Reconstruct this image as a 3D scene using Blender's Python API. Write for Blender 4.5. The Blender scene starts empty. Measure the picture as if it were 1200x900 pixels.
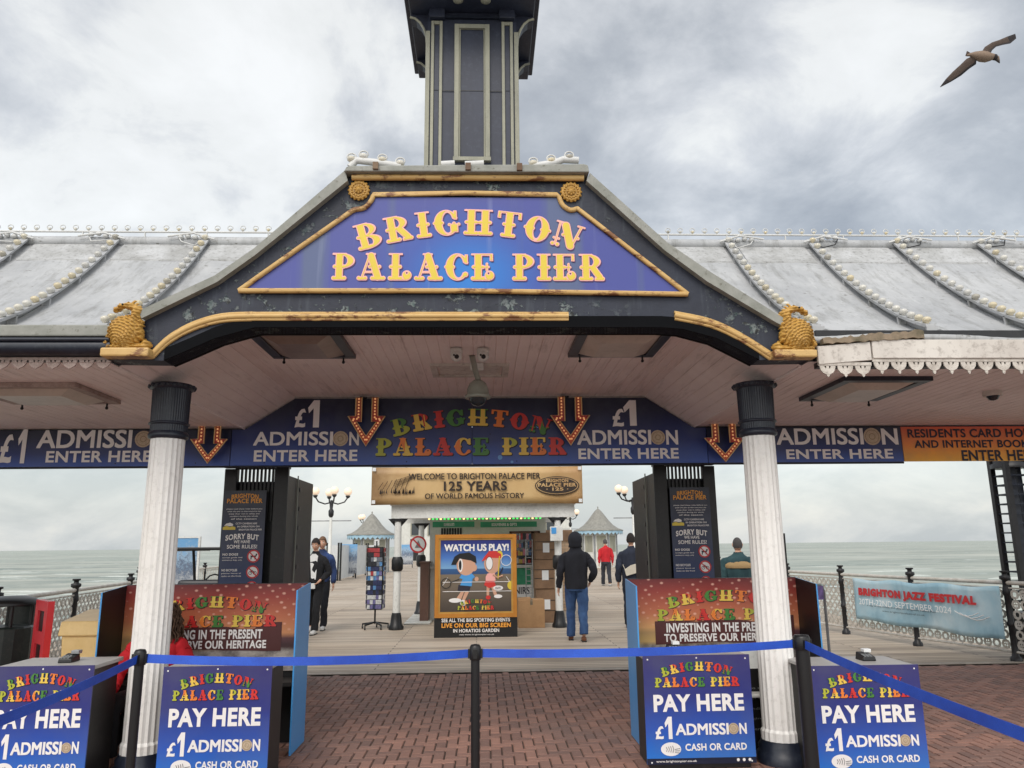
import bpy, bmesh, math, random
import numpy as np
from mathutils import Matrix, Vector, Euler
random.seed(7)
R=math.radians
sc=bpy.context.scene
COL=sc.collection
# ---------------- camera ----------------
CAM=Vector((0.13,0,1.6)); PITCH=R(12.03); YAW=R(-2.2); ROLL=R(-0.59); F=888.0
rot=Matrix.Rotation(YAW,4,'Z')@Matrix.Rotation(R(90)+PITCH,4,'X')@Matrix.Rotation(ROLL,4,'Z')
cd=bpy.data.cameras.new('camera'); cam=bpy.data.objects.new('camera',cd); COL.objects.link(cam)
cam.matrix_world=Matrix.Translation(CAM)@rot
cd.sensor_width=36; cd.lens=F/1200*36; cd.clip_end=60000; cd.clip_start=0.05
sc.camera=cam
def ray(px,py): return rot.to_3x3()@Vector(((px-600)/F,(450-py)/F,-1))
def Y(px,py,y):                     # point of the plane y=const seen at a pixel: (x,z)
    d=ray(px,py); t=(y-CAM.y)/d.y; p=CAM+d*t; return (p.x,p.z)
def G(px,py,z=0):                   # point of the plane z=const: (x,y)
    d=ray(px,py); t=(z-CAM.z)/d.z; p=CAM+d*t; return (p.x,p.y)
# ---------------- materials ----------------
def lin(c): return tuple(((v/255)/12.92 if v/255<=0.04045 else ((v/255+0.055)/1.055)**2.4) for v in c)
class NT:
    def __init__(s,name):
        s.m=bpy.data.materials.new(name); s.m.use_nodes=True; s.t=s.m.node_tree; s.b=s.t.nodes['Principled BSDF']
    def n(s,ty,**k):
        nd=s.t.nodes.new(ty)
        for a,b in k.items():
            if a.startswith('i_'): nd.inputs[a[2:].replace('_',' ')].default_value=b
            else: setattr(nd,a,b)
        return nd
    def l(s,a,b): s.t.links.new(a,b)
    def coord(s,kind='Object',scale=(1,1,1),loc=(0,0,0),rotz=0):
        tc=s.n('ShaderNodeTexCoord'); mp=s.n('ShaderNodeMapping'); mp.inputs['Scale'].default_value=scale; mp.inputs['Location'].default_value=loc
        mp.inputs['Rotation'].default_value=(0,0,rotz)
        s.l(tc.outputs[kind],mp.inputs['Vector']); return mp.outputs['Vector']
    def noise(s,sc_=5,det=4,rough=.6,vec=None,scale=(1,1,1)):
        nd=s.n('ShaderNodeTexNoise'); nd.inputs['Scale'].default_value=sc_; nd.inputs['Detail'].default_value=det; nd.inputs['Roughness'].default_value=rough
        s.l(vec if vec else s.coord(scale=scale),nd.inputs['Vector']); return nd.outputs['Fac']
    def ramp(s,f,stops):
        r=s.n('ShaderNodeValToRGB'); e=r.color_ramp.elements
        while len(e)<len(stops): e.new(0.5)
        for i,(p,c) in enumerate(stops):
            e[i].position=p; e[i].color=(c[0],c[1],c[2],1) if not isinstance(c,(int,float)) else (c,c,c,1)
        s.l(f,r.inputs['Fac']); return r.outputs['Color']
    def mix(s,f,a,b,blend='MIX'):
        m=s.n('ShaderNodeMix'); m.data_type='RGBA'; m.blend_type=blend
        for sock,v in ((m.inputs['Factor'],f),(m.inputs['A'],a),(m.inputs['B'],b)):
            if hasattr(v,'is_linked'): s.l(v,sock)
            elif isinstance(v,(int,float)): sock.default_value=v
            else: sock.default_value=(v[0],v[1],v[2],1)
        return m.outputs['Result']
    def col(s,c):
        if hasattr(c,'is_linked'): s.l(c,s.b.inputs['Base Color'])
        else: s.b.inputs['Base Color'].default_value=(c[0],c[1],c[2],1)
        return s
    def rough(s,r):
        if hasattr(r,'is_linked'): s.l(r,s.b.inputs['Roughness'])
        else: s.b.inputs['Roughness'].default_value=r
        return s
    def bump(s,h,st=.3,d=.01):
        b=s.n('ShaderNodeBump'); b.inputs['Strength'].default_value=st; b.inputs['Distance'].default_value=d
        s.l(h,b.inputs['Height']); s.l(b.outputs['Normal'],s.b.inputs['Normal']); return s
def worn(name,c,c2=None,amt=.35,sc_=3,rough=.5,metal=0,bump=.15,streak=False,dirt=(0.09,0.085,0.075),damt=.3):
    t=NT(name); c2=c2 or tuple(v*.7 for v in c)
    n1=t.noise(sc_,5,.65,scale=(1,1,.25) if streak else (1,1,1)); n2=t.noise(sc_*7,4,.7)
    base=t.mix(t.ramp(n1,[(.35,0.0),(.7,1.0)]),c,c2)
    d=t.ramp(n2,[(.52,0.0),(.75,damt)])
    t.col(t.mix(d,base,dirt)); t.rough(rough); t.b.inputs['Metallic'].default_value=metal
    if bump: t.bump(n2,bump,.004)
    return t.m
def plain(name,c,rough=.55,metal=0,var=.12,sc_=8):
    t=NT(name); n=t.noise(sc_,4,.6)
    t.col(t.mix(n,tuple(min(1,v*(1+var)) for v in c),tuple(v*(1-var*1.6) for v in c))); t.rough(rough); t.b.inputs['Metallic'].default_value=metal
    return t.m
def emit(name,c,st):
    t=NT(name); t.col(c); t.b.inputs['Emission Color'].default_value=(c[0],c[1],c[2],1); t.b.inputs['Emission Strength'].default_value=st; return t.m
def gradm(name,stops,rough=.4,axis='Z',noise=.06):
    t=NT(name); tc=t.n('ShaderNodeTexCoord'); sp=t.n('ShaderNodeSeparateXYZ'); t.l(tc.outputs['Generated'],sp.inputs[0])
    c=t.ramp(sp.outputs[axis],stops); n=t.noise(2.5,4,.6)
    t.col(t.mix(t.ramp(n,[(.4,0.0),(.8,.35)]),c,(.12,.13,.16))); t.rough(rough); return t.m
M={}
def roof_lead():
    t=NT('roof_lead'); n1=t.noise(1.4,6,.7); n2=t.noise(9,5,.75,scale=(1,.25,.25)); n3=t.noise(34,3,.6,scale=(.4,1,1)); n4=t.noise(3,6,.8,scale=(3,.5,.5))
    c=t.mix(t.ramp(n1,[(.3,0.0),(.72,1.0)]),lin((186,187,188)),lin((150,152,155)))
    c=t.mix(t.ramp(n2,[(.5,0.0),(.72,.75)]),c,lin((122,122,119)))
    c=t.mix(t.ramp(n4,[(.58,0.0),(.74,.5)]),c,lin((208,209,209)))
    c=t.mix(t.ramp(n3,[(.64,0.0),(.72,.8)]),c,lin((95,92,84)))
    t.col(c).rough(.6).bump(n2,.35,.01); return t.m
def cop(name,a,b):
    t=NT(name); n1=t.noise(5,5,.7); n2=t.noise(26,4,.7)
    c=t.mix(t.ramp(n1,[(.3,0.0),(.7,1.0)]),a,b); c=t.mix(t.ramp(n2,[(.6,0.0),(.72,.85)]),c,lin((84,80,66)))
    t.col(c).rough(.75).bump(n2,.4,.006); return t.m
def peel():
    t=NT('peeling_navy_paint'); n1=t.noise(2.2,6,.65); n2=t.noise(7.5,7,.75,scale=(1,1,1.3)); n3=t.noise(1.1,3,.5); n4=t.noise(4,4,.6,scale=(5,1,.5))
    c=t.mix(t.ramp(n1,[(.35,0.0),(.7,1.0)]),lin((40,46,62)),lin((28,32,45)))
    c=t.mix(t.ramp(n4,[(.55,0.0),(.75,.4)]),c,lin((80,88,96)))
    m=t.n('ShaderNodeMath',operation='MULTIPLY'); t.l(t.ramp(n2,[(.545,0.0),(.57,1.0)]),m.inputs[0]); t.l(t.ramp(n3,[(.45,0.0),(.54,1.0)]),m.inputs[1])
    n5=t.noise(20,3,.6)
    c=t.mix(m.outputs[0],c,t.ramp(n5,[(.35,lin((70,90,88))),(.5,lin((120,128,128))),(.62,lin((38,40,40)))]))
    t.col(c).rough(.6); 
    ad=t.n('ShaderNodeMath',operation='ADD'); t.l(n2,ad.inputs[0]); t.l(m.outputs[0],ad.inputs[1]); t.bump(ad.outputs[0],.6,.008); return t.m
def gold(name,rust=True,a=(214,182,122),b=(184,142,80)):
    t=NT(name); n1=t.noise(5,5,.6); n2=t.noise(6.5,6,.75,scale=(.8,1,2))
    c=t.mix(n1,lin(a),lin(b))
    if rust: c=t.mix(t.ramp(n2,[(.53,0.0),(.60,.9)]),c,lin((112,66,40)))
    t.col(c).rough(.5).bump(n2,.25,.004); return t.m
def soffit():
    t=NT('soffit_paint'); n1=t.noise(1.2,5,.65); n2=t.noise(14,4,.7,scale=(1,.1,1))
    c=t.mix(t.ramp(n1,[(.3,0.0),(.72,1.0)]),lin((246,234,231)),lin((232,217,213))); c=t.mix(t.ramp(n2,[(.55,0.0),(.8,.45)]),c,lin((120,100,90)))
    t.col(c).rough(.55).bump(n2,.15,.003); return t.m
M['lead']=roof_lead(); M['coping']=cop('coping_lead',lin((158,158,152)),lin((126,128,120))); M['peel']=peel()
M['gold']=gold('gold_moulding'); M['goldc']=gold('gold_ornament',False,(212,166,80),(148,108,48)); M['soffit']=soffit()
M['navy']=worn('navy_paint',lin((34,39,55)),lin((45,51,69)),rough=.5,streak=True,dirt=lin((100,108,125)),damt=.15)
M['navyd']=worn('dark_iron_paint',lin((22,27,40)),lin((34,40,54)),rough=.38,dirt=lin((90,95,100)),damt=.2)
M['black']=worn('black_iron',lin((20,20,23)),lin((34,33,36)),rough=.45,dirt=lin((80,76,72)),damt=.2)
M['blackp']=plain('black_plastic',lin((22,22,24)),.4)
M['cream']=worn('cream_trim',lin((158,156,138)),lin((128,128,116)),sc_=5,rough=.6,streak=True)
M['colwhite']=worn('column_white',lin((238,236,233)),lin((222,219,214)),rough=.42,streak=True,dirt=lin((150,146,138)),damt=.3)
M['white']=worn('white_paint',lin((226,226,222)),lin((205,205,200)),rough=.5,streak=True,dirt=lin((120,115,105)),damt=.35)
M['fascia']=worn('old_white_board',lin((216,210,202)),lin((192,184,176)),rough=.6,dirt=lin((95,80,68)),damt=.55,streak=True)
M['lace']=worn('lace_trim_paint',lin((212,205,196)),lin((170,160,150)),sc_=12,rough=.6,damt=.6)
M['lacep']=worn('pinkish_trim',lin((178,158,150)),lin((140,120,112)),sc_=12,rough=.6,damt=.6)
def bulbm():
    t=NT('glass_bulb'); oi=t.n('ShaderNodeObjectInfo'); c=t.ramp(oi.outputs['Random'],[(0,lin((214,212,206))),(.4,lin((234,231,222))),(.7,lin((226,218,196))),(.9,lin((228,214,180))),(1,lin((180,176,166)))])
    lw=t.n('ShaderNodeLayerWeight'); lw.inputs['Blend'].default_value=.35; t.col(c).rough(.1); t.b.inputs['Transmission Weight'].default_value=.3; return t.m
M['bulb']=bulbm()
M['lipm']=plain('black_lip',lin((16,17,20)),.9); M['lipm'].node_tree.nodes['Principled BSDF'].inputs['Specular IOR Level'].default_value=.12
M['bulbo']=emit('bulb_orange',lin((255,190,130)),.28)
M['wirew']=plain('white_cable',lin((205,205,203)),.5)
M['leadd']=worn('stained_lead',lin((186,187,188)),lin((150,150,148)),rough=.6,dirt=lin((70,66,60)),damt=.7,sc_=4)
M['wood']=worn('rotten_timber',lin((150,132,112)),lin((92,86,66)),sc_=9,rough=.85,bump=.5)
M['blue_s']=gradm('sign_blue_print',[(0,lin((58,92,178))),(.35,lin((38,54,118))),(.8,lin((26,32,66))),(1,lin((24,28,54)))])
M['orange_s']=gradm('sign_orange_print',[(0,lin((250,186,60))),(.5,lin((242,142,62))),(1,lin((226,98,66)))])
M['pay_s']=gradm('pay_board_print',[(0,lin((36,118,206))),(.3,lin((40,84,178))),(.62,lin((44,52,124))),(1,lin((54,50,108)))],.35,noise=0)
M['letw']=plain('lettering_white',lin((236,232,230)),.45,var=.04)
M['letn']=plain('lettering_navy',lin((38,36,50)),.5,var=.04)
M['letb']=plain('lettering_black',lin((48,36,28)),.5,var=.04)
M['letr']=plain('lettering_red',lin((196,44,50)),.5,var=.06)
M['leto']=plain('lettering_orange',lin((236,160,60)),.5,var=.06)
M['ly']=plain('logo_yellow',lin((220,194,62)),.4,var=.05); M['lp']=plain('logo_pink',lin((240,176,168)),.4,var=.05)
M['lg']=plain('logo_green',lin((72,130,58)),.4,var=.1); M['llg']=plain('logo_lime',lin((176,180,60)),.4,var=.1)
M['lr']=plain('logo_red',lin((206,52,48)),.4,var=.1); M['lo']=plain('logo_orange',lin((232,128,54)),.4,var=.1); M['lgold']=plain('logo_gold',lin((232,196,84)),.4,var=.1)
M['lsh']=plain('logo_shadow',lin((30,26,40)),.5); M['lshp']=plain('logo_plum',lin((84,48,98)),.5)
M['brownp']=worn('brown_board',lin((108,78,64)),lin((88,62,52)),rough=.6)
M['coin']=plain('coin_print',lin((196,176,150)),.4,var=.3,sc_=60)
M['card']=worn('cardboard',lin((176,138,98)),lin((156,120,84)),rough=.8,dirt=lin((120,90,64)),damt=.2)
M['cardd']=worn('brown_packing',lin((140,110,84)),lin((112,86,64)),rough=.7,damt=.3)
M['skin']=plain('skin',lin((206,158,132)),.5,var=.06); M['grey']=worn('grey_metal',lin((150,152,154)),lin((120,122,124)),rough=.4,metal=.4)
M['paper']=plain('white_sticker',lin((225,226,226)),.5,var=.05)
M['bluev']=plain('blue_vinyl',lin((74,152,216)),.35,var=.06)
def beltm():
    t=NT('blue_webbing'); n=t.noise(3,4,.6); n2=t.noise(420,2,.5); c=t.mix(t.ramp(n,[(.35,0.0),(.7,1.0)]),lin((40,92,208)),lin((28,66,170))); c=t.mix(t.ramp(n2,[(.45,0.0),(.7,.5)]),c,lin((20,46,120)))
    t.col(c).rough(.5).bump(n2,.4,.002); return t.m
M['belt']=beltm()
M['glass']=NT('dark_glass').col(lin((40,48,54))).rough(.08).m
# ---------------- mesh helpers ----------------
ORG={}
def org(o): return ORG.get(o.name,Vector((0,0,0)))
class MB:
    def __init__(s): s.v=[]; s.f=[]; s.mi=[]; s.sm=[]; s.k=0; s.smooth=False; s.T=None
    def add(s,vs,fs,mi=None,smooth=None):
        n=len(s.v); s.v+=[tuple(s.T@Vector(p)) if s.T else tuple(p) for p in vs]
        for i,f in enumerate(fs):
            s.f.append(tuple(n+q for q in f)); s.mi.append(s.k if mi is None else (mi[i] if isinstance(mi,list) else mi)); s.sm.append(s.smooth if smooth is None else smooth)
        return s
    def box(s,x0,x1,y0,y1,z0,z1):
        v=[(x,y,z) for z in (z0,z1) for y in (y0,y1) for x in (x0,x1)]
        return s.add(v,[(0,2,3,1),(4,5,7,6),(0,1,5,4),(2,6,7,3),(0,4,6,2),(1,3,7,5)],smooth=False)
    def prism(s,poly,y0,y1,plane='xz'):   # poly in (a,b), thickness along the third axis
        a=sum(poly[i][0]*poly[(i+1)%len(poly)][1]-poly[(i+1)%len(poly)][0]*poly[i][1] for i in range(len(poly)))
        if a<0: poly=poly[::-1]
        P={'xz':lambda p,h:(p[0],h,p[1]),'xy':lambda p,h:(p[0],p[1],h),'yz':lambda p,h:(h,p[0],p[1])}[plane]
        n=len(poly); v=[P(p,y0) for p in poly]+[P(p,y1) for p in poly]
        f=[tuple(range(n)),tuple(range(2*n-1,n-1,-1))]+[((i+1)%n,i,n+i,n+(i+1)%n) for i in range(n)]
        if plane!='xz': f=[q[::-1] for q in f]
        return s.add(v,f,smooth=False)
    def tube(s,pts,r,n=8,closed=False,caps=True):
        pts=[Vector(p) for p in pts]; m=len(pts); rr=r if isinstance(r,(list,tuple)) else [r]*m
        vs=[];up=None
        for i,p in enumerate(pts):
            a=pts[(i-1)%m] if (i>0 or closed) else p; b=pts[(i+1)%m] if (i<m-1 or closed) else p
            d=(b-a).normalized()
            if up is None:
                up=Vector((0,0,1)) if abs(d.z)<.9 else Vector((1,0,0))
            u=d.cross(up).normalized(); w=u.cross(d).normalized(); up=w
            for k in range(n):
                t=2*math.pi*k/n; vs.append(p+(u*math.cos(t)+w*math.sin(t))*rr[i])
        fs=[]
        for i in range(m if closed else m-1):
            j=(i+1)%m
            for k in range(n):
                l=(k+1)%n; fs.append((i*n+k,i*n+l,j*n+l,j*n+k))
        s.add(vs,fs,smooth=True)
        if caps and not closed: s.add([vs[k] for k in range(n)],[tuple(range(n))[::-1]],smooth=False); s.add([vs[(m-1)*n+k] for k in range(n)],[tuple(range(n))],smooth=False)
        return s
    def lathe(s,prof,c=(0,0,0),n=20,smooth=True,flute=0,nf=0):  # prof: (r,z)
        vs=[]
        for r,z in prof:
            for k in range(n):
                t=2*math.pi*k/n; q=r*(1-flute*(k%2)) if flute and not nf else r
                vs.append((c[0]+q*math.cos(t),c[1]+q*math.sin(t),c[2]+z))
        fs=[]
        for i in range(len(prof)-1):
            for k in range(n):
                l=(k+1)%n; fs.append((i*n+k,i*n+l,(i+1)*n+l,(i+1)*n+k))
        s.add(vs,fs,smooth=smooth)
        m=len(prof)
        s.add([vs[k] for k in range(n)],[tuple(range(n))[::-1]],smooth=False); s.add([vs[(m-1)*n+k] for k in range(n)],[tuple(range(n))],smooth=False)
        return s
    def ball(s,c,r,n=10,m=7,sc_=(1,1,1)):
        pr=[(max(1e-4,math.sin(math.pi*i/m)),-math.cos(math.pi*i/m)) for i in range(m+1)]
        vs=[(c[0]+r*sc_[0]*a*math.cos(2*math.pi*k/n),c[1]+r*sc_[1]*a*math.sin(2*math.pi*k/n),c[2]+r*sc_[2]*z) for a,z in pr for k in range(n)]
        fs=[(i*n+k,i*n+(k+1)%n,(i+1)*n+(k+1)%n,(i+1)*n+k) for i in range(m) for k in range(n)]
        return s.add(vs,fs,smooth=True)
    def quad(s,a,b,c,d): return s.add([a,b,c,d],[(0,1,2,3)],smooth=False)
    def build(s,name,mats,parent=None,bevel=0,seg=2):
        me=bpy.data.meshes.new(name)
        o=bpy.data.objects.new(name,me); COL.objects.link(o)
        off=Vector((0,0,0))
        if parent is not None: o.parent=parent; off=org(parent)
        ORG[o.name]=off
        me.from_pydata([tuple(Vector(p)-off) for p in s.v],[],s.f)
        mats=mats if isinstance(mats,(list,tuple)) else [mats]
        for m in mats: me.materials.append(M[m] if isinstance(m,str) else m)
        me.polygons.foreach_set('material_index',s.mi); me.polygons.foreach_set('use_smooth',s.sm)
        me.update()
        if bevel:
            b=o.modifiers.new('bevel','BEVEL'); b.width=bevel; b.segments=seg; b.limit_method='ANGLE'; b.angle_limit=R(40)
        return o
def thing(name,label,cat,loc=(0,0,0),group=None):
    o=bpy.data.objects.new(name,None); COL.objects.link(o); o.location=loc; o.empty_display_size=.1; ORG[o.name]=Vector(loc)
    o['label']=label; o['category']=cat
    if group: o['group']=group
    return o
def tag(o,label,cat,group=None):
    o['label']=label; o['category']=cat
    if group: o['group']=group
    return o
def struct(o): o['kind']='structure'; return o
def copy_tree(o,parent=None):
    c=o.copy(); COL.objects.link(c); c.parent=parent; ORG[c.name]=ORG.get(o.name,Vector((0,0,0)))
    for ch in list(o.children): copy_tree(ch,c)
    return c
# ---------------- text ----------------
_tc={}
def text_geo(s,off):
    return text_geo0(s,0 if any(c in 'MWmw' for c in s) else off)
def text_geo0(s,off):
    if s=='1': return [(0,.72),(.3,1),(.62,1),(.62,0),(.3,0),(.3,.70),(.06,.52)],[(0,6,5,4,3,2,1)]
    key=(s,off)
    if key in _tc: return _tc[key]
    cu=bpy.data.curves.new('t','FONT'); cu.body=s; cu.size=1; cu.offset=off; cu.resolution_u=4; cu.fill_mode='FRONT'; cu.space_character=1.0+off*2
    ob=bpy.data.objects.new('t',cu); COL.objects.link(ob)
    dg=bpy.context.evaluated_depsgraph_get(); dg.update(); me=bpy.data.meshes.new_from_object(ob.evaluated_get(dg))
    vs=[(v.co.x,v.co.y) for v in me.vertices]; fs=[tuple(p.vertices) for p in me.polygons]
    bpy.data.objects.remove(ob); bpy.data.curves.remove(cu); bpy.data.meshes.remove(me)
    _tc[key]=(vs,fs); return vs,fs
def text(mb,s,x0,x1,z0,z1,y,off=.028,arc=0,fy=None):
    """stretch the string s into the rectangle x0..x1, z0..z1 of the plane facing -y"""
    vs,fs=text_geo(s,off)
    a0=min(v[0] for v in vs);a1=max(v[0] for v in vs);b0=min(v[1] for v in vs);b1=max(v[1] for v in vs)
    hsh=off*(z1-z0)*1.15 if any(c in 'MWmw' for c in s) else 0
    for n_,(sx_,sz_) in enumerate(((0,0),(1,1),(1,-1),(-1,1),(-1,-1),(1,0),(-1,0)) if hsh else ((0,0),)):
        out=[]
        for u,w in vs:
            uu=(u-a0)/(a1-a0); ww=(w-b0)/(b1-b0); z=z0+(z1-z0)*ww
            if arc: z-=arc*(2*uu-1)**2
            out.append((x0+(x1-x0)*uu+sx_*hsh,y-n_*.00015,z+sz_*hsh*.8))
        mb.add(out,fs,smooth=False)
def disc(mb,x,z,r,y,n=20,rz=None):
    rz=rz or r
    mb.add([(x+r*math.cos(2*math.pi*k/n),y,z+rz*math.sin(2*math.pi*k/n)) for k in range(n)],[tuple(range(n))],smooth=False)
def rect(mb,x0,x1,z0,z1,y): mb.add([(x0,y,z0),(x1,y,z0),(x1,y,z1),(x0,y,z1)],[(0,1,2,3)],smooth=False)
def ringd(mb,x,z,r0,r1,y,n=20):
    vs=[(x+r*math.cos(2*math.pi*k/n),y,z+r*math.sin(2*math.pi*k/n)) for r in (r0,r1) for k in range(n)]
    mb.add(vs,[(n+k,k,(k+1)%n,n+(k+1)%n)[::-1] for k in range(n)],smooth=False)
# ---- fairground lettering, from signed distance shapes ----
def B_(x0,y0,x1,y1): return lambda X,Z: np.maximum(np.abs(X-(x0+x1)/2)-(x1-x0)/2,np.abs(Z-(y0+y1)/2)-(y1-y0)/2)
def C_(x,y,r): return lambda X,Z: np.hypot(X-x,Z-y)-r
def S_(x0,y0,x1,y1,r):
    def f(X,Z):
        dx,dy=x1-x0,y1-y0; t=np.clip(((X-x0)*dx+(Z-y0)*dy)/(dx*dx+dy*dy),0,1); return np.hypot(X-x0-t*dx,Z-y0-t*dy)-r
    return f
def E_(x,y,a,b): return lambda X,Z: (np.hypot((X-x)/a,(Z-y)/b)-1)*min(a,b)
def U_(*f): return lambda X,Z: np.minimum.reduce([g(X,Z) for g in f])
def D_(a,b): return lambda X,Z: np.maximum(a(X,Z),-b(X,Z))
def I_(a,b): return lambda X,Z: np.maximum(a(X,Z),b(X,Z))
def stem(x,w=.13): return U_(B_(x-w,.02,x+w,1),B_(x-.25,.955,x+.25,1),B_(x-.2,0,x+.2,.12),C_(x-.2,.07,.07),C_(x+.2,.07,.07),C_(x-.17,.5,.065),C_(x+.17,.5,.065),B_(x-.17,.46,x+.17,.54))
bowl=lambda cy,rx,ry: I_(D_(E_(.32,cy,rx,ry),E_(.36,cy,rx*.42,ry*.74)),B_(.3,-1,2,2))
GL={'I':(stem(.27),.54),'H':(U_(stem(.27),stem(.78),B_(.3,.46,.7,.54)),1.06),
'P':(U_(stem(.27),bowl(.72,.5,.28)),.86),
'R':(U_(stem(.27),bowl(.72,.5,.28),S_(.55,.46,.78,.14,.12),C_(.9,.07,.07),B_(.6,0,.92,.1)),1.0),
'B':(U_(stem(.27),bowl(.74,.46,.26),bowl(.26,.56,.27)),.92),
'L':(U_(stem(.27),B_(.27,0,.72,.06),D_(C_(.7,.18,.17),C_(.7,.27,.05))),.9),
'A':(U_(S_(.52,.9,.78,.12,.13),S_(.46,.92,.2,.1,.035),B_(.33,.955,.68,1),B_(.08,0,.32,.11),C_(.08,.07,.07),C_(.32,.07,.07),B_(.58,0,1.0,.13),C_(.58,.07,.07),C_(1.0,.07,.07),S_(.3,.3,.7,.3,.03),C_(.48,.5,.06),C_(.84,.5,.06)),1.1),
'C':(U_(D_(D_(E_(.45,.5,.43,.5),E_(.5,.5,.2,.43)),B_(.56,.28,1,.66)),C_(.76,.22,.09),B_(.74,.62,.84,.96),C_(.03,.5,.06),C_(.3,.5,.06)),.9),
'G':(U_(D_(D_(E_(.45,.5,.43,.5),E_(.5,.5,.2,.43)),B_(.56,.4,1,.66)),B_(.6,.12,.86,.44),C_(.56,.42,.05),C_(.73,.47,.05),C_(.9,.42,.05),B_(.74,.62,.84,.96),C_(.03,.5,.06),C_(.3,.5,.06)),.97),
'E':(U_(stem(.27),B_(.27,.94,.82,1),B_(.72,.74,.82,1),B_(.27,0,.7,.06),D_(C_(.7,.18,.17),C_(.66,.26,.05)),S_(.4,.5,.66,.5,.035),S_(.6,.38,.6,.62,.035)),.92),
'T':(U_(stem(.46),B_(.03,.94,.89,1),B_(.03,.74,.13,1),B_(.79,.74,.89,1)),.92),
'O':(U_(D_(E_(.46,.5,.43,.5),E_(.46,.5,.15,.42)),C_(.02,.5,.06),C_(.3,.5,.055),C_(.62,.5,.055),C_(.9,.5,.06)),.92),
'N':(U_(S_(.36,.88,.7,.14,.14),S_(.14,.08,.14,.95,.03),C_(.05,.07,.07),C_(.23,.07,.07),C_(.05,.3,.04),C_(.23,.3,.04),B_(0,.955,.4,1),S_(.74,.08,.92,.95,.036),B_(.78,.95,1.06,1),C_(.9,.5,.055),C_(.35,.5,.06)),1.06)}
_gc={}
def glyph(ch,res,lv):
    key=(ch,res,lv)
    if key in _gc: return _gc[key]
    f,w=GL[ch]; nx=int((w+.3)*res); nz=int(1.3*res)
    xs=np.linspace(-.15,w+.15,nx+1); zs=np.linspace(-.15,1.15,nz+1)
    X,Z=np.meshgrid(xs,zs,indexing='ij'); D=f(X,Z)-lv
    vs=[];fs=[];vi={}
    def vid(p):
        k=(round(p[0],5),round(p[1],5))
        if k not in vi: vi[k]=len(vs); vs.append(k)
        return vi[k]
    ins=D<0
    for i in range(nx):
        j=0
        while j<nz:
            c=(ins[i,j],ins[i+1,j],ins[i+1,j+1],ins[i,j+1])
            if not any(c): j+=1; continue
            if all(c):
                j2=j
                while j2+1<nz and ins[i,j2+2] and ins[i+1,j2+2]: j2+=1
                fs.append([vid((xs[i],zs[j])),vid((xs[i+1],zs[j])),vid((xs[i+1],zs[j2+1])),vid((xs[i],zs[j2+1]))]); j=j2+1; continue
            q=[(i,j),(i+1,j),(i+1,j+1),(i,j+1)]; poly=[]
            for a in range(4):
                p=q[a];r=q[(a+1)%4];da=D[p];db=D[r]
                if da<0: poly.append((xs[p[0]],zs[p[1]]))
                if (da<0)!=(db<0):
                    t=da/(da-db); poly.append((xs[p[0]]+(xs[r[0]]-xs[p[0]])*t,zs[p[1]]+(zs[r[1]]-zs[p[1]])*t))
            if len(poly)>2:
                ids=[]
                for p in poly:
                    k=vid(p)
                    if k not in ids: ids.append(k)
                if len(ids)>2: fs.append(ids)
            j+=1
    _gc[key]=(vs,fs,w); return _gc[key]
PAL=[(1,0,0),(2,0,2),(3,3,3),(4,0,4),(1,2,1),(3,3,3),(4,4,0),(4,0,4)]
def logo(parent,x0,x1,z0,z1,y,multi=True,res=22,name='logo',arcd=.25):
    """two rows of fairground letters filling a rectangle facing -y, as one lettering part"""
    W=x1-x0;H=z1-z0
    def put(mb,ch,cx,bz,h,w,ang,lv,dy,sh=(0,0),mats=None):
        vs,fs,gw=glyph(ch,res,lv); ca,sa=math.cos(ang),math.sin(ang); out=[]
        for u,v in vs:
            a=(u/gw-.5)*w+sh[0]*h; b=(v-.5)*h+sh[1]*h
            out.append((cx+a*ca-b*sa,dy,bz+h/2+a*sa+b*ca))
        if mats:
            mi=[mats[1] if sum(vs[k][1] for k in f)/len(f)>.5 else mats[0] for f in fs]; mb.add(out,fs,mi,smooth=False)
        else: mb.add(out,fs,smooth=False)
    mb=MB(); k=0
    r2='PALACE PIER'; ws=[.5 if c==' ' else GL[c][1] for c in r2]; tot=sum(ws)+.07*(len(r2)-1); h2=.37*H; sx=W/tot; x=x0
    lay=[]
    for c,w in zip(r2,ws):
        if c!=' ': lay.append((c,x+w*sx/2,z0,h2,w*sx,0))
        x+=(w+.07)*sx
    r1='BRIGHTON'; ws=[GL[c][1] for c in r1]; tot=sum(ws)+.12*7; W1=W*.84; sx=W1/tot; x=x0+W*.08
    for c,w in zip(r1,ws):
        cx=x+w*sx/2; u=(cx-(x0+x1)/2)/(W1/2)
        lay.append((c,cx,z1-.36*H-arcd*H*u*u,.36*H,w*sx,-math.atan(2*arcd*H*u/(W1/2)))); x+=(w+.12)*sx
    pal=[('llg','llg'),('lgold','lo'),('lo','lo'),('lr','lr'),('lo','lgold'),('lg','lg'),('lgold','llg'),('lgold','lgold'),('lo','lgold'),('lr','lr'),('llg','lg'),('lgold','lr'),('lr','lr'),('lg','lg'),('lgold','lg'),('lo','lo'),('lr','lr'),('lg','lr')]
    order=['lsh','ly','lp','lg','llg','lr','lo','lgold','lshp']
    for i,(c,cx,bz,h,w,a) in enumerate(lay):
        e=.0015
        mb.k=8 if not multi else 0; put(mb,c,cx,bz,h,w,a,.03 if multi else .012,y,(.035,-.035))
        if not multi: mb.k=2; put(mb,c,cx,bz,h,w,a,.016,y-e)
        lo_,hi=(('ly','ly') if not multi else pal[i%len(pal)])
        put(mb,c,cx,bz,h,w,a,-.02 if not multi else .01,y-2*e,mats=(order.index(lo_),order.index(hi)))
    return mb.build(name,order,parent)
BACK=2.0
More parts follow.
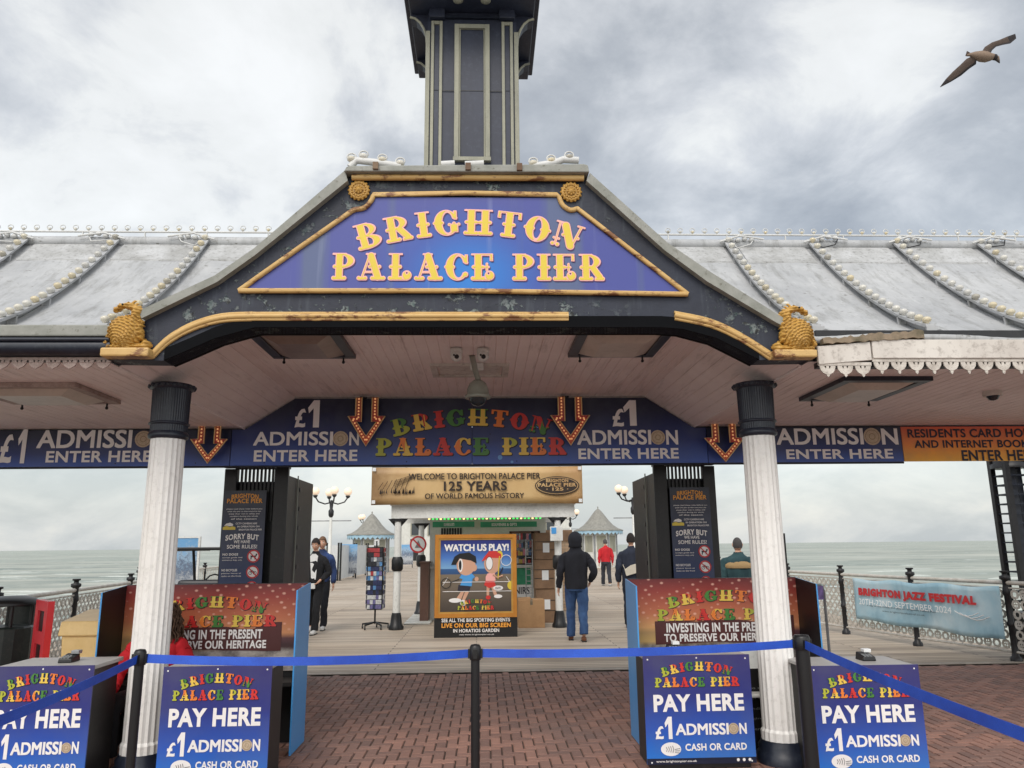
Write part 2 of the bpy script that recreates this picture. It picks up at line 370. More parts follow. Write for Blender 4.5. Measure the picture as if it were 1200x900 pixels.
# ---------------- setting ----------------
def ground():
    t=NT('paving_brick'); vc=t.n('ShaderNodeVertexColor',layer_name='tone'); n=t.noise(.8,5,.6); n2=t.noise(60,3,.7)
    c=t.mix(vc.outputs['Color'],lin((158,116,100)),lin((118,88,78)))
    c=t.mix(t.ramp(n,[(.42,0.0),(.68,.55)]),c,lin((110,92,86))); c=t.mix(t.ramp(n2,[(.5,0.0),(.8,.4)]),c,lin((170,140,128)))
    t.col(c).rough(.7).bump(n2,.3,.003); M['brick']=t.m
    M['mortar']=plain('joint_sand',lin((74,62,54)),.9)
    vs=[];fs=[];tone=[]
    u=.09; g=.0032; ze=0
    def brick(x0,y0,x1,y1):
        b=.006; n=len(vs); h=random.uniform(-.0015,.0015)
        vs.extend([(x0+g,y0+g,-.014),(x1-g,y0+g,-.014),(x1-g,y1-g,-.014),(x0+g,y1-g,-.014),(x0+g+b,y0+g+b,h),(x1-g-b,y0+g+b,h),(x1-g-b,y1-g-b,h),(x0+g+b,y1-g-b,h)])
        fs.extend([(n+4,n+5,n+6,n+7),(n,n+1,n+5,n+4),(n+1,n+2,n+6,n+5),(n+2,n+3,n+7,n+6),(n+3,n,n+4,n+7)]); r=random.random()
        if random.random()<.04: r=-.5
        tone.extend([r]*5)
    nx=int(8.3/u)
    for i in range(-nx,nx):
        for j in range(int(1.0/u),int(10.3/u)):
            x=i*u;y=j*u;k=(i-j)%4
            if x<-6.3-max(0,0) : continue
            if k==0: brick(x,y,x+2*u,y+u)
            elif k==3: brick(x,y,x+u,y+2*u)
    me=bpy.data.meshes.new('brick_paving'); me.from_pydata(vs,[],fs); me.materials.append(M['brick'])
    ca=me.color_attributes.new('tone','FLOAT_COLOR','CORNER')
    buf=np.repeat(np.array(tone),4); buf=np.stack([np.clip(buf,0,1)]*3+[np.ones_like(buf)],1).ravel(); ca.data.foreach_set('color',buf)
    o=bpy.data.objects.new('brick_paving',me); COL.objects.link(o); struct(o)
    m=MB(); m.box(-6.6,8.6,-2,10.37,-.6,-.012); struct(m.build('paving_bed','mortar'))
    M['palepave']=worn('promenade_pale_paving',lin((172,166,158)),lin((150,145,138)),rough=.85)  # unseen paving, coloured pale to bounce more light up to the soffit
    m=MB(); m.box(-60,60,-90,-2.0,-8,-.01); struct(m.build('promenade_pavement','palepave'))
    # boardwalk
    t=NT('deck_planks'); br=t.n('ShaderNodeTexBrick'); br.offset=.37; br.inputs['Scale'].default_value=1; br.inputs['Brick Width'].default_value=3.6; br.inputs['Row Height'].default_value=.145
    br.inputs['Mortar Size'].default_value=.010; br.inputs['Mortar Smooth'].default_value=.2; br.inputs['Bias'].default_value=0
    br.inputs['Color1'].default_value=(*lin((198,180,158)),1); br.inputs['Color2'].default_value=(*lin((146,132,116)),1); br.inputs['Mortar'].default_value=(*lin((54,48,44)),1)
    t.l(t.coord(),br.inputs['Vector']); n=t.noise(3,6,.7,scale=(.25,6,1)); n2=t.noise(.35,5,.6)
    c=t.mix(t.ramp(n,[(.4,0.0),(.75,.5)]),br.outputs['Color'],lin((120,108,98))); c=t.mix(t.ramp(n2,[(.4,0.0),(.7,.35)]),c,lin((212,202,188)))
    t.col(c).rough(.72); t.bump(br.outputs['Fac'],-.5,.01); M['deck']=t.m
    m=MB(); w=[(10.37,-6.9,8.4),(15,-7.6,7.5),(22,-8.3,9.0),(40,-9.2,11),(70,-10.5,13.5),(150,-16,18)]
    for (ya,l0,r0),(yb,l1,r1) in zip(w,w[1:]):
        m.add([(l0,ya,-.35),(r0,ya,-.35),(r1,yb,-.35),(l1,yb,-.35),(l0,ya,.0),(r0,ya,.0),(r1,yb,.0),(l1,yb,.0)],[(4,5,6,7),(0,3,2,1),(0,4,7,3),(1,2,6,5),(0,1,5,4),(3,7,6,2)])
    struct(m.build('boardwalk_deck','deck'))
    M['sill']=worn('pale_timber_sill',lin((176,164,150)),lin((140,128,116)),rough=.75)
    m=MB(); m.box(-6.6,8.4,10.37,10.52,-.1,.006); struct(m.build('deck_edge_sill','sill'))
    # sea
    t=NT('sea_water'); v=t.coord(scale=(1,1,1)); 
    n1=t.noise(.035,6,.65,scale=(.45,1,1)); n2=t.noise(.25,5,.65,scale=(.4,1,1)); n3=t.noise(.012,5,.6,scale=(.25,1,1)); n4=t.noise(.004,3,.5,scale=(.5,1,1))
    c=t.mix(t.ramp(n1,[(.42,0.0),(.6,1.0)]),lin((178,180,170)),lin((130,140,134)))
    c=t.mix(t.ramp(n4,[(.42,0.0),(.6,.6)]),c,lin((154,164,156)))
    c=t.mix(t.ramp(n3,[(.52,0.0),(.58,.45)]),c,lin((192,196,186)))
    ml=t.n('ShaderNodeMath',operation='MULTIPLY'); t.l(t.ramp(n1,[(.55,0.0),(.6,1.0)]),ml.inputs[0]); t.l(t.ramp(n2,[(.55,0.0),(.62,1.0)]),ml.inputs[1])
    c=t.mix(ml.outputs[0],c,lin((232,236,232)))
    t.col(c).rough(.55); t.b.inputs['Specular IOR Level'].default_value=.12; ad=t.n('ShaderNodeMath',operation='ADD'); t.l(n1,ad.inputs[0]); t.l(n2,ad.inputs[1]); t.bump(ad.outputs[0],.8,2.0); M['sea']=t.m
    m=MB(); S=40000; m.quad((-S,-60,-7),(S,-60,-7),(S,S,-7),(-S,S,-7)); struct(m.build('sea','sea'))
    # breaking swell crests: long low ridges
    M['foam']=worn('sea_foam',lin((206,210,204)),lin((180,188,180)),sc_=.5,rough=.6,dirt=lin((150,162,152)),damt=.5)
    m=MB(); rnd=random.Random(3)
    for i in range(60):
        yy=rnd.uniform(70,330); xx=rnd.choice([-1,1])*rnd.uniform(.22,1.0)*yy*.8; L=rnd.uniform(3,22); n=14; h=rnd.uniform(.12,.4)
        pts=[]
        for k in range(n+1):
            u=k/n; tp=math.sin(math.pi*u)**.7; w=tp*rnd.uniform(.6,1.4)*h*2.2
            cx=xx+(u-.5)*L; cy=yy+math.sin(u*5+i)*1.4
            pts.append(((cx,cy-w,-7.02),(cx,cy,-7+h*tp*rnd.uniform(.7,1)),(cx,cy+w,-7.02)))
        vs=[q for p in pts for q in p]; fs=[]
        for k in range(n): a=3*k; fs+=[(a,a+3,a+4,a+1),(a+1,a+4,a+5,a+2)]
        m.add(vs,fs,smooth=True)
    o=m.build('sea_foam_crests','foam'); o['kind']='structure'
ground()
# ---------------- entrance canopy ----------------
YF=5.25
can=thing('entrance_canopy','ornate pier entrance canopy with navy gable, grey lead roof and white fluted columns','canopy',(0,6.05,0))
def px(pts,y): return [Y(a,b,y) for a,b in pts]
outL=px([(406,204),(300,295),(255,326),(167,367)],YF); outR=px([(690,207),(780,288),(830,322),(909,372),(930,384)],YF)
inL=px([(409,216),(301,303),(257,334),(170,376)],YF); inR=px([(686,216),(777,297),(826,333),(905,380),(928,392)],YF)
mould=px([(180,415),(200,397),(228,382),(260,373),(296,371)],YF); mouldR=px([(790,370),(832,379),(867,395),(902,417)],YF)
bandL=px([(192,430),(220,411),(252,397),(284,388),(300,384)],YF); bandR=px([(775,384),(800,386),(838,396),(868,411),(890,430)],YF)
# gable face: top outline and lower arch, with thickness
lowL=Y(126,419,YF); lowR=Y(950,419,YF)
top=[(lowL[0],2.90),(lowL[0]+.02,lowL[1]+.22)]+inL[::-1]+inR+[(lowR[0]-.02,lowR[1]+.22),(lowR[0],2.90)]
bandL=[(u,max(v,2.893)) for u,v in bandL]; bandR=[(u,max(v,2.893)) for u,v in bandR]
bot=bandR[::-1][:]+bandL[::-1]
m=MB(); m.prism(top+bot,YF,YF+.16); m.build('gable_board','peel',can)
# black lip just below the gold moulding
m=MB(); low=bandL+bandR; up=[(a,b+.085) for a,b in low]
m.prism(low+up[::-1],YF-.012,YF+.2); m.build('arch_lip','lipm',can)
# lead coping: sloped slabs running back
def slope_slab(o,i,y0,y1,name,mat,th=.05):
    m=MB(); n=len(o); vs=[]
    for y in (y0,y1): vs+=[(a,y,b) for a,b in o]+[(a,y,b) for a,b in i]
    fs=[]
    for k in range(n-1):
        fs+=[(k,k+1,n+k+1,n+k),(2*n+k+1,2*n+k,3*n+k,3*n+k+1),(k+1,k,2*n+k,2*n+k+1),(n+k,n+k+1,3*n+k+1,3*n+k)]
    fs+=[(0,n,3*n,2*n),(n-1,3*n-1,4*n-1,2*n-1)]
    m.add(vs,fs,smooth=False); bm=None
    return m.build(name,mat,can)
slope_slab(outL,inL,YF-.06,7.25,'gable_roof','coping'); slope_slab(outR,inR,YF-.06,7.25,'gable_roof','coping')
tl=Y(406,195,YF-.09); tr=Y(689,193,YF-.09); bl=Y(411,205,YF-.03); brr=Y(684,206,YF-.03)
m=MB(); m.prism([(tl[0]-.02,bl[1]),(tl[0],tl[1]+.0),(tl[0]+.03,tl[1]+.008),(tr[0]-.03,tr[1]+.008),(tr[0],tr[1]),(tr[0]+.01,brr[1])],YF-.09,7.6); m.build('ridge_coping','coping',can,.008)
m=MB(); m.tube([(bl[0]+.01,YF-.03,bl[1]-.02),(brr[0]-.0,YF-.03,brr[1]-.02)],.024,8); m.build('top_moulding','gold',can)
# fill between gable face and coping top
m=MB(); m.prism([(inL[0][0]-.01,inL[0][1]-.005),(bl[0]-.02,bl[1]),(brr[0]+.01,brr[1]),(inR[0][0]+.01,inR[0][1]-.005)],YF+.004,YF+.16); m.build('gable_head','peel',can)
# gable body behind face keeps the roof closed
def rail(pts,r,name,mat,y=YF,off=-.012,parent=None,n=8,two=True):
    m=MB(); p3=[(a,y+off,b) for a,b in pts]; m.tube(p3,r,n)
    if two: m.tube([(a,y+off+.004,b-r*1.15) for a,b in pts],r*.62,n); m.tube([(a,y+off+.004,b+r*1.15) for a,b in pts],r*.45,n)
    return m.build(name,mat,parent or can)
def smoothp(pts,k=3):
    out=[]
    P=[pts[0]]+list(pts)+[pts[-1]]
    for i in range(1,len(P)-2):
        for j in range(k):
            t=j/k; out.append(tuple(.5*((2*P[i][q])+(-P[i-1][q]+P[i+1][q])*t+(2*P[i-1][q]-5*P[i][q]+4*P[i+1][q]-P[i+2][q])*t*t+(-P[i-1][q]+3*P[i][q]-3*P[i+1][q]+P[i+2][q])*t**3) for q in range(2)))
    out.append(tuple(pts[-1])); return out
rail(smoothp(mould,4),.022,'arch_moulding','gold',n=10); rail(smoothp(mouldR,4),.022,'arch_moulding','gold',n=10)
rail([mould[-1],Y(480,371,YF),Y(666,371,YF)],.021,'lintel_moulding','gold')
m=MB(); a=Y(126,413,YF);b=Y(178,420,YF); m.box(a[0],b[0]+.02,YF-.11,YF-.001,b[1]-.01,a[1]+.01); m.build('ornament_shelf','gold',can,.012)
a=Y(904,415,YF);b=Y(951,421,YF); m=MB(); m.box(a[0]-.02,b[0],YF-.11,YF-.001,b[1]-.01,a[1]+.01); m.build('ornament_shelf','gold',can,.012)
# main roof with concave sweep
E0=5.3; RY=7.12
zE=3.09; zR=4.53
def roofz(y): u=(y-E0)/(RY-E0); return zE+(zR-zE)*(.55*u+.45*u**1.8)
def roof(side):
    m=MB(); n=16; ys=[E0-.06+(RY-E0+.06)*k/n for k in range(n+1)]; N=64
    vs=[];fs=[]
    for k,y in enumerate(ys):
        u=max(0,(y-E0)/(RY-E0)); xi=2.42*(1-u)+1.75*u
        for q in range(N+1):
            x=side*(xi+(11-xi)*q/N); wob=0
            if side>0 and k==0: wob=.035*math.sin((x-2.4)*2.1)*max(0,1-abs(x-3.4)/1.8)-.012
            rib=.0
            vs.append((x,y,roofz(max(y,E0))+(-.02 if k==0 else 0)+wob+.006*math.sin(x*9+y*3)*math.sin(y*7)))
    for k in range(n):
        for q in range(N):
            a=k*(N+1)+q; f=(a,a+1,a+N+2,a+N+1); fs.append(f if side>0 else f[::-1])
    m.add(vs,fs,smooth=True)
    o=m.build('lead_roof','lead',can); s=o.modifiers.new('thick','SOLIDIFY'); s.thickness=.045; s.offset=-1
    # lead flashing along the ridge, one overlapping sheet per bay
    m=MB()
    m.tube([(side*1.7,RY+.02,zR+.03),(side*11,RY+.02,zR+.03)],.055,10)
    m.box(*sorted((side*1.8,side*11)),RY-.01,RY+.02,zR-.06,zR+.03)
    m.build('ridge_roll','lead',can)
roof(-1); roof(1)
m=MB(); m.quad((-11,RY,zR),(11,RY,zR),(11,8.9,3.05),(-11,8.9,3.05)); m.add([(-11,RY+.01,zR-.05),(11,RY+.01,zR-.05),(11,8.9,3.0),(-11,8.9,3.0)],[(3,2,1,0)]); m.build('rear_roof','lead',can)
def flash(s,xa,xb):
    m=MB(); y0=RY-.26; n=6; vs=[]
    for k in range(n+1):
        y=y0+(RY-y0)*k/n
        for x in (xa,xb): vs.append((s*x,y,roofz(y)+.012))
    m.add(vs,[((2*k,2*k+1,2*k+3,2*k+2) if s>0 else (2*k+1,2*k,2*k+2,2*k+3)) for k in range(n)],smooth=True)
    m.box(*sorted((s*xa,s*xb)),y0-.004,y0,roofz(y0)-.004,roofz(y0)+.014); m.build('ridge_flashing','leadd',can)
# lead rolls (battens) and ridge dressings
RIB=[2.6,3.46,4.33,5.2,6.07,6.95]
def ribpt(side,x,u,h=.0): y=E0+(RY-E0)*u; return (side*x,y,roofz(y)+h)
for s in (-1,1):
    for x in RIB: flash(s,x+.1,x+.78)
    flash(s,1.95,2.55)
    for x in RIB:
        m=MB(); m.tube([ribpt(s,x+.05,u/14,.022) for u in range(15)],.03,8); m.build('lead_roll','lead',can)
# ceiling: boarded soffit
def boards(name,pts,y0,y1):
    m=MB(); out=[]
    for (xa,za),(xb,zb) in zip(pts,pts[1:]):
        L=math.hypot(xb-xa,zb-za); n=max(1,int(L/.095))
        nx_,nz_=(zb-za)/L,-(xb-xa)/L
        for k in range(n):
            for u,d in ((k/n,.0),(k/n+.004/L,0.0),((k+1)/n-.009/L,.0),((k+1)/n-.0045/L,.007)):
                out.append((xa+(xb-xa)*u-nx_*d*1,za+(zb-za)*u-nz_*d*1))
    out.append(pts[-1])
    nY=2; vs=[(a,y,b) for y in (y0,y1) for a,b in out]; n=len(out)
    m.add(vs,[(k,k+1,n+k+1,n+k) for k in range(n-1)],smooth=False)
    return m.build(name,'soffit',can)
ZS=2.885
boards('ceiling',[(-11,ZS),(-2.49,ZS)],5.27,8.5); boards('ceiling',[(2.49,ZS),(11,ZS)],5.27,8.5)
boards('vault_ceiling',[(-2.49,ZS),(-1.95,3.235),(1.95,3.235),(2.49,ZS)],5.4,8.5)
# junction strip on the right of the vault
for q in (-2.49,2.49): m=MB(); m.tube([(q,5.42,ZS-.004),(q,8.4,ZS-.004)],.012,6); m.build('ceiling_bead','soffit',can)
m=MB(); m.tube([(-11,8.37,ZS-.012),(-2.49,8.37,ZS-.012),(-1.95,8.37,3.222),(1.95,8.37,3.222),(2.49,8.37,ZS-.012),(11,8.37,ZS-.012)],.014,6); m.build('cornice_bead','soffit',can)
# eaves
zt=Y(60,399,YF)[1]; zb=Y(60,417,YF)[1]
m=MB(); lx=lowL[0]+.04
m.tube([(-11,YF-.02,(zt+zb)/2),(lx,YF-.02,(zt+zb)/2)],(zt-zb)/2,12); m.box(-11,lx,YF-.01,YF+.1,zb-.0,zt+.02); m.tube([(-11,YF-.07,zt-.012),(lx,YF-.07,zt-.012)],.016,6); m.build('gutter','navyd',can)
m=MB(); 
for x,z in [Y(12,0,5.2)[:1]+(0,)]: pass
m.box(-11,lx,YF-.06,YF+.06,zt+.016,zt+.05+.05); m.build('drip_edge','coping',can,.01)
# lace trims
def lacestrip(name,x0,x1,ztop,y,pitch,hh,mat,boardh=0,parts=can):
    m=MB(); n=int((x1-x0)/pitch); p=(x1-x0)/n
    for k in range(n):
        c=x0+(k+.5)*p; w=p*.5
        m.prism([(c-w,ztop),(c+w,ztop),(c+w,ztop-hh*.22),(c-w,ztop-hh*.22)],y-.006,y+.006)
        for q in range(7):
            a0=math.pi+math.pi*q/7;a1=math.pi+math.pi*(q+1)/7
            r0,r1=w*.36,w*.9; cz=ztop-hh*.24
            m.prism([(c+r0*math.cos(a0),cz+r0*1.1*math.sin(a0)),(c+r1*math.cos(a0),cz+r1*1.1*math.sin(a0)),(c+r1*math.cos(a1),cz+r1*1.1*math.sin(a1)),(c+r0*math.cos(a1),cz+r0*1.1*math.sin(a1))],y-.005,y+.005)
        m.prism([(c-w*.16,cz),(c+w*.16,cz),(c+w*.16,ztop-hh*.9),(c,ztop-hh),(c-w*.16,ztop-hh*.9)],y-.004,y+.004)
        m.ball((c,y,ztop-hh*.88),hh*.1,6,4,(1,.5,1)); m.prism([(c-w*.42,ztop-hh*.42),(c+w*.42,ztop-hh*.42),(c+w*.42,ztop-hh*.52),(c-w*.42,ztop-hh*.52)],y-.0045,y+.0045)
    return m.build(name,mat,parts)
lacestrip('lace_trim',-10,lowL[0]+.02,zb-.004,YF+.03,.115,.085,'lacep')
fx0=Y(956,410,YF)[0]; z1=Y(1080,400,YF)[1]; z2=Y(1080,421,YF)[1]; z3=Y(1080,438,YF)[1]
xs2=Y(1019,410,YF)[0]
m=MB(); m.prism([(fx0,z1-.045),(xs2-.005,z1-.01),(xs2-.005,z2-.012),(fx0,z2-.045)],YF-.03,YF); m.build('fascia_board','fascia',can,.004)
m=MB(); m.box(xs2+.005,11,YF-.035,YF,z2,z1+.005); m.build('fascia_board','fascia',can,.004)
lacestrip('lace_trim',xs2,10.8,z2+.002,YF-.018,.128,z2-z3+.01,'lace')
lacestrip('lace_trim',fx0+.0,xs2-.01,z2-.028,YF-.018,.105,z2-z3+.0,'lace')
# rotten timber exposed between lead and fascia
m=MB(); pts=[]
xa=Y(962,405,YF)[0]; xb=Y(1082,390,YF)[0]; N=34; rn=random.Random(5)
for k in range(N): u=k/N; pts.append((xa+(xb-xa)*u,z1-.03+.05*u+rn.uniform(-.006,.006),z1+.006+.072*u+rn.uniform(-.010,.012)))
m.prism([(q[0],q[1]) for q in pts]+[(q[0],q[2]) for q in pts[::-1]],YF-.045,YF+.04); m.build('exposed_eaves_timber','wood',can)
m=MB(); m.box(fx0+.02,11,YF+.02,YF+.1,z2-.05,z1+.09); m.build('eaves_backing','black',can)
# columns
def column(x):
    m=MB(); n=40; prof=[(.148,.15),(.148,.22),(.136,.24),(.127,2.46)]
    vs=[];fs=[]
    for r,z in prof:
        for k in range(n*2):
            t=2*math.pi*k/(n*2); q=(k%4); rr=r*(1,.972,.955,.972)[q]; vs.append((x+rr*math.cos(t),6.05+rr*math.sin(t),z))
    N=n*2
    for i in range(len(prof)-1):
        for k in range(N): fs.append((i*N+k,i*N+(k+1)%N,(i+1)*N+(k+1)%N,(i+1)*N+k))
    m.add(vs,fs,smooth=False); m.build('column_shaft','colwhite',can)
    m=MB(); m.lathe([(.19,0),(.19,.07),(.17,.085),(.175,.12),(.155,.15),(.155,.16)],(x,6.05,0),32); m.build('column_base','navyd',can)
    m=MB(); m.lathe([(.127,2.445),(.148,2.455),(.152,2.475),(.144,2.495),(.136,2.505)],(x,6.05,0),40)
    nn=48; vs=[];fs=[]; pr=[(.137,2.50),(.140,2.56),(.145,2.86)]
    for r,z in pr:
        for k in range(nn*2):
            t=2*math.pi*k/(nn*2); vs.append((x+r*(1,.975)[k%2]*math.cos(t),6.05+r*(1,.975)[k%2]*math.sin(t),z))
    for i in range(2):
        for k in range(nn*2): fs.append((i*nn*2+k,i*nn*2+(k+1)%(nn*2),(i+1)*nn*2+(k+1)%(nn*2),(i+1)*nn*2+k))
    m.add(vs,fs,smooth=False); m.lathe([(.139,2.555),(.152,2.562),(.152,2.572),(.139,2.58)],(x,6.05,0),40)
    m.lathe([(.143,2.84),(.165,2.85),(.167,2.875),(.157,2.886)],(x,6.05,0),40)
    for k in range(20):
        t=2*math.pi*k/20; m.ball((x+.166*math.cos(t),6.05+.166*math.sin(t),2.866),.018,6,4)
    m.build('column_capital','navyd',can)
column(-2.365); column(2.365)
# rosettes & name-panel
def rosette(pxx,py,lab):
    x,z=Y(pxx,py,YF); m=MB(); y=YF-.02
    ro=thing('gilt_rosette',lab,'rosette',(x,YF,z),'gilt rosettes on the gable')
    vs=[]; n=48
    for r,d in ((.075,.0),(.075,-.02),(.062,-.03),(.05,-.018),(.042,-.03),(.03,-.016),(.02,-.036),(.0001,-.042)):
        for k in range(n):
            t=2*math.pi*k/n; q=r*(1+.06*math.cos(t*16)) if r>.04 else r; vs.append((x+q*math.cos(t),YF+d,z+q*math.sin(t)))
    fs=[(i*n+k,i*n+(k+1)%n,(i+1)*n+(k+1)%n,(i+1)*n+k) for i in range(7) for k in range(n)]
    m.add(vs,[f[::-1] for f in fs],smooth=True)
    for k in range(16): t=2*math.pi*k/16; m.ball((x+.052*math.cos(t),YF-.026,z+.052*math.sin(t)),.0095,6,4); m.ball((x+.074*math.cos(t),YF-.014,z+.074*math.sin(t)),.010,6,4)
    for k in range(8): t=2*math.pi*k/8; m.ball((x+.026*math.cos(t),YF-.03,z+.026*math.sin(t)),.009,6,4)
    m.build('rosette_disc','goldc',ro)
rosette(421,224,'gilt rosette at the top left corner of the blue gable sign'); rosette(669,226,'gilt rosette at the top right corner of the blue gable sign')
sg=thing('gable_sign','blue gable sign lettered BRIGHTON PALACE PIER in yellow with rusty gold frame','sign',(0,YF,3.4))
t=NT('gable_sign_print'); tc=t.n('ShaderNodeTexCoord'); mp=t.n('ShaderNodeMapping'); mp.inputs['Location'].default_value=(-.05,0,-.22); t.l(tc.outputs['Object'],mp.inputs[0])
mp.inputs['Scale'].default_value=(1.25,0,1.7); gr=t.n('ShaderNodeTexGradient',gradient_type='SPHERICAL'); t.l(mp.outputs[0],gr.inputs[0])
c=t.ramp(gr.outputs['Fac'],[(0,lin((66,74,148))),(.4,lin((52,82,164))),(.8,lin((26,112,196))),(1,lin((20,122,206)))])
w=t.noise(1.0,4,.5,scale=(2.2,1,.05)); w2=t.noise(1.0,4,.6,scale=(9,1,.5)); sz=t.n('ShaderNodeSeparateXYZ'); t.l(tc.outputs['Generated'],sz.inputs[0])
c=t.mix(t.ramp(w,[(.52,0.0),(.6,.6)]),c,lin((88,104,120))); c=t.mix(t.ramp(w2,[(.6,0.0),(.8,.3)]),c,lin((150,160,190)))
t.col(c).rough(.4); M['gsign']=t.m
pan=px([(282,342),(433,238),(440,232),(655,232),(663,238),(803,346)],YF)
pts=px([(282,342),(414,248)],YF)+px([(420,245),(430,241),(436,232)],YF)+px([(655,233),(661,243),(670,249),(676,248)],YF)+px([(804,346)],YF)
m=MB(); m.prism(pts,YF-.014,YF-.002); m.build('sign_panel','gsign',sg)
def frame(seg,r=.019,name='frame'):
    m=MB(); m.tube([(a,YF-.022,b) for a,b in seg],r,8); m.tube([(a,YF-.03,b+.006) for a,b in seg],r*.6,8); return m.build(name,'gold',sg)
frame(px([(281,342),(545,342),(805,346)],YF)); frame(smoothp(px([(281,342),(350,293),(413,249)],YF),2)+smoothp(px([(418,247),(428,245),(436,236),(438,230)],YF),3)+px([(545,228),(652,230)],YF)+smoothp(px([(655,233),(659,242),(668,248),(676,246)],YF),3)+px([(805,346)],YF))
xa,za=Y(389,329,YF); xb,zb_=Y(706,248,YF)
logo(sg,xa,xb,za,zb_,YF-.018,False,46,'lettering')
M['rustg']=worn('rusty_clamp',lin((130,110,90)),lin((96,70,52)),rough=.8)
# ---------------- seahorse ornaments ----------------
def seahorse(pxx,py,flip,lab):
    x0,z0=Y(pxx,py,YF); o=thing('seahorse_ornament',lab,'ornament',(x0,YF-.06,z0),'gilded seahorses at the gable feet')
    H_=.36; nx,nz=86,92
    body=U_(E_(.42,.36,.35,.35),S_(.60,.50,.61,.78,.115),S_(.58,.84,.44,.90,.075),S_(.42,.90,.28,.87,.055),S_(.28,.86,.17,.78,.035),S_(.14,.06,.86,.055,.06),S_(.70,.58,.73,.22,.055),S_(.12,.30,.10,.12,.06),E_(.84,.10,.11,.10))
    def dist(X,Z):
        d=body(X,Z); an=np.arctan2(Z-.42,X-.42); return d+.010*np.sin(an*26)+.006*np.sin(an*11+1)
    xs=np.linspace(-.03,1.0,nx+1); zs=np.linspace(-.03,1.03,nz+1); X,Z=np.meshgrid(xs,zs,indexing='ij'); D=dist(X,Z)
    h=.085*np.sqrt(np.clip(-D/.20,0,1))
    u=(X-.42)*math.cos(.6)+(Z-.4)*math.sin(.6); v=-(X-.42)*math.sin(.6)+(Z-.4)*math.cos(.6)
    rr=np.hypot(X-.30,Z-.10); tt=np.arctan2(Z-.10,X-.30)
    row=np.floor(rr*17); sc1=(rr*17-row); sc2=np.abs(np.sin(tt*13+row*math.pi/2*1.0)); plates=.020*(1-sc1)*(.35+.65*sc2)
    ring=.014*np.abs(np.sin(Z*46+X*8)); fan=.018*np.abs(np.sin(tt*16))
    pat=np.where(Z>.68,ring,np.where((Z<.13)|(X>.70),fan,plates)); h=h+pat*np.clip(-D/.03,0,1)
    yb=YF-.02; vi={};vs=[];fs=[]
    def vid(i_,j_):
        if (i_,j_) not in vi: vi[(i_,j_)]=len(vs); vs.append((x0+flip*(xs[i_]-.45)*H_,yb-.004-h[i_,j_],z0+zs[j_]*H_))
        return vi[(i_,j_)]
    for i_ in range(nx):
        for j_ in range(nz):
            if max(D[i_,j_],D[i_+1,j_],D[i_+1,j_+1],D[i_,j_+1])<.004: q=(vid(i_,j_),vid(i_+1,j_),vid(i_+1,j_+1),vid(i_,j_+1)); fs.append(q if flip>0 else q[::-1])
    m=MB(); m.add(vs,fs,smooth=True); ob=m.build('body','goldc',o); s_=ob.modifiers.new('thick','SOLIDIFY'); s_.thickness=.03; s_.offset=-1
    m=MB(); m.ball((x0+flip*(.35-.45)*H_,yb-.052,z0+.90*H_),.0075,8,6); m.build('eye','black',o)
    m=MB()
    for k in range(6): a_=(.50+.05*k,.95-.055*k); m.tube([(x0+flip*(a_[0]-.45)*H_,yb-.02,z0+a_[1]*H_),(x0+flip*(a_[0]+.05-.45)*H_,yb-.02,z0+(a_[1]+.045)*H_),(x0+flip*(a_[0]+.09-.45)*H_,yb-.02,z0+(a_[1]+.035)*H_)],[.010,.008,.002],6)
    m.build('crest','goldc',o)
seahorse(150,412,1,'gilded seahorse ornament on left foot of the gable, head turned left')
seahorse(931,414,-1,'gilded seahorse ornament on right foot of the gable beside the rotten eaves')
# ---------------- bulb strips ----------------
GB='bulb strips fixed on the lead rolls'
bulbmb=MB(); bulbmb.lathe([(.012,0),(.016,.008),(.030,.018),(.034,.032),(.029,.046),(.014,.054)],(0,0,0),8)
bm0=None
def bulbs(parent,pts,name='bulb',every=None):
    global bm0
    for p in pts:
        if bm0 is None:
            o=bulbmb.build(name,'bulb',None); bm0=o.data; o.parent=parent; o.location=Vector(p)-org(parent)
        else:
            o=bpy.data.objects.new(name,bm0); COL.objects.link(o); o.parent=parent; o.location=Vector(p)-org(parent)
nth=['closest to the gable','second from the gable','third from the gable','fourth from the gable','fifth from the gable','sixth from the gable']
for s in (-1,1):
    for i,x in enumerate(RIB):
        o=thing('bulb_strip','strip of white bulbs running down the %s lead roof, %s'%('left' if s<0 else 'right',nth[i]),'light strip',ribpt(s,x,0),GB)
        m=MB(); 
        P=[ribpt(s,x-.01,u/16,.075) for u in range(17)]
        vs=[];fs=[]
        for a in P:
            for dx,dz in ((-.035,-.012),(.035,-.012),(.035,.012),(-.035,.012)): vs.append((a[0]+dx,a[1],a[2]+dz))
        for k in range(16):
            for q in range(4): fs.append((4*k+q,4*k+(q+1)%4,4*k+4+(q+1)%4,4*k+4+q))
        fs+=[(0,3,2,1),(64,65,66,67)]
        m.add(vs,[f[::-1] for f in fs],smooth=False)
        m.build('batten','lead',o)
        for u in (0,.2,.42,.64,.85): a=ribpt(s,x,u,0); m=MB(); m.box(a[0]-.045,a[0]+.045,a[1]-.008,a[1]+.008,a[2]-.01,a[2]+.07); m.build('bracket','lead',o)
        bulbs(o,[ribpt(s,x-.01,(k+.4)/19,.085) for k in range(19)])
        m=MB(); q=ribpt(s,x,.98,.1); rn=random.Random(i*3+s)
        m.tube([(q[0]-.02,q[1],q[2]-.03),(q[0]+.06*s,q[1]-.09,q[2]-.10+rn.uniform(-.03,.03)),(q[0]+.2*s,q[1]-.06,q[2]-.07),(q[0]+.26*s,q[1]+.0,q[2]+.01)],.006,5); m.build('loop_cable','black' if rn.random()<.6 else 'wirew',o)
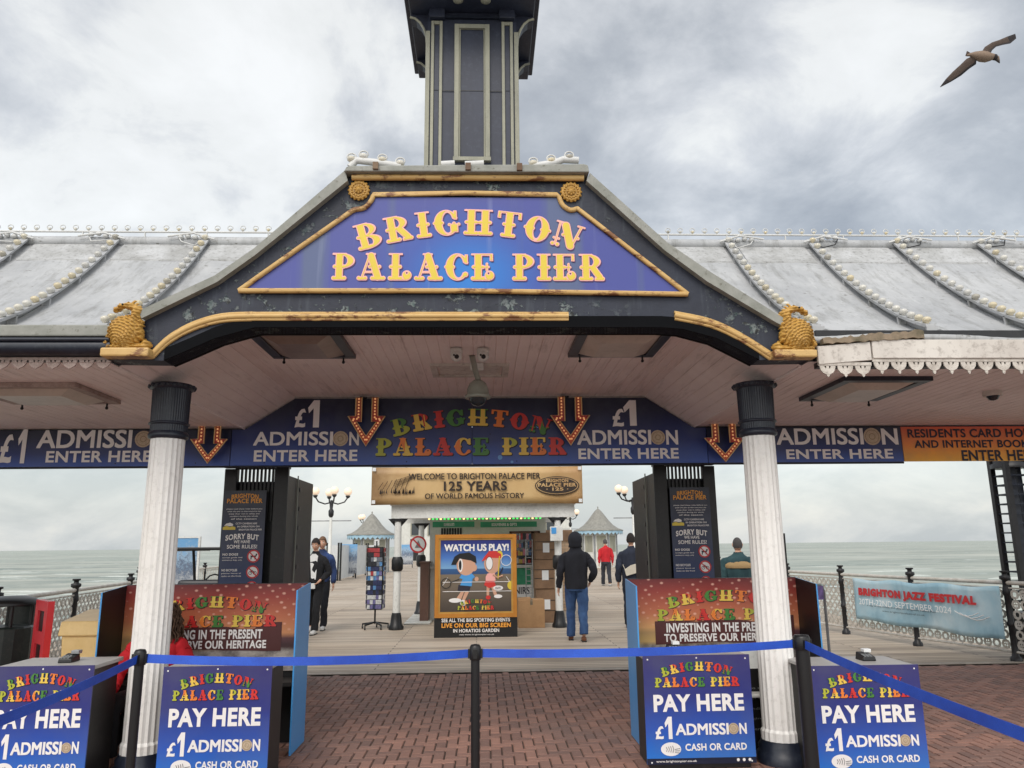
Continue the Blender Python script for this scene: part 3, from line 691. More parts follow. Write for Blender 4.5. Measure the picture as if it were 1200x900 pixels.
for s in (-1,1):
    side='left' if s<0 else 'right'
    o=thing('ridge_lights','row of clear bulbs on a white rail along the %s roof ridge'%side,'light strip',(s*5,RY,zR+.1),'ridge lights')
    m=MB(); m.tube([(s*1.9,RY,zR+.13),(s*9,RY,zR+.13)],.01,6)
    for k in range(12): m.tube([(s*(2+k*.6),RY,zR+.05),(s*(2+k*.6),RY,zR+.135)],.008,5)
    m.build('rail','wirew',o)
    m=MB(); m.tube([(.026*math.cos(a*math.pi/5),0,.024*math.sin(a*math.pi/5)) for a in range(10)],.0045,5,closed=True); g0=m.build('bulb_guard','wirew',None)
    for k in range(54):
        g=g0 if k==0 else bpy.data.objects.new('bulb_guard',g0.data)
        if k: COL.objects.link(g)
        g.parent=o; g.location=Vector((s*(2.0+k*.125),RY,zR+.175))-org(o)
    bulbs(o,[(s*(2.0+k*.125),RY,zR+.140) for k in range(54)])
    for q in o.children:
        if q.name.startswith('bulb') and 'guard' not in q.name: q.scale=(.5,.5,.6)
    # loose white cable bundle dressed over the ridge
    rn=random.Random(4)
    for x in RIB[:6]:
        m=MB()
        for j in range(4): m.ball((s*(x+.02+j*.07),RY-.05,zR+.07+rn.uniform(-.02,.02)),.026,7,5,(1.2,1,.8))
        m.tube([(s*(x-.1),RY-.06,zR+.03),(s*(x+.1),RY-.07,zR+.09),(s*(x+.35),RY-.06,zR+.06)],.010,6)
        m.build('sealed_joint','wirew',o)
# small bulbs on the gable top
o=thing('gable_top_lights','bulbs and conduit along the flat top of the gable','light strip',(0,YF,4.4))
yc=YF-.05; cp=lambda a,b:(Y(a,b,yc)[0],yc,Y(a,b,yc)[1])
for ps in ([(410,196),(418,188),(437,190),(470,195)],[(625,195),(650,191),(660,187),(678,188)],[(517,193),(533,192)],[(545,193),(567,192)]):
    m=MB(); m.tube([cp(*q) for q in ps],.027,7); m.build('conduit','wirew',o)
gp=[cp(412,186),cp(426,183),cp(448,187),cp(469,191),cp(625,191),cp(646,188),cp(667,184)]
for x,y_,z in gp: m=MB(); m.tube([(x+.034*math.cos(a*math.pi/5),y_,z+.015+.028*math.sin(a*math.pi/5)) for a in range(10)],.0065,5,closed=True); m.build('bulb_guard','wirew',o)
bulbs(o,[(x,y_,z-.035) for x,y_,z in gp])
m=MB(); 
for x in (-.66,0.02,.4):
    m=MB(); m.box(x-.02,x+.02,YF-.11,YF-.085,4.315,4.37); m.build('clamp','rustg',o)
# ---------------- clock tower ----------------
tw=thing('clock_tower','square navy tower with cream mouldings rising behind the gable top','tower',(0.013,7.9,4.4))
cx=.013; yF=7.4; yB=8.4
m=MB(); m.box(cx-.49,cx+.49,yF,yB,4.3,7.4); m.build('tower_wall','navy',tw)
def wx(p,py=150): return Y(p,py,yF)[0]
def strip(x0,x1,z0,z1,d,name,mat): m=MB(); m.box(x0,x1,yF-d,yF+.0005,z0,z1); return m.build(name,mat,tw,.004)
ztop=Y(550,27,yF)[1]
for s in (-1,1):
    X=lambda p:(wx(p)-cx) if s<0 else -(wx(p)-cx)
    e0,e1=cx+s*.508,cx+s*.462
    strip(min(e0,e1),max(e0,e1),4.3,ztop-.12,.022,'corner_bead','cream')
    f0=.448;f1=.325; z1=Y(500,26,yF)[1]
    for a,b in ((f0,f0-.032),(f1+.032,f1)):
        strip(*sorted((cx+s*a,cx+s*b)),4.3,z1,.03,'pilaster_moulding','cream')
    strip(*sorted((cx+s*(f0-.032),cx+s*(f1+.032))),z1-.04,z1,.028,'pilaster_moulding','cream')
    strip(*sorted((cx+s*(f0-.033),cx+s*(f1+.033))),4.3,z1-.041,.012,'pilaster_panel','navy')
    # capital block
    m=MB(); m.box(*sorted((cx+s*.47,cx+s*.30)),yF-.07,yF+.01,z1+.02,z1+.16); m.box(*sorted((cx+s*.49,cx+s*.28)),yF-.09,yF+.01,z1+.16,z1+.21); m.build('pilaster_capital','navy',tw,.006)
    m=MB()
    for k in range(4): m.box(cx+s*.385-.06+k*.04-.009,cx+s*.385-.06+k*.04+.009,yF-.075,yF-.0,z1+.22,7.4)
    m.build('fluted_block','cream',tw)
zp0=Y(550,186,yF)[1]; zp1=Y(550,31,yF)[1]
a,b=.192,.128
for s in (-1,1): strip(*sorted((cx+s*a,cx+s*(a-.05))),zp0,zp1,.045,'panel_moulding','cream')
strip(cx-a+.05,cx+a-.05,zp1-.05,zp1,.044,'panel_moulding','cream'); strip(cx-a-.01,cx+a+.01,zp0-.045,zp0,.05,'panel_moulding','cream')
for s in (-1,1): strip(*sorted((cx+s*(a-.051),cx+s*(a-.066))),zp0,zp1-.051,.028,'inner_bead','cream')
m=MB(); m.box(cx-.14,cx+.14,yF-.008,yF-.0005,zp0,zp1-.05); m.build('recessed_panel','navy',tw)
m=MB(); m.box(cx-.49,cx+.49,yF-.012,yF-.009,Y(550,107,yF)[1]-.004,Y(550,107,yF)[1]+.004); m.build('panel_joint','black',tw)
# overhanging eaves with curved brackets
m=MB(); m.box(cx-.69,cx+.69,yF-.55,yB+.22,7.4,7.5); m.box(cx-.75,cx+.75,yF-.62,yB+.28,7.5,7.62); m.box(cx-.55,cx+.55,yF-.1,yB+.1,7.62,9.2); m.build('eaves_cornice','navy',tw,.01)
for s in (-1,1):
    for yy in (yF+.1,yB-.1):
        m=MB(); pts=[(cx+s*.49,7.4),(cx+s*.68,7.4),(cx+s*.68,7.34)]+[(cx+s*(.49+.19*(1-math.cos(t*math.pi/10))),7.0+.34*math.sin(t*math.pi/10)) for t in range(5,-1,-1)]
        m.prism(pts,yy-.06,yy+.06); m.build('bracket','navy',tw)
        m=MB(); m.tube([(cx+s*(.5+.19*(1-math.cos(t*math.pi/10))),yy-.07,7.02+.34*math.sin(t*math.pi/10)) for t in range(6)],.014,6); m.build('bracket_bead','cream',tw)
for xx in (-.15,.15):
    m=MB(); m.lathe([(.055,0),(.055,-.02),(.03,-.03),(.02,-.04)][::-1],(cx+xx,yF-.22,7.4),14); m.build('rosette','cream',tw)
m=MB(); m.box(cx-.3,cx+.3,yF-.035,yF+.01,ztop-.12+.16,ztop-.12+.19); m.build('frieze_bead','navyd',tw)
# ---------------- header signs under the ceiling ----------------
YS=8.3
def U(a,b,y=YS): return Y(a,b,y)
def tx(mb,s,x0,y0,x1,y1,yy,off=.028,arc=0):
    """text in a pixel-measured rectangle of the plane y=yy"""
    a=Y(x0,y1,yy); b=Y(x1,y0,yy); text(mb,s,a[0],b[0],a[1],b[1],yy,off,arc)
def coin(mb,x,y,r,yy):
    c=Y(x,y,yy); e=Y(x+r,y,yy); rr=e[0]-c[0]; k=mb.k
    disc(mb,c[0],c[1],rr,yy,24); 
    for q in (.8,.55): ringd(mb,c[0],c[1],rr*q-.003,rr*q,yy-.001,20)
def admission(mb,xA,xB,xc,xn0,xn1,y0,y1,e0,e1,ey0,ey1,yy,rc):
    mb.k=0; tx(mb,'ADMISSI',xA,y0,xB,y1,yy); tx(mb,'N',xn0,y0,xn1,y1,yy); tx(mb,'ENTER HERE',e0,ey0,e1,ey1,yy)
    mb.k=1; c=Y(xc,(y0+y1)/2,yy); e=Y(xc+rc,(y0+y1)/2,yy); disc(mb,c[0],c[1],e[0]-c[0],yy,24)
    mb.k=2; ringd(mb,c[0],c[1],(e[0]-c[0])*.74,(e[0]-c[0])*.8,yy-.001,20); ringd(mb,c[0],c[1],(e[0]-c[0])*.3,(e[0]-c[0])*.38,yy-.001,14)
M['coin2']=plain('coin_line',lin((150,128,104)),.5)
zb=2.475
bs=thing('header_sign','long blue header sign lettered ADMISSION ENTER HERE with coloured pier logo in its raised middle','sign',(0,YS,2.5))
xo=Y(1057,520,YS)[0]
def sgpanel(xs_,zt,name='sign_panel'):
    m=MB(); m.prism(xs_,YS,YS+.02); return m.build(name,'blue_s',bs)
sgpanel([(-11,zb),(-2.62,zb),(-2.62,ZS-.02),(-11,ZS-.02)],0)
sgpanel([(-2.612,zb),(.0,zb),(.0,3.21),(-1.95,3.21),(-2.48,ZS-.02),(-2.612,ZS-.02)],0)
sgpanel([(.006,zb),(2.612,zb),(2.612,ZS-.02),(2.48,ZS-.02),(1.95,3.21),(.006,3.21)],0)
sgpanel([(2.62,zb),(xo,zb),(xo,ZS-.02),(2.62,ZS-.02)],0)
e=YS-.004
def LB(m): m.build('lettering',['letw','coin','coin2'],bs); return MB()
m=MB(); m.k=0; tx(m,'£',-2,509,17,543,e); tx(m,'1',18,503,33,543,e)
admission(m,43,155,168,181,196,504,525,53,178,528,542,e,10)
m=LB(m)
m.k=0; tx(m,'£',345,479,359,501,e); tx(m,'1',360,469,375,501,e)
admission(m,297,390,399,409,421,506,522,297,419,527,541,e,9)
m=LB(m); m.k=0; tx(m,'£',718,479,731,500,e); tx(m,'1',731,469,745,499,e)
admission(m,677,762,771,781,794,504,521,678,795,525,538,e,8.5)
m=LB(m); m.k=0; tx(m,'£',872,508,884,538,e); tx(m,'1',885,500,899,538,e)
admission(m,911,1010,1022,1034,1051,502,521,922,1046,526,538,e,10)
m.build('lettering',['letw','coin','coin2'],bs)
m=MB(); rn=random.Random(1)
for k in range(20): disc(m,rn.uniform(-4,3.6),zb+.03+rn.choice((0,.3)),.007,YS-.003,8)
m.build('screw_heads','black',bs)
m=MB(); m.tube([(-11,YS+.01,zb-.012),(xo,YS+.01,zb-.012)],.012,6); m.build('bottom_trim','navyd',bs)
a=Y(440,534,e);b=Y(663,479,e); logo(bs,a[0],b[0],a[1],b[1],YS-.004,True,28)
M['spark']=plain('print_spark',lin((110,160,220)),.5)
m=MB()
for p_,q_,r_ in ((586,536,.026),(600,543,.016),(606,490,.02),(630,500,.014),(634,492,.01)): c_=Y(p_,q_,YS); disc(m,c_[0],max(c_[1],zb+.02),r_,YS-.0035,12)
m.build('printed_sparks','spark',bs)
osn=thing('residents_sign','orange header sign reading RESIDENTS CARD HOLDERS AND INTERNET BOOKINGS ENTER HERE','sign',(xo+1,YS,2.5))
m=MB(); m.box(xo+.006,xo+2.1,YS-.001,YS+.02,zb,ZS-.02); m.build('sign_panel','orange_s',osn)
m=MB(); tx(m,'RESIDENTS CARD HOLDERS',1064,502,1237,513,e-.002); tx(m,'AND INTERNET BOOKINGS',1072,515,1233,525,e-.002); tx(m,'ENTER HERE',1128,527,1216,540,e-.002); m.build('lettering','letn',osn)
# beam over the signs
m=MB(); m.box(-11,-2.5,YS+.03,YS+.16,zb+.02,ZS-.003); m.box(2.5,11,YS+.03,YS+.16,zb+.02,ZS-.003); m.box(-2.5,2.5,YS+.03,YS+.16,zb+.02,ZS); m.build('rear_beam','navyd',can)
# arrows
M['arrowr']=gradm('arrow_red_face',[(0,lin((206,92,50))),(.6,lin((180,52,46))),(1,lin((190,110,70)))],.4,'Z'); M['arrowe']=plain('arrow_cream_edge',lin((232,196,140)),.4)
def arrow(x0,x1,y0,y1,lab,first=[None]):
    yy=YS-.12; a=Y(x0,y1,yy); b=Y(x1,y0,yy); w=b[0]-a[0]; h=b[1]-a[1]; cx_=(a[0]+b[0])/2; zt_=b[1]
    o=thing('arrow_sign',lab,'arrow',(cx_,yy,zt_),'light bulb arrows on the header sign')
    hs=h*.42
    ou=[(-.3*w,0),(-.3*w,-hs*.92),(-.5*w,-hs*.92),(0,-h),(.5*w,-hs*.92),(.3*w,-hs*.92),(.3*w,0)]
    inn=[(-.14*w,0),(-.14*w,-hs*1.2),(-.27*w,-hs*1.2),(0,-h*.80),(.27*w,-hs*1.2),(.14*w,-hs*1.2),(.14*w,0)]
    P=lambda p,y:(cx_+p[0],y,zt_+p[1])
    m=MB()
    for i in range(6):
        q=[ou[i],ou[i+1],inn[i+1],inn[i]]; m.prism([(cx_+u,zt_+v) for u,v in q],yy-.012,yy+.012)
    m.build('band','arrowr',o)
    m=MB(); m.tube([P(p,yy-.014) for p in ou],.008,5); m.tube([P(p,yy-.014) for p in inn],.007,5); m.build('edging','arrowe',o)
    mid=[((u+s_)/2,(v+t_)/2) for (u,v),(s_,t_) in zip(ou,inn)]; pts=[]
    for i in range(6):
        L=math.hypot(mid[i+1][0]-mid[i][0],mid[i+1][1]-mid[i][1]); n=max(1,round(L/.035))
        for k in range(n): t_=(k+.5)/n; pts.append((mid[i][0]+(mid[i+1][0]-mid[i][0])*t_,mid[i][1]+(mid[i+1][1]-mid[i][1])*t_))
    for p in pts:
        if arrow.me is None:
            q=MB(); q.ball((0,0,0),.0105,8,6); ob=q.build('bulb','bulbo',None); ob.parent=o; arrow.me=ob.data
        else: ob=bpy.data.objects.new('bulb',arrow.me); COL.objects.link(ob); ob.parent=o
        ob.location=Vector(P(p,yy-.018))-org(o)
    m=MB(); m.tube([P((-.22*w,-.02),yy+.01),P((-.22*w,.0),YS-.001)],.006,5); m.tube([P((.22*w,-.02),yy+.01),P((.22*w,.0),YS-.001)],.006,5); m.box(cx_-.2*w,cx_-.02*w,yy-.01,yy+.05,zt_-.005,zt_+.012); m.build('bracket','black',o)
arrow.me=None
arrow(222,268,497,543,'short arrow of bulbs beside the left white column')
arrow(407,452,466,523,'tall arrow of bulbs just left of the coloured pier logo'); arrow(646,690,465,522,'tall arrow of bulbs just right of the coloured pier logo')
arrow(827,870,496,541,'short arrow of bulbs beside the right white column')
# ceiling lights
M['diff']=worn('old_diffuser',lin((150,134,124)),lin((126,110,100)),rough=.3,damt=.3)
M['diffp']=worn('pale_diffuser',lin((204,192,180)),lin((184,172,160)),rough=.35,damt=.2)
def clight(xa,xb,ya,yb,z,frame_m,diff,lab,tilt=0):
    o=thing('ceiling_light',lab,'light',((xa+xb)/2,(ya+yb)/2,z),'ceiling lights under the canopy'); 
    m=MB(); w=.08
    m.box(xa,xb,ya,ya+w,z-.035,z+.002); m.box(xa,xb,yb-w,yb,z-.035,z+.002); m.box(xa,xa+w,ya+w,yb-w,z-.035,z+.002); m.box(xb-w,xb,ya+w,yb-w,z-.035,z+.002); m.build('frame',frame_m,o,.004)
    m=MB(); xa+=w;xb-=w;ya+=w;yb-=w; d=.055; r=.12
    vs=[(xa,ya,z-.02),(xb,ya,z-.02),(xb,yb,z-.02),(xa,yb,z-.02),(xa+r,ya+r*.8,z-d-.02),(xb-r,ya+r*.8,z-d-.02),(xb-r,yb-r*.8,z-d-.02),(xa+r,yb-r*.8,z-d-.02)]
    m.add(vs,[(7,6,5,4),(0,4,5,1),(1,5,6,2),(2,6,7,3),(3,7,4,0)],smooth=False)
    m.build('diffuser',diff,o)
    m=MB()
    for q in (xa+.02,xb-.02): m.tube([(q,yb+w*.5,z-.03),(q,yb+w*.5,z-.07)],.008,6); m.ball((q,yb+w*.5,z-.075),.014,7,5)
    m.build('catches','black',o)
zc=3.232
def cl_px(c,z,fm,dm,lab):
    g=[G(*p,z) for p in c]; xa=(g[0][0]+g[3][0])/2; xb=(g[1][0]+g[2][0])/2; ya=(g[0][1]+g[1][1])/2; yb=(g[2][1]+g[3][1])/2; clight(xa,xb,ya,yb,z,fm,dm,lab)
cl_px([(288,385),(396,385),(418,416),(320,416)],zc,'navyd','diff','square ceiling light with navy frame left of the grey dome camera')
cl_px([(677,385),(790,384),(766,414),(666,415)],zc,'navyd','diffp','square ceiling light with navy frame right of the grey dome camera')
cl_px([(-60,447),(92,449),(141,469),(20,470)],ZS-.002,'lacep','diffp','pink framed ceiling light left of the left column')
cl_px([(987,441),(1083,441),(1036,466),(938,466)],ZS-.002,'navyd','diffp','dark framed ceiling light right of the right column')
# cctv
def cctv_small(pxx,pyy,lab):
    x,z=Y(pxx,pyy,6.2); o=thing('dome_camera',lab,'camera',(x,6.2,3.232),'small white dome cameras')
    m=MB(); m.lathe([(.02,.0),(.05,-.005),(.052,-.04),(.046,-.05)][::-1],(x,6.2,3.232),16); m.build('mount','white',o)
    m=MB(); m.ball((x,6.19,3.165),.052,14,10); m.build('housing','white',o)
    m=MB(); m.ball((x+.004,6.145,3.145),.02,8,6); m.ball((x-.018,6.146,3.16),.010,8,6); m.build('lens','black',o)
cctv_small(535,403,'small white eyeball camera on the vault ceiling, left of the grey camera arm'); cctv_small(566,403,'small white eyeball camera on the vault ceiling, right of the grey camera arm')
x,_=Y(560,445,6.6); o=thing('dome_camera','large grey dome camera hanging on a bent arm under the vault','camera',(x,6.6,3.232))
M['camg']=plain('camera_grey',lin((140,142,132)),.4)
m=MB(); m.box(x-.07,x+.05,6.72,6.78,3.17,3.234); m.build('wall_box','white',o,.008)
m=MB(); m.tube([(x-.05,6.45,3.23),(x-.035,6.5,3.17),(x-.02,6.56,3.11),(x,6.6,3.06),(x,6.6,2.99)],.026,8); m.build('arm','camg',o)
m=MB(); m.lathe([(.105,-.105),(.115,-.10),(.112,-.075),(.098,-.07),(.095,-.02),(.075,.03),(.04,.06),(.02,.062)],(x,6.6,2.98),20); m.build('hood','camg',o)
m=MB(); m.lathe([(.004,-.175),(.045,-.165),(.07,-.14),(.082,-.10)],(x,6.6,2.98),18); m.build('dome','glass',o)
o=thing('ceiling_hatch','pale square access hatch in the vault ceiling behind the grey camera','hatch',(x,7.1,3.23)); g0=G(508,441,zc);g1=G(592,461,zc)
m=MB(); xa,xb=g0[0],g1[0]-.0; ya,yb=6.75,7.25
m.box(xa,xb,ya,ya+.06,zc-.02,zc+.002); m.box(xa,xb,yb-.06,yb,zc-.02,zc+.002); m.box(xa,xa+.06,ya+.06,yb-.06,zc-.02,zc+.002); m.box(xb-.06,xb,ya+.06,yb-.06,zc-.02,zc+.002); m.build('frame','fascia',o)
m=MB(); m.box(xa+.08,xb-.08,ya+.08,yb-.08,zc-.012,zc+.002); m.build('door','fascia',o)
x,y=G(1163,461,ZS-.02); o=thing('dome_camera','small dome camera on the ceiling far right, with a dark half globe','camera',(x,y,ZS))
m=MB(); m.lathe([(.075,-.045),(.08,-.03),(.07,0)],(x,y,ZS),16); m.build('housing','fascia',o); m=MB(); m.lathe([(.003,-.085),(.035,-.078),(.055,-.045)],(x,y,ZS),14); m.build('dome','glass',o)
# ---------------- pay boards on podiums ----------------
M['podb']=worn('podium_black',lin((28,27,27)),lin((40,38,38)),rough=.5,damt=.15); M['podt']=plain('podium_top_grey',lin((168,166,164)),.5); M['foot']=plain('board_footer',lin((18,26,52)),.4)
def payboard(x0,x1,yf,z0,z1,lab,depth=.42,footer=True,shear=0):
    o=thing('pay_podium',lab,'podium',((x0+x1)/2,yf+.2,0),'ticket podiums with PAY HERE boards'); w=x1-x0;h=z1-z0
    m=MB(); m.box(x0+.02,x1-.02,yf+.02,yf+depth,0,z1-.03); m.build('podium_body','podb',o,.006)
    m=MB(); m.box(x0,x1,yf+.0,yf+depth+.03,z1-.028,z1+.0); m.build('podium_top','podt',o,.004)
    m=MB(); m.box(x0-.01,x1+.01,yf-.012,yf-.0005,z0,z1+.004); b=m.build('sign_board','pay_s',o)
    y=yf-.0145
    P=lambda u,v:(x0+w*u,z1-h*v)
    def T(mb,s,u0,v0,u1,v1,off=.03): a=P(u0,v1);c=P(u1,v0); text(mb,s,a[0],c[0],a[1],c[1],y,off)
    m=MB(); m.k=0
    T(m,'PAY HERE',.07,.36,.93,.52,.04); T(m,'£',.075,.65,.155,.77); T(m,'1',.165,.565,.235,.77,.04); T(m,'ADMISSI',.27,.635,.765,.735,.035); T(m,'N',.87,.635,.94,.735,.035)
    T(m,'CASH OR CARD',.35,.815,.93,.88,.03)
    c=P(.215,.862); disc(m,c[0],c[1],.095*w,y+.001,22,.062*h)
    m.k=1; c2=P(.815,.685); disc(m,c2[0],c2[1],.05*w,y,22)
    m.k=3
    for k in range(4): m.tube([(c[0]-.045*w+k*.02*w,y-.001,c[1]-.02*h-.004*k*h),(c[0]-.035*w+k*.02*w,y-.001,c[1]),(c[0]-.045*w+k*.02*w,y-.001,c[1]+.02*h+.004*k*h)],.0016,4)
    for k in range(3): m.tube([(c[0]+.035*w,y-.001,c[1]-.03*h+.014*h*k),(c[0]+.085*w,y-.001,c[1]-.035*h+.02*h*k)],.0016,4)
    m.k=2; ringd(m,c2[0],c2[1],.036*w,.040*w,y-.001,20); ringd(m,c2[0],c2[1],.016*w,.019*w,y-.001,14)
    m.build('lettering',['letw','coin','coin2','letn'],b)
    ww=P(.09,.29);w2=P(.9,.055); logo(b,ww[0],w2[0],ww[1],w2[1],y,True,26)
    if footer:
        m=MB(); a=P(0,1);c=P(1,.945); m.box(a[0]-.01,c[0]+.01,yf-.0155,yf-.0125,a[1],c[1]); m.build('footer','foot',b)
        m=MB(); y=yf-.017; T(m,'www.brightonpier.co.uk',.07,.96,.45,.985,.01)
        for q in (.84,.895,.95): c=P(q,.968); disc(m,c[0],c[1],.011,y,12)
        m.build('footer_lettering','letw',b)
    m=MB()
    for u,v in ((.03,.03),(.5,.02),(.97,.03),(.03,.98),(.97,.98)): c=P(u,v); m.lathe([(.007,0),(.004,.003)],(0,0,0),8) if False else disc(m,c[0],c[1],.006,yf-.016,10)
    m.build('screw_caps','paper',b)
    return o
def reader(x,y,z,lab,white=False):
    o=thing('card_reader',lab,'card reader',(x,y,z)); 
    m=MB(); m.add([(x-.05,y-.06,z),(x+.05,y-.06,z),(x+.05,y+.07,z),(x-.05,y+.07,z),(x-.045,y-.055,z+.03),(x+.045,y-.055,z+.03),(x+.045,y+.065,z+.055),(x-.045,y+.065,z+.055)],[(0,3,2,1),(4,5,6,7),(0,1,5,4),(1,2,6,5),(2,3,7,6),(3,0,4,7)],smooth=False); m.build('reader_body','blackp',o,.008)
    m=MB(); m.box(x+.0,x+.055,y+.02,y+.075,z+.05,z+.075); m.build('receipt_cover','paper' if white else 'grey',o,.004)
    m=MB()
    for a in range(3):
        for b in range(3): m.box(x-.035+a*.022,x-.02+a*.022,y-.05+b*.02,y-.036+b*.02,z+.03+b*.004,z+.037+b*.004)
    m.build('keys','grey',o)
# middle-left board, in front of the left booth
a=Y(184,914,5.65);b=Y(318,780,5.65); payboard(a[0],b[0],5.65,.05,b[1],'PAY HERE podium just right of the left white column'); 
a=Y(755,896,5.9);b=Y(885,767,5.9); payboard(Y(757,830,5.9)[0],Y(880,830,5.9)[0],5.9,a[1],b[1],'PAY HERE podium left of the right white column, web address on its foot')
zr=b[1]
a=Y(-22,914,5.65);b=Y(110,780,5.65); payboard(a[0],b[0],5.65,.05,b[1],'PAY HERE podium at the left picture edge'); zl=b[1]
a=Y(960,914,5.55);b=Y(1073,779,5.55); payboard(a[0],b[0],5.55,.03,b[1],'PAY HERE podium right of the right white column'); z3r=b[1]
g=G(97,771,zl); reader(g[0],5.85,zl,'card reader lying on the podium at the left edge')
g=G(1000,769,z3r); reader(g[0],5.8,z3r,'card reader on the podium right of the right column',True)
g=G(785,757,zr+.03); reader(g[0],6.1,zr,'card reader on the podium left of the right column',True)
# ---------------- ticket booths ----------------
def sunset():
    t=NT('sunset_print'); tc=t.n('ShaderNodeTexCoord'); sp=t.n('ShaderNodeSeparateXYZ'); t.l(tc.outputs['Generated'],sp.inputs[0])
    c=t.ramp(sp.outputs['Z'],[(0,lin((96,70,60))),(.3,lin((66,42,46))),(.37,lin((92,56,62))),(.43,lin((204,140,96))),(.62,lin((190,108,76))),(.85,lin((150,58,50))),(1,lin((104,34,38)))])
    mp=t.n('ShaderNodeMapping'); mp.inputs['Location'].default_value=(-.28,0,-.52); mp.inputs['Scale'].default_value=(2.2,0,2.6); t.l(tc.outputs['Generated'],mp.inputs[0]); g=t.n('ShaderNodeTexGradient',gradient_type='SPHERICAL'); t.l(mp.outputs[0],g.inputs[0])
    c=t.mix(t.ramp(g.outputs['Fac'],[(0,0.0),(1,.8)]),c,lin((246,204,130)))
    v=t.n('ShaderNodeTexVoronoi'); v.inputs['Scale'].default_value=1; v.inputs['Randomness'].default_value=.25; mp2=t.n('ShaderNodeMapping'); mp2.inputs['Scale'].default_value=(19,0,13); mp2.inputs['Rotation'].default_value=(0,.5,0); t.l(tc.outputs['Generated'],mp2.inputs[0]); t.l(mp2.outputs[0],v.inputs['Vector'])
    dots=t.ramp(v.outputs['Distance'],[(.10,1.0),(.24,0.0)]); msk=t.ramp(sp.outputs['Z'],[(.42,0.0),(.5,.65)])
    ml=t.n('ShaderNodeMath',operation='MULTIPLY'); t.l(dots,ml.inputs[0]); t.l(msk,ml.inputs[1]); c=t.mix(ml.outputs[0],c,lin((240,190,170)))
    n=t.noise(5,5,.7); lowm=t.ramp(sp.outputs['Z'],[(.22,1.0),(.27,0.0)]); c2=t.ramp(n,[(.4,lin((90,84,84))),(.6,lin((176,168,162)))]); c=t.mix(lowm,c,c2)
    t.col(c).rough(.4); return t.m
M['sunset']=sunset(); M['caps']=plain('caption_brown',lin((84,38,38)),.5,var=.25,sc_=3)
def booth(s,lab):
    o=thing('ticket_booth',lab,'ticket booth',(s*2.3,6.7,0),'three sided ticket booths')
    xi=s*1.385; xo_=Y(118,700,6.45)[0] if s<0 else Y(959,700,6.45)[0]; y0,y1=6.45,6.92; H=1.30
    for x,nm in ((xi,'side_panel'),(xo_,'side_panel')):
        d=.012*s if x==xi else -.012*s
        m=MB(); vs=[]
        m.add([(x,y0,0.01),(x,y1,.01),(x,y1,H),(x,y0,H-.04),(x+d,y0,.01),(x+d,y1,.01),(x+d,y1,H),(x+d,y0,H-.04)],[(0,1,2,3),(4,7,6,5),(0,3,7,4),(3,2,6,7),(1,5,6,2),(0,4,5,1)],[0,1,0,0,0,0],smooth=False)
        m.build(nm,['bluev','blackp'],o)
    m=MB(); m.box(min(xi,xo_)+.013,max(xi,xo_)-.013,y1-.04,y1,.01,H); m.build('back_panel','blackp',o)
    pb=MB(); pb.box(min(xi,xo_)+.014,max(xi,xo_)-.014,y1-.056,y1-.041,.58,H-.003); pn=pb.build('printed_panel','sunset',o)
    y=y1-.058
    lx=(lambda p:Y(p+(0 if s>0 else -596),700,y)[0])
    m=MB(); m.k=0; zA=Y(800,728,y)[1]; zB=Y(800,754,y)[1]; rn=random.Random(2)
    X0,X1=lx(766),lx(928); n=10; top=[(X1-(X1-X0)*k/n,zA+rn.uniform(-.012,.012)+(.03 if k<2 else 0)) for k in range(n+1)]; bt=[(X0+(X1-X0)*k/n,zB+rn.uniform(-.01,.01)) for k in range(n+1)]
    m.prism(bt+top,y-.002,y+.0005); m.k=1
    a=Y(800,741,y)[1];b=Y(800,730,y)[1]; text(m,'INVESTING IN THE PRESENT',lx(779),lx(906),a,b,y-.005,.035)
    a=Y(800,752,y)[1];b=Y(800,742.5,y)[1]; text(m,'TO PRESERVE OUR HERITAGE',lx(776),lx(911),a,b,y-.005,.035)
    m.build('caption',['caps','letw'],pn)
    logo(pn,lx(769),lx(922),Y(800,727,y)[1],Y(800,692,y)[1],y-.003,True,26)
    # inside counter shelf
    m=MB(); m.box(min(xi,xo_)+.03,max(xi,xo_)-.03,y1-.34,y1-.06,.50,.53); m.build('shelf','podb',o)
booth(-1,'blue sided ticket booth with red sunset panel behind the left column')
booth(1,'blue sided ticket booth with red sunset panel behind the right column')
# folding chair and black text board in the right booth
x=Y(886,790,6.5)[0]; o=thing('folding_chair','white chair in the right booth, half hidden behind the fluted column','chair',(x,6.5,0))
m=MB(); m.prism([(x-.19,.42),(x+.19,.42),(x+.19,.45),(x-.19,.45)],6.2,6.6); m.build('seat','white',o,.01)
m=MB(); m.prism([(x-.18,.48),(x+.18,.48),(x+.16,.77),(x-.16,.77)],6.58,6.6); m.build('backrest','white',o,.01)
for a in (-.18,.18):
    for b,c in ((6.22,6.22),(6.6,6.6)):
        m=MB(); m.tube([(x+a,b,0),(x+a,c,.43 if b<6.5 else .76)],.011,6); m.build('leg','white',o)
for a in (-.2,.2): m=MB(); m.tube([(x+a,6.59,.66),(x+a,6.45,.67),(x+a,6.27,.64),(x+a,6.22,.43)],.011,7); m.build('armrest','white',o)
x=Y(888,820,6.12)[0]; o=thing('terms_board','black board with small grey print standing behind the right column','sign',(x,6.12,0))
m=MB(); m.box(x-.17,x+.2,6.3,6.32,.02,.62); m.build('board','blackp',o)
m=MB()
for k,s_ in enumerate(['to be','agree to the','terms of entry','and conditions','or original','rules here']): text(m,s_,x-.13,x-.13+.022*len(s_),.54-k*.075,.56-k*.075,6.298,.01)
m.build('lettering','grey',o)
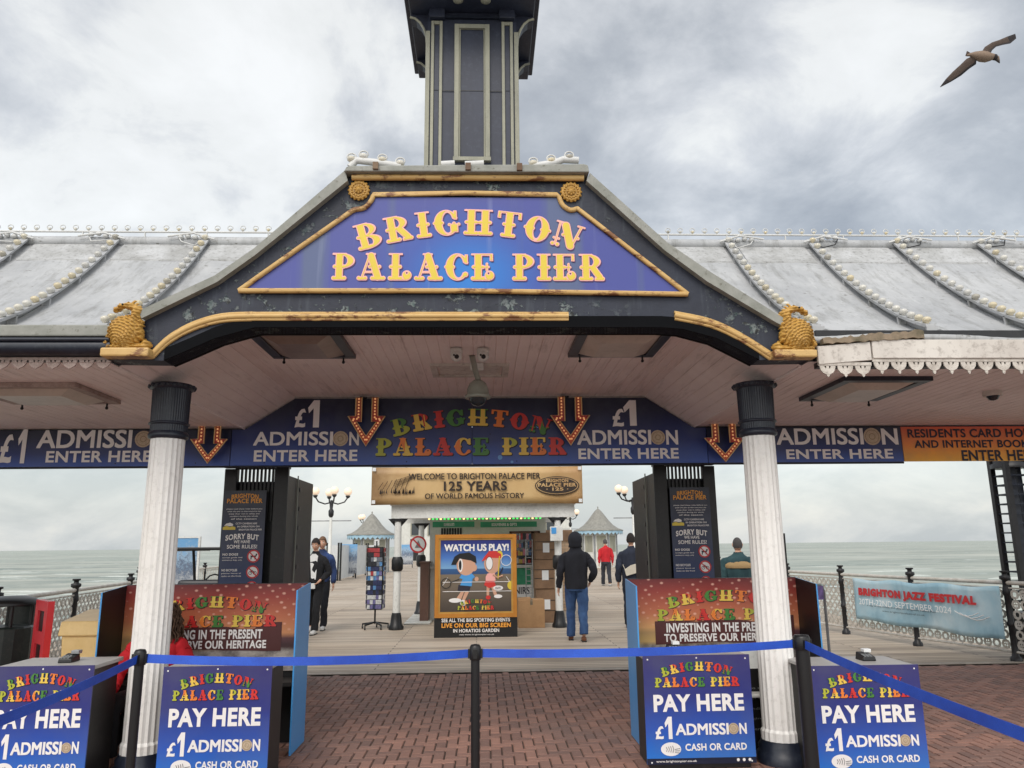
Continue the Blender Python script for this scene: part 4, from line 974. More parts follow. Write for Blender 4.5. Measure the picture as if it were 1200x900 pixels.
# ---------------- queue barrier ----------------
def stanch(x,y,h,lab,r=.032):
    o=thing('barrier_post',lab,'barrier post',(x,y,0),'black queue barrier posts')
    m=MB(); m.lathe([(.17,0),(.17,.012),(.15,.03),(.04,.045),(.035,.05)],(x,y,0),24); m.build('base','blackp',o)
    m=MB(); m.lathe([(r,.045),(r,h-.09)],(x,y,0),16); m.build('post','blackp',o)
    m=MB(); m.lathe([(r+.006,h-.09),(r+.008,h-.085),(r+.008,h-.015),(r,h),(.004,h+.004)],(x,y,0),18); m.box(x-.012,x+.012,y-r-.018,y-r+.006,h-.08,h-.025)
    m.box(x-r-.018,x-r+.006,y-.012,y+.012,h-.08,h-.025); m.box(x+r-.006,x+r+.018,y-.012,y+.012,h-.08,h-.025); m.build('belt_head','blackp',o)
    return (x,y,h-.052)
xm=Y(557,830,4.95)[0]; A=stanch(xm,4.95,1.0,'slim black barrier post in the middle of the entrance',.027)
xl=Y(164,770,4.95)[0]; B=stanch(xl,4.95,1.0,'black barrier post standing before the left column',.028)
xr=Y(940,760,5.1)[0]; C=stanch(xr,5.1,1.01,'thick black barrier post beside the right column',.045)
D=stanch(2.02,1.7,.98,'black barrier post near the viewer at the right'); E=stanch(-1.86,2.1,.98,'black barrier post near the viewer at the left')
def belt(a,b,sag,lab,h=.025):
    n=20; vs=[]; d=(Vector(b)-Vector(a)).normalized(); a=Vector(a)+d*.045; b=Vector(b)-d*.045
    nrm=Vector((-d.y,d.x,0))*.0012
    for k in range(n+1):
        u=k/n; p=a.lerp(b,u); p.z-=sag*4*u*(1-u); tw_=.12*math.sin(u*3+1)
        for sg_ in (-1,1):
            for q in (-1,1): vs.append(p+nrm*sg_+Vector((0,0,q*h))+nrm*q*tw_*20)
    fs=[]
    for k in range(n):
        i=4*k; fs+=[(i,i+1,i+5,i+4),(i+3,i+2,i+6,i+7),(i+1,i+3,i+7,i+5),(i+2,i,i+4,i+6)]
    m=MB(); m.add(vs,fs,smooth=False); o=m.build('barrier_belt','belt'); tag(o,lab,'belt','blue queue belts')
belt(B,A,.03,'blue belt stretched from the left post to the middle post'); belt(A,C,.022,'blue belt stretched from the middle post to the thick right post')
belt(C,D,.03,'blue belt running from the thick right post towards the viewer'); belt(B,E,.04,'blue belt running from the left post towards the viewer')
# ---------------- folded gates with rules boards ----------------
def gate(s,lab):
    o=thing('folded_gate',lab,'gate',(s*2.4,9.6,0),'folded black gates')
    xi,xo_=s*2.13,s*2.86; y0,y1=8.95,10.15
    rn=random.Random(3)
    # folded leaves: many thin vertical bars close together, backed by collapsed lattice
    m=MB()
    for k in range(24):
        y=y0+(y1-y0)*k/23; m.box(*sorted((xi,xi+s*.05)),y,y+.045,.03,2.42+.0*k)
    m.build('pickets','black',o)
    m=MB(); m.box(*sorted((xi+s*.051,xi+s*.09)),y0,y1+.05,.03,2.40); m.build('folded_leaf','black',o)
    m=MB()
    for k in range(10): z=.2+k*.23; m.box(*sorted((xi-s*.008,xi+s*.0)),y0+.5,y0+.62,z,z+.05)
    m.build('hinge_plates','black',o)
    m=MB(); m.box(*sorted((xi,xi+s*.16)),y0-.06,y0,.0,2.66); m.box(*sorted((xo_-s*.14,xo_)),y0-.06,y0+.04,.0,2.5); m.build('gate_stile','black',o,.008)
    m=MB()
    for k in range(10):
        x=xi+s*(.20+.045*k); m.box(x-.011,x+.011,y0+.02,y0+.05,1.9,2.64)
    m.build('top_bars','black',o)
    m=MB(); m.box(*sorted((xi,xo_-s*.1)),y0,y0+.05,2.50,2.56) ; m.box(*sorted((xi+s*.1,xo_-s*.06)),y0-.02,y0+.05,2.60,2.68); m.build('gate_rail','black',o)
    m=MB(); m.box(*sorted((xi+s*.1,xo_-s*.1)),y0+.06,y0+.10,.02,2.36); m.build('backing_plate','black',o)
    m=MB(); m.tube([(xi-s*.015,y0+.35,2.45),(xi-s*.015,y0+.36,1.6),(xi-s*.02,y0+.30,.3)],.008,6); m.build('cable','camg',o)
gate(-1,'folded black gate behind the left booth'); gate(1,'folded black gate behind the right booth')
# header post above gate up to the sign
for s in (-1,1):
    m=MB(); m.box(*sorted((s*2.2,s*2.75)),8.5,8.62,zb,zb+.3); m.build('gate_bracket','black',can)
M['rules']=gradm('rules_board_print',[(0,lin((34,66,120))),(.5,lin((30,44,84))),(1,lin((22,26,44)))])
def rules(s,x0,x1,lab):
    yy=8.86; z0=.75; z1=Y(800,571,yy)[1]
    o=thing('rules_board',lab,'sign',((x0+x1)/2,yy,z0),'navy rules boards on the gates'); w=x1-x0
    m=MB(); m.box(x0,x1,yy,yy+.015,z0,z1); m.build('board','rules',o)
    y=yy-.004; H=z1-Y(800,690,yy)[1]; P=lambda u,v:(x0+w*u,z1-H*v)
    def T(mb,t_,u0,v0,u1,v1,off=.02,arc=0): a=P(u0,v1);c=P(u1,v0); text(mb,t_,a[0],c[0],a[1],c[1],y,off,arc)
    m=MB(); m.k=1; T(m,'BRIGHTON',.18,.03,.82,.075,.03,.012); T(m,'PALACE PIER',.08,.08,.92,.125,.03,.0)
    m.k=0
    rn=random.Random(6)
    for k,t_ in enumerate(['please read these rules before you','enter the pier so that everyone can','enjoy their visit in safety and','comfort during the whole','of the season']): T(m,t_,.08+.03*k,.175+k*.024,.92-.03*k,.19+k*.024,.01)
    for k,t_ in enumerate(['CCTV CAMERAS ARE','IN OPERATION ON','BRIGHTON PALACE PIER']): T(m,t_,.32+.04*k,.315+k*.03,.82+.06*k,.332+k*.03,.02)
    T(m,'SORRY BUT',.1,.42,.88,.475,.035,.02); T(m,'WE HAVE',.3,.485,.68,.515,.02); T(m,'SOME RULES!',.15,.53,.85,.565,.02)
    for v,t_,q in ((.61,'NO DOGS',['except guide and','assistance dogs only']),(.76,'NO BICYCLES',['please leave at','racks on the front']),(.91,'NO RIDING',['of skateboards','scooters'])):
        T(m,t_,.06,v,.42,v+.022,.03)
        for k,r_ in enumerate(q): T(m,r_,.06,v+.035+k*.024,.52,v+.05+k*.024,.01)
        c=P(.78,v+.03); rr=w*.15; kk=m.k; disc(m,c[0],c[1],rr,y,22); m.k=2; ringd(m,c[0],c[1],rr*.78,rr,y-.002,22)
        m.k=3
        if 'DOG' in t_: m.add([(c[0]+a*rr,y-.001,c[1]+b*rr) for a,b in ((-.5,.1),(.3,.1),(.35,.4),(.6,.35),(.5,.05),(.35,-.1),(.35,-.5),(.2,-.5),(.15,-.15),(-.25,-.15),(-.3,-.5),(-.45,-.5),(-.42,-.1))],[tuple(range(13))],smooth=False)
        elif 'BIC' in t_:
            for a in (-.35,.35): ringd(m,c[0]+a*rr,c[1]-.15*rr,rr*.2,rr*.28,y-.001,12)
            m.tube([(c[0]-.35*rr,y-.001,c[1]-.15*rr),(c[0]-.1*rr,y-.001,c[1]+.3*rr),(c[0]+.35*rr,y-.001,c[1]-.15*rr)],rr*.05,4)
        else: m.add([(c[0]+a*rr,y-.001,c[1]+b*rr) for a,b in ((-.5,-.4),(.5,-.3),(.5,-.2),(.1,-.25),(.2,.1),(.4,.3),(.1,.5),(-.1,.1),(-.2,-.3),(-.5,-.3))],[tuple(range(10))],smooth=False)
        m.k=2; m.add([(c[0]+a*rr,y-.003,c[1]+b*rr) for a,b in ((-.62,.5),(-.5,.62),(.62,-.5),(.5,-.62))],[(0,3,2,1)],smooth=False); m.k=0
    c=P(.17,.345); m.k=4; m.add([(c[0]+a*.07,y,c[1]+b*.05) for a,b in ((-1,-.9),(1,-.9),(1,-.3),(.5,-.1),(.1,-.3),(-.4,0),(-1,-.3))],[tuple(range(7))],smooth=False); m.k=0; m.add([(c[0]+a*.07,y,c[1]+b*.05) for a,b in ((-.8,0),(-.4,.05),(0,-.1),(.6,.0),(.6,.4),(.1,.7),(-.5,.5))],[tuple(range(7))],smooth=False)
    m.build('lettering',['letw','leto','letr','letn','ly'],o)
xa,xb=Y(260,620,8.86)[0],Y(310,620,8.86)[0]; rules(-1,xa,xb,'navy SORRY BUT WE HAVE SOME RULES board on the left gate')
xa,xb=Y(787,620,8.86)[0],Y(834,620,8.86)[0]; rules(1,xa,xb,'navy SORRY BUT WE HAVE SOME RULES board on the right gate')
# ---------------- railings ----------------
M['rail']=worn('railing_white',lin((206,202,194)),lin((180,172,160)),rough=.55,dirt=lin((130,100,78)),damt=.45,sc_=9)
def railing(pts,lab,detail=True,pitch=1.9):
    o=thing('pier_railing',lab,'railing',(pts[0][0],pts[0][1],0),'pier edge railings')
    segs=list(zip(pts,pts[1:])); posts=[]
    for (x0,y0),(x1,y1) in segs:
        L=math.hypot(x1-x0,y1-y0); n=max(1,round(L/pitch))
        for k in range(n): posts.append((x0+(x1-x0)*k/n,y0+(y1-y0)*k/n))
    posts.append(pts[-1])
    for x,y in posts:
        m=MB(); m.lathe([(.075,0),(.075,.05),(.05,.07),(.042,.12),(.042,.45),(.055,.47),(.055,.50),(.042,.52),(.042,.86),(.06,.88),(.05,.94),(.042,.97),(.042,1.06),(.07,1.08),(.07,1.12),(.035,1.13),(.035,1.16),(.06,1.17),(.055,1.19)],(x,y,0),8); m.build('post','black',o)
    for (xa,ya),(xb,yb) in zip(posts,posts[1:]):
        d=Vector((xb-xa,yb-ya,0)); L=d.length; d.normalize(); q=lambda u,z,off=0:(xa+d.x*u-d.y*off,ya+d.y*u+d.x*off,z)
        m=MB(); m.tube([q(0,1.03),q(L,1.03)],.028,8); m.build('top_rail','rail',o)
        m=MB(); m.tube([q(0,.96),q(L,.96)],.012,5); m.tube([q(0,.12),q(L,.12)],.018,5)
        if detail:
            nx=max(2,int((L-.1)/.135)); nz=6; px_=(L-.1)/nx; pz=.80/nz
            for i in range(nx):
                for j in range(nz):
                    cu=.05+(i+.5)*px_; cz=.145+(j+.5)*pz; r=min(px_,pz)*.5; r2=r*.52; N=8
                    vs=[];fs=[]
                    for rr in (r*1.02,r2):
                        for k in range(N): t_=2*math.pi*k/N; vs.append(q(cu+rr*math.cos(t_),cz+rr*math.sin(t_),.004))
                    for rr in (r*1.02,r2):
                        for k in range(N): t_=2*math.pi*k/N; vs.append(q(cu+rr*math.cos(t_),cz+rr*math.sin(t_),-.004))
                    for k in range(N):
                        l=(k+1)%N; fs+=[(k,l,N+l,N+k),(2*N+l,2*N+k,3*N+k,3*N+l),(N+k,N+l,3*N+l,3*N+k)]
                    m.add(vs,fs,smooth=False)
                    if (i+j)%2==0: m.add([q(cu-r*.6,cz-r*.12,.0),q(cu+r*.6,cz-r*.12,.0),q(cu+r*.6,cz+r*.12,.0),q(cu-r*.6,cz+r*.12,.0)],[(0,1,2,3)],smooth=False); m.add([q(cu-r*.12,cz-r*.6,.001),q(cu+r*.12,cz-r*.6,.001),q(cu+r*.12,cz+r*.6,.001),q(cu-r*.12,cz+r*.6,.001)],[(0,1,2,3)],smooth=False)
        else:
            n=int(L/.16)
            for i in range(n): m.tube([q(L*(i+.5)/n,.12),q(L*(i+.5)/n,1.0)],.012,4,caps=False)
        m.build('lattice','rail',o)
f1=G(992,743);f2=G(1076,757);f3=G(1193,775)
dx=(f2[0]-f1[0])/(f2[1]-f1[1]); 
railing([(f3[0]+.35,8.7),(f3[0]-.02,f3[1]),f2,f1,(f1[0]-.3,15.6),(f1[0]-.32,17.6)],'white lattice railing on black posts at the right pier edge behind the festival banner')
a=Y(105,690,12.0); b=Y(14,703,9.6)
railing([(-6.0,7.4),(b[0],9.3),(a[0],11.6),(a[0]-.25,13.9),(a[0]-.6,16.2)],'white lattice railing on black posts at the left pier edge behind the bins')
railing([(7.2,18.5),(8.6,26),(9.6,38),(10.6,52)],'distant white railing along the right side of the boardwalk',False,2.6)
railing([(-7.9,18.5),(-8.3,26),(-9.0,38)],'distant white railing along the left side of the boardwalk',False,2.6)
# festival banner
fd=Vector((f2[0]-f1[0],f2[1]-f1[1],0)).normalized()
bp0=Vector((f1[0],f1[1],0))+fd*.42; dd=Vector((f3[0]-.05-f2[0],f3[1]-f2[1],0)).normalized()
tot1=(Vector((f2[0],f2[1],0))-bp0).length; tot2=(Vector((f3[0]-.12,f3[1],0))-Vector((f2[0],f2[1],0))).length
def bpt(u,z,off=.05):
    s_=u*(tot1+tot2); 
    if s_<tot1: p=bp0+fd*s_; d=fd
    else: p=Vector((f2[0],f2[1],0))+dd*(s_-tot1); d=dd
    n=Vector((-d.y,d.x,0)); n=n if n.x<0 else -n
    return p+n*(off+.02*math.sin(u*9)*math.sin(z*5)+.03)+Vector((0,0,z))
t=NT('banner_print'); n=t.noise(1.2,5,.6); n2=t.noise(1.6,4,.6,scale=(2,2,.4)); c=t.ramp(n,[(.3,lin((120,160,180))),(.5,lin((160,194,208))),(.7,lin((196,214,220)))]); c=t.mix(t.ramp(n2,[(.56,0.0),(.7,.5)]),c,lin((110,150,172))); t.col(c).rough(.55).bump(n2,.5,.02); M['banner']=t.m
bn=thing('festival_banner','pale blue BRIGHTON JAZZ FESTIVAL banner tied to the right railing','banner',tuple(bpt(.5,.3)))
m=MB(); nu,nz=48,10; vs=[];fs=[]
def zt_(u): return .985-.03*math.sin(u*math.pi*3)**2
def zb_2(u): return .30-.03*u+.015*math.sin(u*14)
for i in range(nu+1):
    u=i/nu
    for j in range(nz+1):
        v=j/nz; p=bpt(u,zb_2(u)+(zt_(u)-zb_2(u))*v); p+=Vector((-.9,-.4,0))*(.010*math.sin(u*60+v*6)*(1-v)*.6+.018*math.sin((u*7-v*2.2))*v*(1-v)); vs.append(p)
for i in range(nu):
    for j in range(nz): a=i*(nz+1)+j; fs.append((a,a+nz+1,a+nz+2,a+1))
m.add(vs,fs,smooth=True); bo=m.build('banner_cloth','banner',bn); s_=bo.modifiers.new('t','SOLIDIFY'); s_.thickness=.004
def btext(mb,s,u0,u1,z0,z1,off=.03,slab=False,dz=0):
    vs,fs=text_geo(s,off); a0=min(v[0] for v in vs);a1=max(v[0] for v in vs);b0=min(v[1] for v in vs);b1=max(v[1] for v in vs)
    mb.add([bpt(u0+(u1-u0)*(x-a0)/(a1-a0),z0+dz*((x-a0)/(a1-a0))+(z1-z0)*(y-b0)/(b1-b0),.078) for x,y in vs],fs,smooth=False)
m=MB(); m.k=0; btext(m,'BRIGHTON JAZZ FESTIVAL',.05,.87,.67,.83,.075)
m.k=3; btext(m,'20TH-22ND SEPTEMBER 2024',.05,.72,.555,.65,.06)
m.k=2; btext(m,'a day of live music and jazz on Brighton Palace Pier',.12,.62,.53,.565,.01); btext(m,'www.brightonjazzfestival.co.uk',.24,.54,.465,.50,.02)
m.k=1
for k in range(3):
    m.tube([tuple(bpt(.74+.03*k+u*.035,.60-.02*k-.06*math.sin(u*.8),.08)) for u in range(5)],.006,4)
M['letww']=plain('lettering_bright_white',(.9,.9,.9),.5,var=.02); m.build('lettering',['letr','letw','letn','letww'],bn)
# big lattice column at far right and its twin
def latcol(x,y,lab):
    o=thing('lattice_column',lab,'column',(x,y,0),'dark lattice columns')
    m=MB(); m.box(x-.19,x+.19,y-.19,y+.19,0,.55); m.box(x-.22,x+.22,y-.22,y+.22,.55,.62); m.build('plinth','black',o,.01)
    for a,b in ((-.16,-.16),(.16,-.16),(-.16,.16),(.16,.16)): m=MB(); m.box(x+a-.035,x+a+.035,y+b-.035,y+b+.035,.62,2.9); m.build('corner_post','black',o)
    m=MB()
    for k in range(16):
        z=.75+k*.135
        m.box(x-.125,x+.125,y-.17,y-.15,z,z+.02); m.box(x-.125,x+.125,y+.15,y+.17,z,z+.02); m.box(x-.17,x-.15,y-.125,y+.125,z,z+.02); m.box(x+.15,x+.17,y-.125,y+.125,z,z+.02)
    m.build('lattice_bars','navyd',o)
    m=MB(); m.box(x-.13,x+.0,y-.12,y-.10,.62,2.8); m.box(x+.03,x+.10,y-.1,y+.1,.62,2.8); m.build('inner_panel','navyd',o)
    m=MB(); m.lathe([(.24,2.62),(.24,2.68),(.2,2.70),(.2,2.9)],(x,y,0),16); m.build('column_head','black',o)
c=Y(1212,690,10.6); latcol(c[0],10.75,'dark lattice column at the right picture edge')
# black slim pole right of the right column
x=Y(919,650,9)[0]; z=Y(919,625,9)[1]; m=MB(); m.box(x-.022,x+.022,8.98,9.02,0,z); m.box(x-.12,x+.12,8.88,9.12,0,.02); tag(m.build('slim_pole','black'),'thin black pole standing up behind the right column against the sea','pole')
# crowd barrier with purple posters
x0=Y(938,700,10.2)[0]; x1=Y(966,700,10.6)[0]; o=thing('crowd_barrier','grey metal crowd barrier with purple posters behind the right booth','barrier',(x0,10.3,0))
M['purp']=plain('purple_poster',lin((120,96,156)),.4,var=.6,sc_=14)
m=MB(); m.tube([(x1,10.6,.08),(x1,10.6,.95),(x1-.05,10.58,1.03),(x0-.9,10.0,1.05),(x0-.95,10,.9),(x0-.95,10,.08)],.02,8); m.build('frame','grey',o)
m=MB(); 
for k in range(9): u=k/9; m.tube([(x1-(x1-x0+.95)*u,10.6-.6*u,.15),(x1-(x1-x0+.95)*u,10.6-.6*u,1.03)],.008,5)
m.build('bars','grey',o)
m=MB(); m.add([(x0-.3,10.2,.84),(x1-.05,10.5,.84),(x1-.05,10.5,1.02),(x0-.3,10.2,1.02),(x0-.3,10.205,.84),(x1-.05,10.505,.84),(x1-.05,10.505,1.02),(x0-.3,10.205,1.02)],[(0,1,2,3),(7,6,5,4)],smooth=False); m.build('poster','purp',o)
m=MB(); m.tube([(x1,10.4,.0),(x1,10.6,.1),(x1,10.8,.0)],.018,6); m.build('foot','grey',o)
# ---------------- left side clutter ----------------
M['bing']=worn('litter_bin_dark_green',lin((30,40,38)),lin((42,50,48)),rough=.4)
x=Y(8,750,8.6)[0]; o=thing('litter_bin','dark green domed litter bin with gold emblem at the left edge','bin',(x,8.6,0))
m=MB(); m.lathe([(.22,0),(.24,.05),(.24,.80),(.22,.82)],(x,8.6,0),16,smooth=False); m.build('bin_body','bing',o)
m=MB(); m.lathe([(.27,1.03),(.275,1.06),(.22,1.10),(.12,1.125),(.01,1.13)],(x,8.6,0),24)
for k in range(4): t_=k*math.pi/2+.6; m.tube([(x+.2*math.cos(t_),8.6+.2*math.sin(t_),.8),(x+.2*math.cos(t_),8.6+.2*math.sin(t_),1.05)],.022,6)
m.build('bin_hood','blackp',o)
m=MB(); q=MB()
m.add([(x-.03+.055*math.cos(2*math.pi*k/16),8.352,.68+.06*math.sin(2*math.pi*k/16)) for k in range(16)],[tuple(range(16))],smooth=False); m.build('emblem','goldc',o)
x=Y(36,700,9.0)[0]; o=thing('dark_cabinet','dark cabinet behind the red barrier board at left','cabinet',(x,9.0,0)); 
m=MB(); m.box(x-.22,x+.06,8.95,9.3,.03,1.0); m.build('cabinet_body','bing',o,.01); m=MB(); m.box(x-.24,x+.08,8.93,9.32,1.0,1.03); m.build('cabinet_lid','blackp',o,.006)
for a in (-.18,.02): m=MB(); m.box(x+a-.02,x+a+.02,9.0,9.2,0,.03); m.build('foot','blackp',o)
M['redp']=plain('red_plastic',lin((236,62,72)),.4,var=.1)
p0=Y(27,765,8.3);p1=Y(54,765,8.0); zt3=Y(50,705,8.0)[1]
o=thing('barrier_board','red plastic barrier board with two slots leaning at left','barrier',(p0[0],8.2,0))
A0=Vector((p0[0],8.45,0));B0=Vector((p1[0]-.0,8.0,0)); d=(B0-A0).normalized(); L=(B0-A0).length; L=.5
m=MB()
def fp(u,z,o_=0): p=B0-d*(L-u); return (p.x-d.y*o_,p.y+d.x*o_,z)
def slab(mb,u0,u1,z0,z1,t_=.03):
    mb.add([fp(u0,z0,-t_),fp(u1,z0,-t_),fp(u1,z1,-t_),fp(u0,z1,-t_),fp(u0,z0,t_),fp(u1,z0,t_),fp(u1,z1,t_),fp(u0,z1,t_)],[(0,1,2,3),(7,6,5,4),(0,4,5,1),(3,2,6,7),(0,3,7,4),(1,5,6,2)],smooth=False)
z0=.08
slab(m,0,.12,z0,zt3); slab(m,.38,L,z0,zt3)
for a,b in ((zt3-.10,zt3),(zt3-.42,zt3-.30),(z0,z0+.3)): slab(m,.12,.38,a,b)
m.build('board','redp',o)
m=MB(); slab(m,.12,.38,z0,zt3-.05,.008); m.build('slot_back','blackp',o)
m=MB(); slab(m,-.05,.15,0,.08,.12); slab(m,.35,.55,0,.08,.12); m.build('foot','blackp',o)
# grit bin
M['grit']=worn('yellow_grit_plastic',lin((244,210,146)),lin((228,190,122)),rough=.45,damt=.12,dirt=lin((150,120,80)))
a=Y(52,730,7.7);b=Y(119,730,7.5); x0,x1=Y(70,760,7.4)[0],Y(118,760,7.4)[0]; zl_=Y(90,728,7.4)[1]
o=thing('grit_bin','pale yellow grit bin with a flat lid left of the left booth','bin',((x0+x1)/2,7.7,0))
m=MB(); m.add([(x0+.05,7.42,0),(x1-.05,7.42,0),(x1-.05,8.15,0),(x0-.1,8.15,0),(x0,7.40,zl_-.12),(x1,7.40,zl_-.12),(x1,8.2,zl_-.12),(x0-.16,8.2,zl_-.12)],[(0,3,2,1),(4,5,6,7),(0,1,5,4),(1,2,6,5),(2,3,7,6),(3,0,4,7)],smooth=False); m.build('bin_body','grit',o,.02)
m=MB(); m.add([(x0-.02,7.37,zl_-.13),(x1+.02,7.37,zl_-.13),(x1+.02,8.22,zl_-.13),(x0-.2,8.22,zl_-.13),(x0-.01,7.39,zl_),(x1+.01,7.39,zl_),(x1-.03,8.18,zl_+.05),(x0-.16,8.18,zl_+.05)],[(0,3,2,1),(4,5,6,7),(0,1,5,4),(1,2,6,5),(2,3,7,6),(3,0,4,7)],smooth=False); m.build('lid','grit',o,.015)
# golf buggy (partly behind left gate)
x=Y(258,670,13)[0]; o=thing('golf_buggy','black roofed electric buggy parked behind the left gate','buggy',(x,13,0)); zr_=Y(236,642,12.5)[1]
M['seat']=plain('black_vinyl',lin((40,42,50)),.4)
m=MB(); m.box(x-.62,x+.62,12.2,14.2,zr_-.04,zr_+.01); m.tube([(x-.62,12.2,zr_-.02),(x-.62,14.2,zr_-.02)],.035,8); m.build('roof','blackp',o,.02)
for a in (-.57,.57):
    m=MB(); m.tube([(x+a,12.25,zr_-.03),(x+a,12.22,.75)],.024,7); m.build('roof_post','black',o); m=MB(); m.tube([(x+a,13.3,zr_-.03),(x+a,13.6,.6)],.024,7); m.build('roof_post','black',o)
m=MB(); m.prism([(12.1,.3),(12.1,.8),(12.5,.86),(12.9,.6),(13.7,.55),(14.1,.75),(14.4,.6),(14.4,.3)],x-.6,x+.6,'yz'); m.build('body','white',o,.04)
m=MB(); m.box(x-.5,x+.5,12.55,13.0,.62,.74); m.box(x-.5,x+.5,12.5,12.62,.74,1.12); m.build('seat_bench','seat',o,.05)
m=MB(); m.tube([(x-.25+.17*math.cos(k*math.pi/6),13.5,1.0+.17*math.sin(k*math.pi/6)) for k in range(12)],.014,6,closed=True); m.build('steering_wheel','blackp',o)
for a in (-.55,.55):
    for b in (12.6,14.0):
        o2=MB(); vs=[]; o2.tube([(x+a-.06,b,.23),(x+a+.06,b,.23)],.23,18); w=o2.build('wheel','blackp',o)
        q=MB(); q.tube([(x+a-.065,b,.23),(x+a+.065,b,.23)],.12,12); q.build('hub','grey',w)
# tall blue photo board behind the buggy
x0,z1=Y(204,629,16); x1,_=Y(233,628,16); o=thing('photo_board','tall blue picture board of a seaside street behind the buggy','sign',((x0+x1)/2,16,0))
t=NT('city_picture'); tc=t.n('ShaderNodeTexCoord'); sp=t.n('ShaderNodeSeparateXYZ'); t.l(tc.outputs['Generated'],sp.inputs[0]); n=t.noise(9,6,.85); ad=t.n('ShaderNodeMath',operation='MULTIPLY_ADD'); t.l(n,ad.inputs[0]); ad.inputs[1].default_value=.9; sb=t.n('ShaderNodeMath',operation='MULTIPLY'); t.l(sp.outputs['Z'],sb.inputs[0]); sb.inputs[1].default_value=.62; t.l(sb.outputs[0],ad.inputs[2])
t.col(t.ramp(ad.outputs[0],[(.45,lin((60,66,80))),(.62,lin((178,182,186))),(.78,lin((80,96,120))),(.92,lin((150,174,196))),(1.0,lin((104,156,200)))])); M['city']=t.m
m=MB(); m.box(x0,x1,16,16.04,.5,z1-.03); m.build('board','city',o); m=MB(); m.box(x0-.04,x0,15.99,16.05,0,z1); m.box(x1,x1+.04,15.99,16.05,0,z1); m.box(x0,x1,15.99,16.05,z1-.03,z1); m.build('frame','white',o)
# ---------------- banner gateway in the middle ----------------
YB=15.7
o=thing('banner_gateway','white timber gateway on four posts with the gold anniversary banner above','gateway',(0.03,YB,0))
za=Y(560,607,YB)[1]; zb3=Y(560,590,YB)[1]
xa=Y(459,600,YB)[0]; xb=Y(673,600,YB)[0]
m=MB(); m.box(xa,xb,YB-.06,YB+.06,za,zb3+.02); m.box(xa-.02,xb+.02,YB-.1,YB-.061,zb3-.04,zb3+.02); m.build('beam','white',o,.006)
m=MB(); m.box(xa,xb,YB+3.2,YB+3.3,za,zb3); m.build('beam','white',o)
M['ribbed']=worn('gateway_roof',lin((150,150,148)),lin((120,120,118)),rough=.7)
m=MB(); m.add([(xa,YB+.06,zb3),(xb,YB+.06,zb3),(xb,YB+3.3,zb3+.1),(xa,YB+3.3,zb3+.1),(xa,YB+.06,zb3+.05),(xb,YB+.06,zb3+.05),(xb,YB+3.3,zb3+.16),(xa,YB+3.3,zb3+.16)],[(3,2,1,0),(4,5,6,7),(0,1,5,4),(2,3,7,6),(0,4,7,3),(1,2,6,5)],smooth=False); m.build('roof','ribbed',o)
for p,yy in ((465,YB),(655,YB),(493,YB+3.2),(632,YB+3.2)):
    x=Y(p,690,yy)[0]
    ps=MB(); ps.lathe([(.075,.3),(.07,za)],(x,yy,0),14); pp=ps.build('post','white',o)
    q=MB(); q.lathe([(.15,0),(.15,.06),(.12,.10),(.10,.26),(.085,.32)],(x,yy,0),12); q.build('post_base','blackp',pp)
    q=MB(); q.lathe([(.085,1.12),(.115,1.16),(.115,1.34),(.09,1.40)],(x,yy,0),12); q.build('post_collar','blackp',pp)
    q=MB(); q.box(x-.12,x+.12,yy-.08,yy+.08,za-.06,za-.003); q.prism([(x-.2,za-.003),(x+.2,za-.003),(x+.06,za-.16),(x-.06,za-.16)],yy-.03,yy+.03); q.build('bracket','blackp',pp)
x0,zt4=Y(436,548,YB-.2); x1,zb4=Y(683,590,YB-.2)
t=NT('old_gold_banner'); tc=t.n('ShaderNodeTexCoord'); sp=t.n('ShaderNodeSeparateXYZ'); t.l(tc.outputs['Generated'],sp.inputs[0]); n=t.noise(1.6,5,.65)
c=t.ramp(sp.outputs['X'],[(0,lin((126,92,56))),(.12,lin((168,130,84))),(.25,lin((204,170,118))),(.75,lin((196,160,106))),(1,lin((162,118,70)))]); c=t.mix(t.ramp(n,[(.35,0.0),(.7,.35)]),c,lin((224,196,146))); t.col(c).rough(.5); M['ban2']=t.m
b2=thing('anniversary_banner','gold banner WELCOME TO BRIGHTON PALACE PIER, 125 YEARS OF WORLD FAMOUS HISTORY','banner',((x0+x1)/2,YB-.2,zb4))
m=MB(); n_=40; vs=[];fs=[]
for i in range(n_+1):
    u=i/n_; sag=.0
    for j in range(6): v=j/5; vs.append((x0+(x1-x0)*u,YB-.2+.018*math.sin(u*23)*(.3+v*(1-v)*2),zb4+.02*math.sin(u*math.pi)+(zt4-zb4-.02*math.sin(u*math.pi)*1.5)*v))
for i in range(n_):
    for j in range(5): a=i*6+j; fs.append((a,a+6,a+7,a+1))
m.add(vs,fs,smooth=True); q=m.build('banner_cloth','ban2',b2); s_=q.modifiers.new('t','SOLIDIFY'); s_.thickness=.006
m=MB(); yy=YB-.232; m.k=0
def T2(s,a,b,c,d,off=.03): 
    p=Y(a,d,yy);r=Y(c,b,yy); text(m,s,p[0],r[0],p[1],r[1],yy,off)
T2('WELCOME TO BRIGHTON PALACE PIER',479,554,633,562,.02); T2('125 YEARS',520,563.5,594,575.5,.03); T2('OF WORLD FAMOUS HISTORY',498,577.5,614,584.5,.02)
c=Y(653,569,yy); e1=Y(679,569,yy)[0]-c[0]; e2=c[1]-Y(653,580,yy)[1]
disc(m,c[0],c[1],e1,yy+.003,32,e2)
m.k=1; disc(m,c[0],c[1],e1*.95,yy+.001,32,e2*.9); m.k=0; disc(m,c[0],c[1],e1*.91,yy-.001,32,e2*.84)
m.k=1; y_=yy-.004
